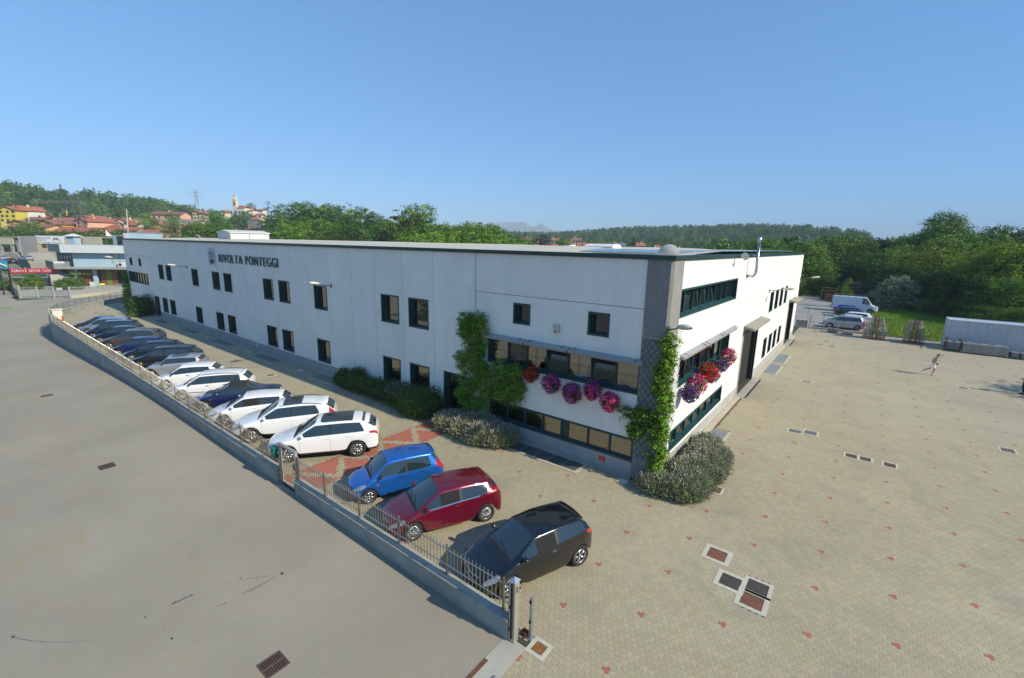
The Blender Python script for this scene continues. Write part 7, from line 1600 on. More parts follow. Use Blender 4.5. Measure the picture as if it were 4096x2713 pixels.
def house(label, pxl, pxr, pyb, pye, pyr, rng, wall, roof=None, gable=False, turn=0, depth=9, rows=1, cols=3, cat='house', group='houses of the village on the left hillside', chimney=True, winm=None, over=.7):
    roof = roof or TERRA; P0 = far(pxl, pyb, rng); d = (Matrix.Rotation(R(turn), 3, 'Z') @ RIGHTV)
    f, d, n = vplane(P0, d); w = f(pxr, pyb)[0]; ze = f(pxl, pye)[1]; zr = f((pxl+pxr)/2, pyr)[1]; zb = P0.z
    M = frameM(P0, d); t = thing('house', label, cat, group=group)
    if zr < ze+.3: zr = ze+.8
    mb = MB().use(wall); mb.box(0, w, 0, depth, zb-4, ze, M)
    if gable: mb.add([M @ Vector(v) for v in ((0, 0, ze), (w, 0, ze), (w/2, 0, zr), (0, depth, ze), (w, depth, ze), (w/2, depth, zr))], [(0, 1, 2), (4, 3, 5)])
    else:
        xe = [M @ Vector(v) for v in ((0, 0, ze), (0, depth, ze), (0, depth/2, zr), (w, 0, ze), (w, depth, ze), (w, depth/2, zr))]; mb.add(xe, [(1, 0, 2), (3, 4, 5)])
    mb.build('wall', t)
    o = over; th = .18; mb = MB().use(roof)
    if gable:
        k = (zr-ze)/(w/2)
        for s in (-1, 1):
            xe = w/2+s*(w/2+o); q = [(w/2, -o, zr+.02), (xe, -o, ze-o*k+.02), (xe, depth+o, ze-o*k+.02), (w/2, depth+o, zr+.02)]; q2 = [(a, b, c+th) for a, b, c in q]
            mb.add([M @ Vector(v) for v in q+q2], [(4, 5, 6, 7), (3, 2, 1, 0), (0, 1, 5, 4), (1, 2, 6, 5), (2, 3, 7, 6), (3, 0, 4, 7)])
    else:
        k = (zr-ze)/(depth/2)
        for s in (-1, 1):
            ye = depth/2+s*(depth/2+o); q = [(-o, depth/2, zr+.02), (-o, ye, ze-o*k+.02), (w+o, ye, ze-o*k+.02), (w+o, depth/2, zr+.02)]; q2 = [(a, b, c+th) for a, b, c in q]
            mb.add([M @ Vector(v) for v in q+q2], [(4, 5, 6, 7), (3, 2, 1, 0), (0, 1, 5, 4), (1, 2, 6, 5), (2, 3, 7, 6), (3, 0, 4, 7)])
    rf = mb.build('roof', t)
    if chimney: x = w*random.uniform(.25, .75); MB().use(wall).box(x-.35, x+.35, depth*.4, depth*.4+.6, ze, zr+.9, M).build('chimney', rf)
    hh = (ze-zb)/max(1, rows)
    for r_ in range(rows):
        for c in range(cols):
            x = w*(c+.5)/cols+random.uniform(-.3, .3); z = zb+hh*r_+hh*.38; ww = min(.55, w/cols*.3); wh_ = min(.75, hh*.28)
            wd = MB().use(winm or SHUT).box(x-ww, x+ww, -.06, .02, z-wh_*.6, z+wh_*1.3, M).build('window', t)
            MB().use(WINM).box(x-ww*.55, x+ww*.55, -.075, -.061, z-wh_*.5, z+wh_*1.2, M).build('pane', wd)
    return t
Y1 = wallm('yellow', (.62, .50, .06)); Y2 = wallm('deep_yellow', (.68, .38, .03)); PE = wallm('peach', (.66, .40, .20)); PI = wallm('pink', (.66, .38, .26)); WH = wallm('white', (.62, .61, .56)); CR = wallm('cream', (.66, .56, .36)); OR = wallm('orange', (.66, .30, .11)); BR = wallm('dark_wood', (.07, .05, .04)); RE = wallm('red', (.38, .07, .04)); BE = wallm('beige', (.48, .40, .30)); GY = wallm('grey', (.36, .37, .38)); CO = wallm('coral', (.55, .16, .08))
HS = [('bright yellow three storey block with balconies at the left picture edge', 2, 68, 889, 838, 826, 335, Y1, TERRA, True, 8, 12, 3, 3), ('tall white house side beside the bright yellow block', 64, 92, 884, 838, 824, 338, WH, TERRA, True, -10, 10, 3, 2),
 ('dark red house behind the tall white one', 92, 140, 880, 862, 849, 345, RE, TERRA, False, 0, 9, 1, 3), ('low brown roofed house right of the dark red one', 100, 165, 892, 878, 868, 325, BR, TERRB, False, 5, 9, 1, 2),
 ('orange yellow gabled house behind the long peach one', 30, 114, 902, 892, 882, 318, Y2, TERRB, True, 0, 9, 1, 2), ('long low peach house with shuttered windows', 34, 185, 927, 907, 897, 300, PE, TERRB, False, 0, 9, 1, 5),
 ('deep yellow gabled house with brown roof', 158, 218, 925, 894, 879, 308, Y2, TERRB, True, -6, 12, 2, 2), ('long dark timber barn house with wide tiled roof', 214, 308, 914, 888, 872, 320, BR, TERRA, False, 4, 11, 1, 4),
 ('tall pink gabled house with small dark windows', 310, 358, 932, 884, 873, 305, PI, TERRA, True, -8, 13, 3, 2), ('yellow gabled house peeping over the barn roof', 318, 362, 882, 872, 862, 345, Y1, TERRA, True, 0, 12, 1, 1), ('grey brown roof left of the peeping yellow house', 200, 290, 885, 879, 870, 350, BR, TERRB, False, 0, 9, 1, 1),
 ('wide terracotta roofed house in front of the pink one', 205, 352, 940, 930, 909, 285, PE, TERRA, False, -3, 12, 1, 2), ('terracotta roofed house behind right of the pink one', 366, 440, 896, 886, 874, 335, BE, TERRA, False, 0, 9, 1, 3), ('grey walled house in the middle of the village', 368, 448, 908, 900, 887, 322, GY, TERRA, False, 4, 9, 1, 2),
 ('white house with tiled roof above the sheds', 376, 448, 936, 912, 898, 308, WH, TERRA, False, -4, 10, 1, 2), ('cream gabled house with a balcony', 470, 512, 914, 886, 875, 325, CR, TERRA, True, 6, 12, 2, 2), ('small tiled house left of the cream gabled one', 447, 475, 905, 887, 878, 330, BE, TERRA, False, 0, 8, 1, 1),
 ('white house with dark shutters right of the cream gabled one', 514, 552, 929, 900, 889, 315, WH, TERRA, False, 0, 9, 2, 2), ('terracotta house with hipped look low behind the blue tower', 415, 535, 946, 928, 908, 290, WH, TERRA, False, 0, 12, 1, 3), ('grey white house with long balconies', 553, 602, 926, 902, 891, 318, GY, TERRB, False, 0, 10, 2, 4),
 ('orange gabled house right of the balconied one', 603, 668, 927, 908, 892, 316, OR, TERRB, True, 4, 12, 1, 2), ('small orange roofed house above the balconied one', 582, 622, 892, 889, 883, 345, OR, TERRA, False, 0, 8, 1, 1), ('long dark barn with tiled roof at the right of the village', 640, 750, 927, 910, 897, 320, BR, TERRA, False, -3, 10, 1, 4),
 ('small red roofed shed before the long barn', 692, 728, 936, 926, 917, 300, BR, TERRA, False, 0, 7, 1, 1), ('big low terracotta roof right above the warehouse edge', 542, 655, 956, 942, 920, 265, PE, TERRA, False, 0, 12, 1, 1), ('orange gable below the big low terracotta roof', 660, 712, 958, 945, 929, 262, OR, TERRB, True, 0, 12, 1, 1), ('terracotta roof end at the right of the big low one', 712, 748, 956, 947, 932, 268, RE, TERRA, False, 0, 10, 1, 1),
 ('long pink house standing alone on the slope', 604, 724, 877, 856, 846, 375, PI, TERRB, False, 2, 10, 1, 5), ('beige house half hidden by the huge dark tree', 772, 802, 878, 852, 842, 372, BE, TERRB, True, 0, 9, 2, 2), ('tiny cream house left below the church', 886, 903, 862, 848, 842, 430, CR, TERRA, True, 0, 7, 1, 1),
 ('cream house with red roof right of the church', 1019, 1044, 874, 863, 855, 430, CR, TERRA, False, 0, 8, 1, 3), ('red roof above right of the church annex', 1030, 1050, 845, 842, 836, 450, WH, TERRA, False, 0, 8, 1, 1), ('white house with red roof below the church', 1006, 1040, 889, 877, 869, 400, WH, TERRA, False, 0, 8, 1, 2),
 ('yellow orange house with grey roof left of the little crane', 1012, 1064, 930, 912, 898, 265, Y2, RGREY, False, 0, 12, 1, 2), ('yellow orange gabled wing facing the warehouse', 1064, 1110, 929, 910, 899, 263, Y2, RGREY, True, -8, 10, 1, 1), ('coral house with red roof below the yellow orange one', 1072, 1115, 960, 937, 926, 250, CO, TERRA, True, 0, 9, 2, 2), ('red roofed low house left of the yellow orange one', 985, 1013, 925, 918, 910, 270, RE, TERRA, False, 0, 8, 1, 1),
 ('low white house with brown roof over the warehouse edge', 1243, 1310, 966, 950, 940, 175, WH, TERRB, False, 3, 9, 1, 3), ('tiny brown roofed house under the huge dark tree', 893, 922, 925, 915, 907, 280, BE, TERRB, False, 0, 8, 1, 1)]
for h in HS: house(*h[:13], cols=h[13])
DG = 'distant houses over the warehouse roof'
for a in [('distant brown roofed house left of the purple tree', 2098, 2122, 966, 959, 950, 330, CR, TERRB), ('distant white house with orange roof right of the purple tree', 2208, 2234, 980, 962, 954, 330, WH, TERRA), ('distant low orange roof in front of the white house', 2190, 2228, 990, 985, 976, 300, CR, TERRA), ('distant long white house with brown roof', 2287, 2324, 978, 962, 953, 330, WH, TERRB), ('distant small orange house left of the long white one', 2268, 2287, 988, 975, 967, 300, OR, TERRA), ('distant low orange roof right of the small orange house', 2312, 2352, 990, 982, 973, 300, OR, TERRA), ('distant dark roofed house behind the roof light', 2340, 2385, 986, 981, 974, 310, GY, RGREY), ('distant long grey roofed factory behind the roof light', 2398, 2500, 992, 981, 971, 310, OR, RGREY), ('distant house with red roof right of the spruce', 2552, 2580, 994, 983, 973, 320, WH, TERRA), ('distant small red roof left of the dish', 2626, 2640, 994, 988, 981, 320, RE, TERRA), ('distant white shed roof over the solar panels', 2615, 2655, 1000, 996, 991, 260, WH, RGREY), ('distant pale shed roof right over the solar panels', 2700, 2740, 1003, 998, 993, 260, WH, RGREY), ('tiny distant house with orange roof on the ridge foot', 2140, 2160, 978, 972, 966, 330, CR, TERRA)]:
    house(*a, False, 0, 9, 1, 3, group=DG)
# garden wall of the pink house
def px_wall(label, pxl, pxr, pyt, pyb, rng, m, th=.4, turn=0, name='garden_wall', cat='wall'):
    P0 = far(pxl, pyb, rng); f, d, n = vplane(P0, Matrix.Rotation(R(turn), 3, 'Z') @ RIGHTV); w = f(pxr, pyb)[0]; zt = f(pxl, pyt)[1]; M = frameM(P0, d)
    return MB().use(m).box(0, w, 0, th, P0.z-3, zt, M).build(name, label=label, cat=cat)
px_wall('grey retaining wall below the long pink house', 540, 780, 873, 889, 365, wallm('old_wall', (.30, .29, .26)), turn=2)
px_wall('pale retaining wall below the church', 990, 1062, 882, 896, 395, wallm('old_wall', (.30, .29, .26)), turn=-12)
# church
P0 = far(941, 868, 505); f, d, n = vplane(P0, RIGHTV); M = frameM(P0, d); ch = thing('church', 'white hilltop church with a tall bell tower', 'church'); CHW = wallm('church', (.68, .62, .46))
u = lambda px, py: f(px, py)
x0, _ = u(933, 860); x1, _ = u(949, 860); zt = u(941, 800)[1]; zb = P0.z-6
MB().use(CHW).box(x0, x1, 0, x1-x0, zb, zt, M).build('tower', ch)
z2 = u(941, 797)[1]; MB().use(CHW).box(x0-.4, x1+.4, -.4, x1-x0+.4, zt, z2, M).build('cornice', ch)
xa, xb = x0+(x1-x0)*.2, x0+(x1-x0)*.8; z3 = u(941, 786)[1]; ztop = u(941, 779)[1]
MB().use(CHW).box(xa, xb, (x1-x0)*.2, (x1-x0)*.8, z2, z3, M).build('belfry', ch)
MB().use(wallm('dome', (.45, .36, .28))).lathe([((xb-xa)*.62, 0), ((xb-xa)*.6, (ztop-z3)*.3), ((xb-xa)*.3, (ztop-z3)*.8), (.1, (ztop-z3))], 10, M @ Matrix.Translation(((xa+xb)/2, (x1-x0)/2, z3))).build('dome', ch)
MB().use(DARK).tube([M @ Vector(((xa+xb)/2, (x1-x0)/2, ztop)), M @ Vector(((xa+xb)/2, (x1-x0)/2, ztop+2.2))], .12, 4).build('cross', ch)
MB().use(WINM).box(x0+(x1-x0)*.3, x0+(x1-x0)*.7, -.1, .0, zt-5, zt-1.6, M).build('bell_opening', ch); MB().use(wallm('clock', (.55, .6, .66))).box(x0+(x1-x0)*.3, x0+(x1-x0)*.7, -.15, 0, zt-9.5, zt-7.2, M).build('clock', ch)
def nave(pl, pr, pb, pe, pr_, dep, off, gable, lab):
    a = f(pl, pb)[0]; b = f(pr, pb)[0]; ze = f(pl, pe)[1]; zr = f(pl, pr_)[1]; mb = MB().use(CHW); mb.box(a, b, off, off+dep, zb-3, ze, M)
    if gable: mb.add([M @ Vector(v) for v in ((a, off, ze), (b, off, ze), ((a+b)/2, off, zr))], [(0, 1, 2)])
    mb.build('nave_wall', ch); mb = MB().use(TERRA); o = .6
    if gable: mb.add([M @ Vector(v) for v in ((a-o, off-o, ze), ((a+b)/2, off-o, zr+.3), (b+o, off-o, ze), (a-o, off+dep, ze), ((a+b)/2, off+dep, zr+.3), (b+o, off+dep, ze))], [(0, 1, 4, 3), (1, 2, 5, 4)])
    else: mb.add([M @ Vector(v) for v in ((a-o, off-o, ze), (b+o, off-o, ze), (b+o, off+dep/2, zr), (a-o, off+dep/2, zr), (b+o, off+dep, ze), (a-o, off+dep, ze))], [(0, 1, 2, 3), (3, 2, 4, 5)])
    mb.build('roof', ch)
    for k in range(2): x = a+(b-a)*(.3+.4*k); MB().use(WINM).box(x-.7, x+.7, off-.1, off, ze-5, ze-2.6, M).build('window', ch)
nave(953, 975, 868, 828, 822, 18, 4, True, ''); nave(966, 996, 874, 834, 826, 12, -6, False, ''); nave(996, 1018, 868, 844, 838, 10, -2, False, ''); nave(917, 932, 858, 823, 818, 14, 6, False, '')
# tower crane
def lattice(name, p, q, w, n, m, parent, r=.09):
    p, q = Vector(p), Vector(q); t = (q-p).normalized(); a = t.cross(Vector((0, 1, .3))).normalized(); b = t.cross(a); mb = MB().use(m); c = [(a+b), (a-b), (-a-b), (-a+b)]
    for k in c: mb.tube([p+k*w/2, q+k*w/2], r, 3, cap=False)
    for i in range(n):
        s0 = p+(q-p)*i/n; s1 = p+(q-p)*(i+1)/n
        for k in range(4): mb.tube([s0+c[k]*w/2, s1+c[(k+1) % 4]*w/2], r*.7, 3, cap=False)
    o = mb.build(name, parent); return o
CRM = mat('crane_grey', (.20, .20, .18), .7); cr = thing('tower_crane', 'grey tower crane standing in the village', 'crane')
pb = far(333, 935, 300); pt = far(323, 818, 300); lattice('mast', (pt.x, pt.y, pb.z), pt, 1.4, 12, CRM, cr, .075)
a = far(126, 807, 300); b = far(345, 816, 300); lattice('jib', a, pt+Vector((0, 0, 1.0)), 1.0, 24, CRM, cr, .06); lattice('counter_jib', pt+Vector((0, 0, 1.0)), b, 1.1, 6, CRM, cr, .06)
MB().use(mat('crane_green', (.08, .35, .28), .6)).tube([pt, far(324, 801, 300)], .35, 4, r2=.1).build('cat_head', cr)
hk = far(266, 845, 300); h2 = far(266, 862, 300); MB().use(mat('hook_yellow', (.6, .35, .02), .6)).tube([hk, (hk+h2)/2+Vector((.6, 0, 0)), h2], .35, 5).build('hook_block', cr); MB().use(CRM).tube([far(266, 812, 300), hk], .05, 3).build('cable', cr)
c2 = thing('small_crane', 'small pale green crane behind the yellow orange house', 'crane'); CG = mat('crane_pale', (.38, .52, .50), .6)
pt = far(1104, 875, 262); pb = far(1104, 925, 262); MB().use(CG).tube([(pt.x, pt.y, pb.z), pt], .35, 4).build('mast', c2); MB().use(CG).tube([far(1033, 878, 262), pt], .28, 4).build('jib', c2); MB().use(CG).tube([pt, far(1107, 866, 262), far(1113, 890, 262)], .18, 4).build('stay', c2); MB().use(WH).box(*sorted((far(1108, 868, 262).x, far(1116, 864, 262).x)), far(1108, 866, 262).y, far(1108, 866, 262).y+1, far(1112, 869, 262).z, far(1112, 862, 262).z).build('cabin', c2)
sc_ = thing('scaffold_tower', 'grey scaffold tower right of the coral house', 'scaffold'); q0 = far(1113, 935, 255); q1 = far(1128, 904, 255)
lattice('frame', (q0.x+1.2, q0.y, q0.z-1), (q0.x+1.2, q0.y, q1.z), 2.2, 4, GALV2, sc_, .09)
# pylon, masts
py_ = thing('power_pylon', 'steel lattice power pylon on the hill skyline', 'pylon'); PM = mat('pylon_steel', (.30, .34, .36), .6)
pt = far(782, 762, 560); pb = far(783, 830, 560); 
mb = MB().use(PM)
for sx in (-1, 1):
    for sy in (-1, 1): mb.tube([(pb.x+sx*2.6, pb.y+sy*2.6, pb.z-6), (pt.x+sx*.4, pt.y+sy*.4, pt.z)], .13, 3)
mb.build('mast_legs', py_)
lattice('mast', (pt.x, pt.y, pb.z+4), pt, 1.6, 9, PM, py_, .09)
for py2, w in ((762, 5.5), (773, 7.5), (788, 8.5)): q = far(782, py2, 560); dv = RIGHTV*w; MB().use(PM).tube([q-dv, q+Vector((0, 0, .8)), q+dv], .14, 3).build('cross_arm', py_)
for (lab, px, y0, y1, rg, r_) in (('tall thin white antenna mast behind the blue tower', 510, 838, 955, 150, .10), ('thin lamp pole among the village houses', 720, 893, 945, 255, .12), ('wooden pole beside the orange yellow house', 116, 868, 900, 300, .14), ('leaning pole at the left village edge', 20, 880, 925, 290, .12), ('thin aerial behind the long peach house', 242, 855, 880, 330, .08)):
    a = far(px-4 if px == 510 else px, y0, rg); b = far(px+4 if px == 510 else px, y1, rg); MB().use(mat('mast_pale', (.55, .55, .52), .6)).tube([b, a], r_, 5).build('antenna_mast', label=lab, cat='mast')
# hedge line above the sheds
def hedge_px(label, pl, pr, pyt, rng, h, n, m):
    a, b = far(pl, pyt, rng), far(pr, pyt, rng); zt = (a.z+b.z)/2; t = thing('hedge_line', label, 'hedge'); L_ = (b-a).length; k = int(L_/2.4); lob = []
    for i in range(k): q = a.lerp(b, (i+.5)/k); lob.append(((q.x, q.y, q.z-h*.45), (1.9, 1.9, h*.5*random.uniform(.85, 1.12))))
    ob('foliage', crown(lob, n, .55, m, 'foliage', clump=.5), t, kind='stuff')
hedge_px('dark clipped hedge line above the industrial sheds', -60, 560, 922, 225, 6.5, 16000, HEDGE)
hedge_px('scrub strip under the village at the warehouse edge', 560, 1010, 947, 210, 5, 9000, HEDGE)
# ------------------------------------------------------------------ industrial neighbours
SHED = wallm('shed_beige', (.46, .43, .33)); SHEDG = wallm('shed_grey', (.26, .27, .28)); LB_ = wallm('light_blue', (.36, .50, .60)); DB = wallm('shade_blue', (.20, .27, .33)); METW = mat('band_white', (.60, .63, .65), .4, var=.03); METD = mat('band_dark', (.24, .27, .30), .4)  # METD: white band's shaded copy, shade in its colour; also the tower's roof edge
S4 = lambda x, y: (x/4.127, 800+y/4.127); H4 = lambda x, y: (x/3.647, 900+y/3.647)
def vbox(mb, M, f, a, b, off, dep, zpad=0):
    """box on a facade plane between photo points a (left,bottom) and b (right,top)"""
    u0, z0 = f(*a); u1, z1 = f(*b); return mb.box(u0, u1, off, off+dep, z0-zpad, z1, M)
P0 = far(*S4(565, 1035), 185); f, d, n = vplane(P0, Matrix.Rotation(R(2), 3, 'Z') @ RIGHTV); M = frameM(P0, d)
sh = thing('factory', 'beige factory with a large white sign board on its end wall', 'factory')
k = 6; u0, z0 = f(*S4(650, 1035)); u1, z1 = f(*S4(1662, 610)); u00 = f(*S4(565, 610))[0]
edges = np.linspace(u00, u1, k+1)
for i in range(k): MB().use(SHED).box(edges[i]+.03, edges[i+1]-.03, 0, .3, z0-2, z1, M).build('wall_panel', sh)
MB().use(DARK).box(u00, u1, .28, .32, z0-2, z1-.1, M).build('backing_wall', sh); MB().use(wallm('shed_roof', (.2, .2, .2))).box(u00, u1, .3, 26, z1-.4, z1-.1, M).build('roof', sh)
sb = MB().use(mat('sign_board', (.72, .76, .80), .5)); vbox(sb, M, f, S4(628, 722), S4(1040, 598), -.15, .12); sb = sb.build('sign_board', sh)
NAVY = mat('sign_navy', (.03, .10, .25), .5)
LOFF[0] = .014
def sign_text(t_, a, b, parent, m, off=-.17, name='letter'):
    u0, zb_ = f(*a); u1, zt_ = f(*b); letters(t_, u0, u1, zb_, (zt_-zb_), parent, m, 0, lambda u_, v, w: M @ Vector((u_, off, v)), name)
sign_text('PRODUZIONE', S4(622, 642), S4(842, 614), sb, NAVY); sign_text('VENDITA', S4(626, 680), S4(768, 654), sb, NAVY); sign_text('RETI CORDAME ANTINAGGIO', S4(634, 716), S4(1034, 700), sb, NAVY)
uc, zc = f(*S4(938, 676)); uw = f(*S4(1015, 676))[0]-uc
for k_, (c, r0) in enumerate([((.8, .35, .15), 1.0), ((.85, .7, .2), .86), ((.3, .6, .3), .72), ((.15, .35, .7), .6)]):
    vs = []; nn = 10
    for i in range(nn+1): a = math.pi*i/nn; vs += [M @ Vector((uc-uw*r0*math.cos(a), -.16, zc+uw*r0*.72*math.sin(a))), M @ Vector((uc-uw*(r0-.13)*math.cos(a), -.16, zc+uw*(r0-.13)*.72*math.sin(a)))]
    MB().use(mat('rainbow_%d' % k_, c, .6)).add(vs, [(2*i, 2*i+2, 2*i+3, 2*i+1) for i in range(nn)]).build('rainbow_arc', sb)
sign_text('M', S4(900, 664), S4(975, 622), sb, mat('sign_blue', (.06, .12, .45), .5))
MB().use(mat('shed_window', (.10, .04, .03), .4)).box(f(*S4(702, 790))[0], f(*S4(778, 790))[0], -.05, 0, f(*S4(702, 790))[1], f(*S4(702, 733))[1], M).build('window', sh)
MB().use(DARK).box(f(*S4(1240, 735))[0], f(*S4(1365, 735))[0], -.4, .02, f(*S4(1240, 735))[1]-4, f(*S4(1240, 640))[1], M).build('gantry', sh)
# grey wing going back to the left, in the shade
P1 = P0.copy(); fl_, dl, nl = vplane(M @ Vector((u00, 0, P0.z)), Vector((.93, -.36, 0))); Ml = frameM(M @ Vector((u00, 0, P0.z)), dl)
w0 = fl_(*S4(330, 800))[0]; zt_ = fl_(*S4(560, 598))[1]; zb_ = fl_(*S4(600, 1040))[1]
wing = thing('factory_wing', 'shaded grey wing of the beige factory with strip windows', 'factory wing')
MB().use(SHEDG).box(w0, 0, 0, .3, zb_-2, zt_, Ml).build('wall', wing); MB().use(WINM).box(w0*.9, -.8, -.05, 0, zt_-3.6, zt_-2.7, Ml).build('strip_window', wing); MB().use(mat('shutter_blue', (.28, .36, .40), .5)).box(w0*.8, -1, -.05, 0, zb_, zb_+3.2, Ml).build('roller_door', wing)
for i in range(3): x = w0*.55+i*1.0; MB().use(WH).box(x, x+.35, -.2, 0, zt_-6.4, zt_-4.4, Ml).build('pilaster', wing)
P2 = far(-20, 800+860/4.127, 205); f2, d2, n2 = vplane(P2, RIGHTV); M2 = frameM(P2, d2); w2 = f2(*S4(375, 860))[0]; zt2 = f2(*S4(60, 600))[1]; zm2 = f2(*S4(60, 733))[1]; zl2 = f2(*S4(60, 860))[1]
hl = thing('open_shed', 'open fronted concrete shed at the left picture edge', 'shed')
MB().use(SHED).box(0, f2(*S4(215, 700))[0], 0, .3, zm2, zt2, M2).build('fascia_wall', hl); MB().use(SHEDG).box(f2(*S4(215, 700))[0], w2, .6, .9, zm2, zt2, M2).build('fascia_wall', hl); MB().use(DARK).box(0, w2, 9, 9.3, zl2-3, zt2, M2).build('back_wall', hl); MB().use(SHEDG).box(0, w2, 0, 9, zt2-.4, zt2-.05, M2).build('roof', hl)
for x in (f2(*S4(190, 800))[0], f2(*S4(300, 800))[0], f2(*S4(5, 800))[0]): MB().use(SHEDG).box(x-.3, x+.3, 0, .6, zl2-3, zm2, M2).build('column', hl)
MB().use(CONC).box(0, w2, -.2, 0, zl2-3, zl2, M2).build('low_wall', hl)
# roof clutter beyond: vent hut and small stacks
vh = thing('vent_hut', 'small white ventilation hut with a pyramid roof on the next roof', 'roof unit'); Pv = far(*S4(1165, 705), 160); fv, dv_, nv = vplane(Pv, RIGHTV); Mv = frameM(Pv, dv_); a = fv(*S4(1105, 705))[0]; b = fv(*S4(1228, 705))[0]; z0_ = Pv.z; z1_ = fv(*S4(1165, 600))[1]; z2_ = fv(*S4(1165, 556))[1]
MB().use(LB_).box(a, b, 0, b-a, z0_-1, z1_, Mv).build('housing', vh); mb = MB().use(WH); e = .5; mb.add([Mv @ Vector(v) for v in ((a-e, -e, z1_), (b+e, -e, z1_), (b+e, b-a+e, z1_), (a-e, b-a+e, z1_), ((a+b)/2-.2, (b-a)/2, z2_), ((a+b)/2+.2, (b-a)/2, z2_))], [(0, 1, 5, 4), (1, 2, 5), (2, 3, 4, 5), (3, 0, 4), (3, 2, 1, 0)]); mb.build('roof', vh)
for i, x in enumerate((1760, 1788, 1812, 1838)): a = far(*S4(x, 600), 150); b = far(*S4(x-8, 500+i*28), 150); MB().use(mat('stack_white', (.7, .7, .66), .5)).tube([a, b], .16, 6).build('chimney_pipe', label='thin white chimney pipe, %s of four left of the blue tower' % ['first', 'second', 'third', 'fourth'][i], cat='pipe', group='white chimney pipes left of the blue tower')
# showroom with white roof band, light blue wall and glass ground floor
A0 = Vector((-124.25, 3.14, -1.0)); DD = Vector((.6348, .7727, 0)); f, d, n = vplane(A0, DD); M = frameM(A0, d)
sr = thing('showroom', 'light blue showroom building with a white metal roof band', 'showroom')
corner = M @ Vector((-1.44, -1.3, 0)); fx_, dx_, nx_ = vplane(corner, Vector((1, .02, 0))); Mx = frameM(corner, dx_); lx = fx_(*H4(690, 300))[0]
ue = 16
for i in range(24): x = -1.44+(ue+1.44)*i/24; MB().use(METW).box(x+.015, x+(ue+1.44)/24-.015, -1.3, -1.2-.0*(i % 2), 5.72, 7.32, M).build('band_panel', sr)
nb_ = 8
for i in range(nb_): x = lx*i/nb_; MB().use(METD).box(lx*(i+1)/nb_+.03, x-.03, 0, .1, 5.72, 7.32, Mx).build('band_panel', sr)
mb = MB().use(wallm('flat_roof', (.35, .34, .33))); q = [M @ Vector((-1.4, -1.2, 0)), M @ Vector((ue, -1.2, 0)), M @ Vector((ue, 14, 0)), Mx @ Vector((lx, 12, 0)), Mx @ Vector((lx, .1, 0))]; mb.poly([(v.x, v.y) for v in q], 5.7, 7.2); mb.build('flat_roof', sr)
uc2 = M @ Vector((-.25, 0, 0)); fu, du, nu = vplane(uc2, Vector((1, .02, 0))); Mu = frameM(uc2, du); lu = fu(*H4(825, 450))[0]
MB().use(LB_).box(-.25, ue, 0, .3, 2.8, 5.72, M).build('upper_wall', sr)
gl_ = MB().use(mat('showroom_glass', (.02, .05, .08), .1)).box(lu, 0, 0, .2, 2.8, 5.72, Mu).build('upper_glazing', sr)
for i in range(6): x = lu*(i+.5)/6; MB().use(DB).box(x-.12, x+.12, -.1, 0, 2.8, 5.7, Mu).build('mullion', gl_)
for x0_, x1_ in ((6.6, 7.1), (7.9, 8.3)): MB().use(mat('old_panel', (.34, .36, .34), .7)).box(x0_, x1_, -.05, 0, 3.7, 5.5, M).build('wall_louvre', sr)
ac = thing('air_conditioner', 'white air conditioner unit on the showroom upper wall', 'air conditioner'); MB().use(WH).box(7.9, 9.0, -.6, -.1, 2.9, 3.8, M).build('casing', ac); MB().use(DARK).lathe([(.3, 0), (.28, -.02), (.01, -.02)], 12, M @ Matrix.Translation((8.3, -.61, 3.35)), 'y').build('fan', ac)
mb = MB().use(wallm('slab_edge', (.32, .32, .31))); mb.box(-2.8, ue, -1.6, 0, 2.42, 2.8, M); mb.build('floor_slab', sr)
lsl = fx_(*H4(650, 560))[0]; cb = M @ Vector((-2.8, -1.6, 0)); fb, db_, nb2 = vplane(cb, Vector((1, .02, 0))); Mb = frameM(cb, db_); lb2 = fb(*H4(655, 520))[0]; MB().use(wallm('slab_edge', (.32, .32, .31))).box(lb2, 0, 0, 6, 2.42, 2.8, Mb).build('floor_slab', sr)
BAL = mat('balcony_bar', (.55, .57, .58), .4, metal=.3)
for i in range(15): x = -2.75+2.65*i/14; MB().use(BAL).box(x-.035, x+.035, -1.58, -1.52, 2.8, 3.85, M).build('balcony_bar', sr)
MB().use(BAL).box(-2.8, -.1, -1.6, -1.5, 3.85, 3.93, M).build('handrail', sr); MB().use(BAL).box(lb2, 0, .0, .08, 3.85, 3.93, Mb).build('handrail', sr)
for i in range(34): x = lb2*(i+.5)/34; MB().use(GALV2).box(x-.05, x+.05, 0, .06, 2.8, 3.85, Mb).build('balcony_bar', sr)
MB().use(mat('awning_white', (.78, .77, .72), .6)).box(-2.7, -.9, -1.66, -1.6, 3.55, 3.95, M).build('rolled_banner', label='white rolled cloth on the showroom balcony rail', cat='cloth')
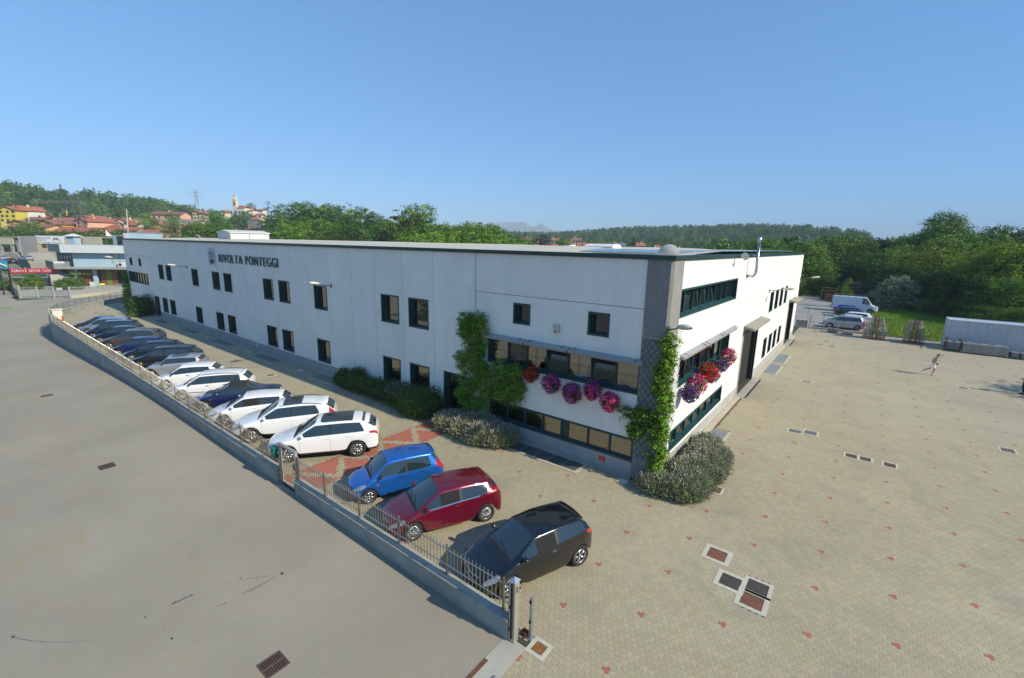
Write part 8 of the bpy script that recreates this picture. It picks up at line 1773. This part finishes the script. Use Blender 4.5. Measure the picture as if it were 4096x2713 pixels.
# ground floor: columns, brown curtained glass, dark glass
for a, b in ((-.35, .05), (2.85, 3.5)): MB().use(LB_).box(a, b, -.1, .4, -1.2, 2.42, M).build('column', sr)
CUR = mat('brown_curtain', (.20, .07, .045), .35, var=.25, vscale=1.2)
for i in range(3): x = .25+i*.86; MB().use(CUR).box(x, x+.8, .6, .62, -.9, 2.3, M).build('display_window', sr)
for i in range(6): x = 3.6+i*1.05; MB().use([CUR, mat('poster_green', (.18, .22, .02), .5), CUR, DGLASS, DGLASS, DGLASS][i]).box(x, x+.98, .9, .92, -.9, 2.3, M).build('display_window', sr)
MB().use(DARK).box(.1, ue, 1.0, 1.1, -1.2, 2.42, M).build('back_wall', sr)
DW = wallm('charcoal_wall', (.035, .042, .045))
MB().use(DW).box(-11.2, -.36, -.05, .2, -1.6, .52, M).build('dark_wall', sr); MB().use(wallm('slab_edge', (.32, .32, .31))).box(-11.2, -.36, -.15, .3, .52, .68, M).build('wall_cap', sr)
MB().use(DGLASS).box(-2.9, -.4, .8, .9, .68, 2.42, M).build('display_window', sr)
bn = thing('banner', 'long red banner with white lettering stretched left of the showroom', 'banner'); BNR = mat('banner_red', (.50, .012, .03), .6, var=.1, vscale=1); N_ = 24
for (u0_, u1_) in ((-11.2, -2.85),):
    vs = []
    for i in range(N_+1): t = i/N_; x = u0_+(u1_-u0_)*t; wv = .03*math.sin(i*1.7); vs += [M @ Vector((x, -.3+wv, 1.38+.2*t)), M @ Vector((x, -.3+wv*.5, 2.32+.22*t)), M @ Vector((x, -.22+wv*.5, 2.32+.22*t)), M @ Vector((x, -.22+wv, 1.38+.2*t))]
    MB().use(BNR).add(vs, [(4*i+k, 4*i+4+k, 4*i+4+(k+1) % 4, 4*i+(k+1) % 4) for i in range(N_) for k in range(4)]).build('cloth', bn)
SW2 = mat('banner_white', (.75, .75, .75), .6)
for t_, a, b in (('REMOVE', -10.8, -8.2), ('BEFORE', -7.9, -5.9), ('FLIGHT', -5.6, -3.75)): letters(t_, a, b, 1.68, .48, bn, SW2, 0, lambda u_, v, w: M @ Vector((u_, -.345, v+.02*(u_+11))))
for x in (-11.1, -5.0, -2.9): MB().use(GALV2).box(x-.06, x+.06, -.2, -.08, .6, 2.4, M).build('post', bn)
MB().use(mat('sign_green', (.02, .12, .06), .5)).box(-9.6, -3.0, -.1, 0, .75, 1.2, M).build('green_board', label='dark green board under the red banner', cat='board')
# blue tower of the showroom roof
tw = thing('roof_tower', 'pale blue stair tower rising behind the showroom roof', 'tower'); MB().use(LB_).box(8.1, 13, 4, 8, 7.2, 10.0, M).build('wall', tw); MB().use(METD).box(8.0, 13.1, 3.9, 8.1, 10.0, 10.15, M).build('roof_edge', tw)
MB().use(mat('lilac_wall', (.46, .46, .58), .8)).box(7.5, 8.1, 3.6, 4.4, 7.2, 9.9, M).build('pier', tw)
pt_ = thing('rooftop_plant', 'dark rooftop plant room between the factory and the blue tower', 'roof unit'); MB().use(DB).box(4.2, 7.2, 6, 9, 7.2, 9.4, M).build('housing', pt_); MB().use(WINM).box(5.0, 6.6, 5.94, 6, 7.6, 9.2, M).build('louvre', pt_); 
for i in range(5): MB().use(ALU).tube([M @ Vector((-.5+i*1.4, 2, 7.2)), M @ Vector((-.5+i*1.4, 2, 8.3))], .03, 4).build('railing_post', pt_)
# terrace ground beside and behind the showroom (upper level with parked cars)
TER = mat('terrace_concrete', (.36, .35, .31), .9, var=.1, vscale=.3)
q = [Mb @ Vector((lb2*2.6, -.6, 0)), Mb @ Vector((-1, -.6, 0)), Mb @ Vector((-1, 40, 0)), Mb @ Vector((lb2*2.6, 60, 0))]
MB().use(TER).poly([(v.x, v.y) for v in q], -1, 1.25).build('terrace', kind='structure')
tn = thing('tent', 'grey round topped tent shelter behind the red banner', 'tent'); Pt = far(*H4(200, 560), 175); ft, dt, nt_ = vplane(Pt, RIGHTV); Mt = frameM(Pt, dt); a = ft(*H4(45, 560))[0]; b = ft(*H4(350, 560))[0]; zt3 = ft(*H4(180, 402))[1]; z0_ = Pt.z-1.5
TM = mat('tent_cloth', (.27, .27, .25), .8); cn = 12; vs = []
for dy in (0, 9):
    for i in range(cn+1): al = math.pi*i/cn; vs.append(Mt @ Vector(((a+b)/2-(b-a)/2*math.cos(al), dy, z0_+(zt3-z0_)*math.sin(al)**.8)))
MB().use(TM).add(vs, [(i, i+1, cn+2+i, cn+1+i) for i in range(cn)]+[tuple(range(cn+1))]).build('canopy', tn)
MB().use(mat('sign_yellow', (.65, .42, .03), .5)).box(ft(*H4(65, 490))[0], ft(*H4(148, 490))[0], -.2, -.1, ft(*H4(65, 495))[1], ft(*H4(65, 458))[1], Mt).build('yellow_sign', label='small yellow sign on the grey tent', cat='sign')
for px, lab, col in ((375, 'silver car parked beside the grey factory wing', LC), (128, 'dark car parked in front of the grey tent', paint('black2', (.012, .013, .016))), (8, 'silver car at the left picture edge by the open shed', LC)):
    q = far(*H4(px, 515 if px != 128 else 560), 172 if px != 128 else 160); make_car('parked_car', lab, 'car', dict(HATCH, col=col), 'cars around the left neighbours', (q.x, q.y, q.z-.2), R(200), False)
# billboard
bb = thing('billboard', 'blue picture billboard on dark posts at the left picture edge', 'billboard'); Pb = far(*H4(30, 640), 118); fb2, db2, nb3 = vplane(Pb, RIGHTV); Mb2 = frameM(Pb, db2); a = fb2(*H4(-60, 640))[0]; b = fb2(*H4(112, 640))[0]; z1_ = fb2(*H4(30, 632))[1]; z2_ = fb2(*H4(30, 520))[1]
MB().use(mat('board_blue', (.05, .32, .62), .5, var=.3, vscale=.7)).box(a, b, 0, .12, z1_, z2_, Mb2).build('board', bb); MB().use(mat('bill_swoosh', (.6, .62, .3), .5)).tube([Mb2 @ Vector((a+(b-a)*t, -.02, z2_-.4-(z2_-z1_-.7)*t**1.5)) for t in np.linspace(.3, .95, 8)], .14, 4).build('printed_stripe', bb)
for x in (a+.3, b-.1): MB().use(DARK).box(x-.08, x+.08, .12, .25, -1.5, z2_, Mb2).build('post', bb)
# neighbour's fence, gate and garden
NF = [(-105.2, -7.1), (-103.4, -5.3), (-101.6, -3.6), (-99.8, -1.95)]
nf = thing('steel_fence', 'grey picket fence with a sliding gate in front of the showroom', 'fence', group='fences of the showroom opposite')
PKW = mat('picket_pale', (.45, .44, .40), .5, metal=.3)
def simple_fence(t, pts, zb, zt, pitch, m, wallh=0):
    me = MB().use(m).box(-.018, .018, -.018, .018, 0, zt-zb).mesh('picket'); k_ = 0
    for a, b in zip(pts[:-1], pts[1:]):
        L_ = math.hypot(b[0]-a[0], b[1]-a[1]); n_ = int(L_/pitch); dx, dy = (b[0]-a[0])/L_, (b[1]-a[1])/L_; ang = math.atan2(dy, dx)
        for i in range(n_): ob('picket', me, t, loc=(a[0]+dx*(i+.5)*pitch, a[1]+dy*(i+.5)*pitch, zb), rot=(0, 0, ang))
        for z in (zb+.15, zt-.2): MB().use(m).tube([(a[0], a[1], z), (b[0], b[1], z)], .03, 4).build('rail', t)
        MB().use(SHEDG).box(-.12, .12, -.12, .12, -1.4, zt+.05, Matrix.Translation((a[0], a[1], 0))).build('post', t)
        if wallh: M_ = Matrix.Translation((a[0], a[1], 0)) @ Matrix.Rotation(ang, 4, 'Z'); MB().use(wallm('fence_wall', (.40, .37, .28))).box(0, L_, -.12, .12, -1.5, zb-.03, M_).build('low_wall', t)
simple_fence(nf, NF[:2], -.75, .72, .24, PKW); simple_fence(nf, NF[1:], -1.05, .72, .24, STEELD)
nf2 = thing('steel_fence', 'pale picket fence on a low wall right of the showroom gate', 'fence', group='fences of the showroom opposite'); simple_fence(nf2, [(-99.8, -1.9), (-101.6, 2.4), (-103.4, 8.4), (-106, 16)], -.6, .72, .2, PKW, 1)
nf3 = thing('steel_fence', 'shaded fence along the road climbing to the left edge', 'fence', group='fences of the showroom opposite'); simple_fence(nf3, [(-105.3, -7.2), (-119, -6.75), (-134, -6.0), (-150, -5.4)], -.2, .9, .3, STEELD, 1)
MB().use(WH).box(0, .9, -.1, -.05, .2, .6, Matrix.Translation((-101.0, -3.2, 0)) @ Matrix.Rotation(R(42), 4, 'Z')).build('notice', label='small white notice on the showroom gate pillar', cat='sign')
MB().use(TER).poly([(-105.3, -7.0), (-99.7, -1.8), (-101.5, 2.5), (-103.3, 8.4), (-106, 16), (-118, 13), (-128, -3), (-150, -5)], -1.6, -1.15).build('forecourt', kind='structure')
for lab, u_, w_, hh, ww, m in (('long rounded green bush behind the showroom fence', -8.2, -7, 1.7, 2.2, HEDGE2), ('rounded green bush left of the tall one', -5.6, -7, 1.6, 2.0, HEDGE2), ('taller dark green bush at the end of the long one', -3.4, -6.5, 2.5, 1.3, BROAD2), ('green bush right of the showroom entrance', 2.2, -7, 1.8, 1.9, HEDGE2), ('taller pointed part of the bush right of the entrance', 3.7, -7, 2.3, 1.2, HEDGE2)):
    q = M @ Vector((u_, w_, -1.1)); shrub('shrub', lab, 'shrub', [((q.x, q.y, q.z+hh*.5), (ww, ww, hh*.55)), ((q.x+ww*.5, q.y+.4, q.z+hh*.4), (ww*.7, ww*.7, hh*.45))], 3200, .3, m, CORE)
grass('rough_grass', 'rough grass strip on the bank above the red banner', lambda X, Y: X < 1e9, 2500, .5, GM, -150, -122, 2, 6)
bpy.data.objects['rough_grass'].location.z = 1.3
MB().use(mat('flower_yellow', (.75, .70, .02), .7)).lathe([(.01, .4), (.5, .3), (.6, .1), (.4, 0)], 8, M @ Matrix.Translation((6.6, -4.5, -.6))).build('flower_tub', label='bright yellow flower tub by the showroom window', cat='flowers')
MB().use(WH).box(4.6, 5.4, -4.6, -4.5, -1, .1, M).build('easel_sign', label='white board standing beside the yellow flower tub', cat='sign')
# grass verge patch in the street
mb = MB().use(MEAD); q = gp(20, 1237, -1.2); blob(mb, q.x-1.2, q.y, .7, float(zstreet(q.x, 0))+.01, 11, 2.2, .3); mb.build('verge', kind='structure')
# rising ground between the road and the village already belongs to the terrain sheet
# ------------------------------------------------------------------ air
hz = bpy.data.materials.new('haze_air'); hz.use_nodes = True; N = hz.node_tree.nodes; N.clear(); out = N.new('ShaderNodeOutputMaterial'); pv = N.new('ShaderNodeVolumePrincipled')
pv.inputs['Color'].default_value = (.68, .86, 1.0, 1); pv.inputs['Density'].default_value = .00030; pv.inputs['Anisotropy'].default_value = -.15
hz.node_tree.links.new(pv.outputs[0], out.inputs['Volume'])
MB().use(hz).box(-6600, 6600, -6600, 6600, -4.5, 262).build('haze', kind='stuff')
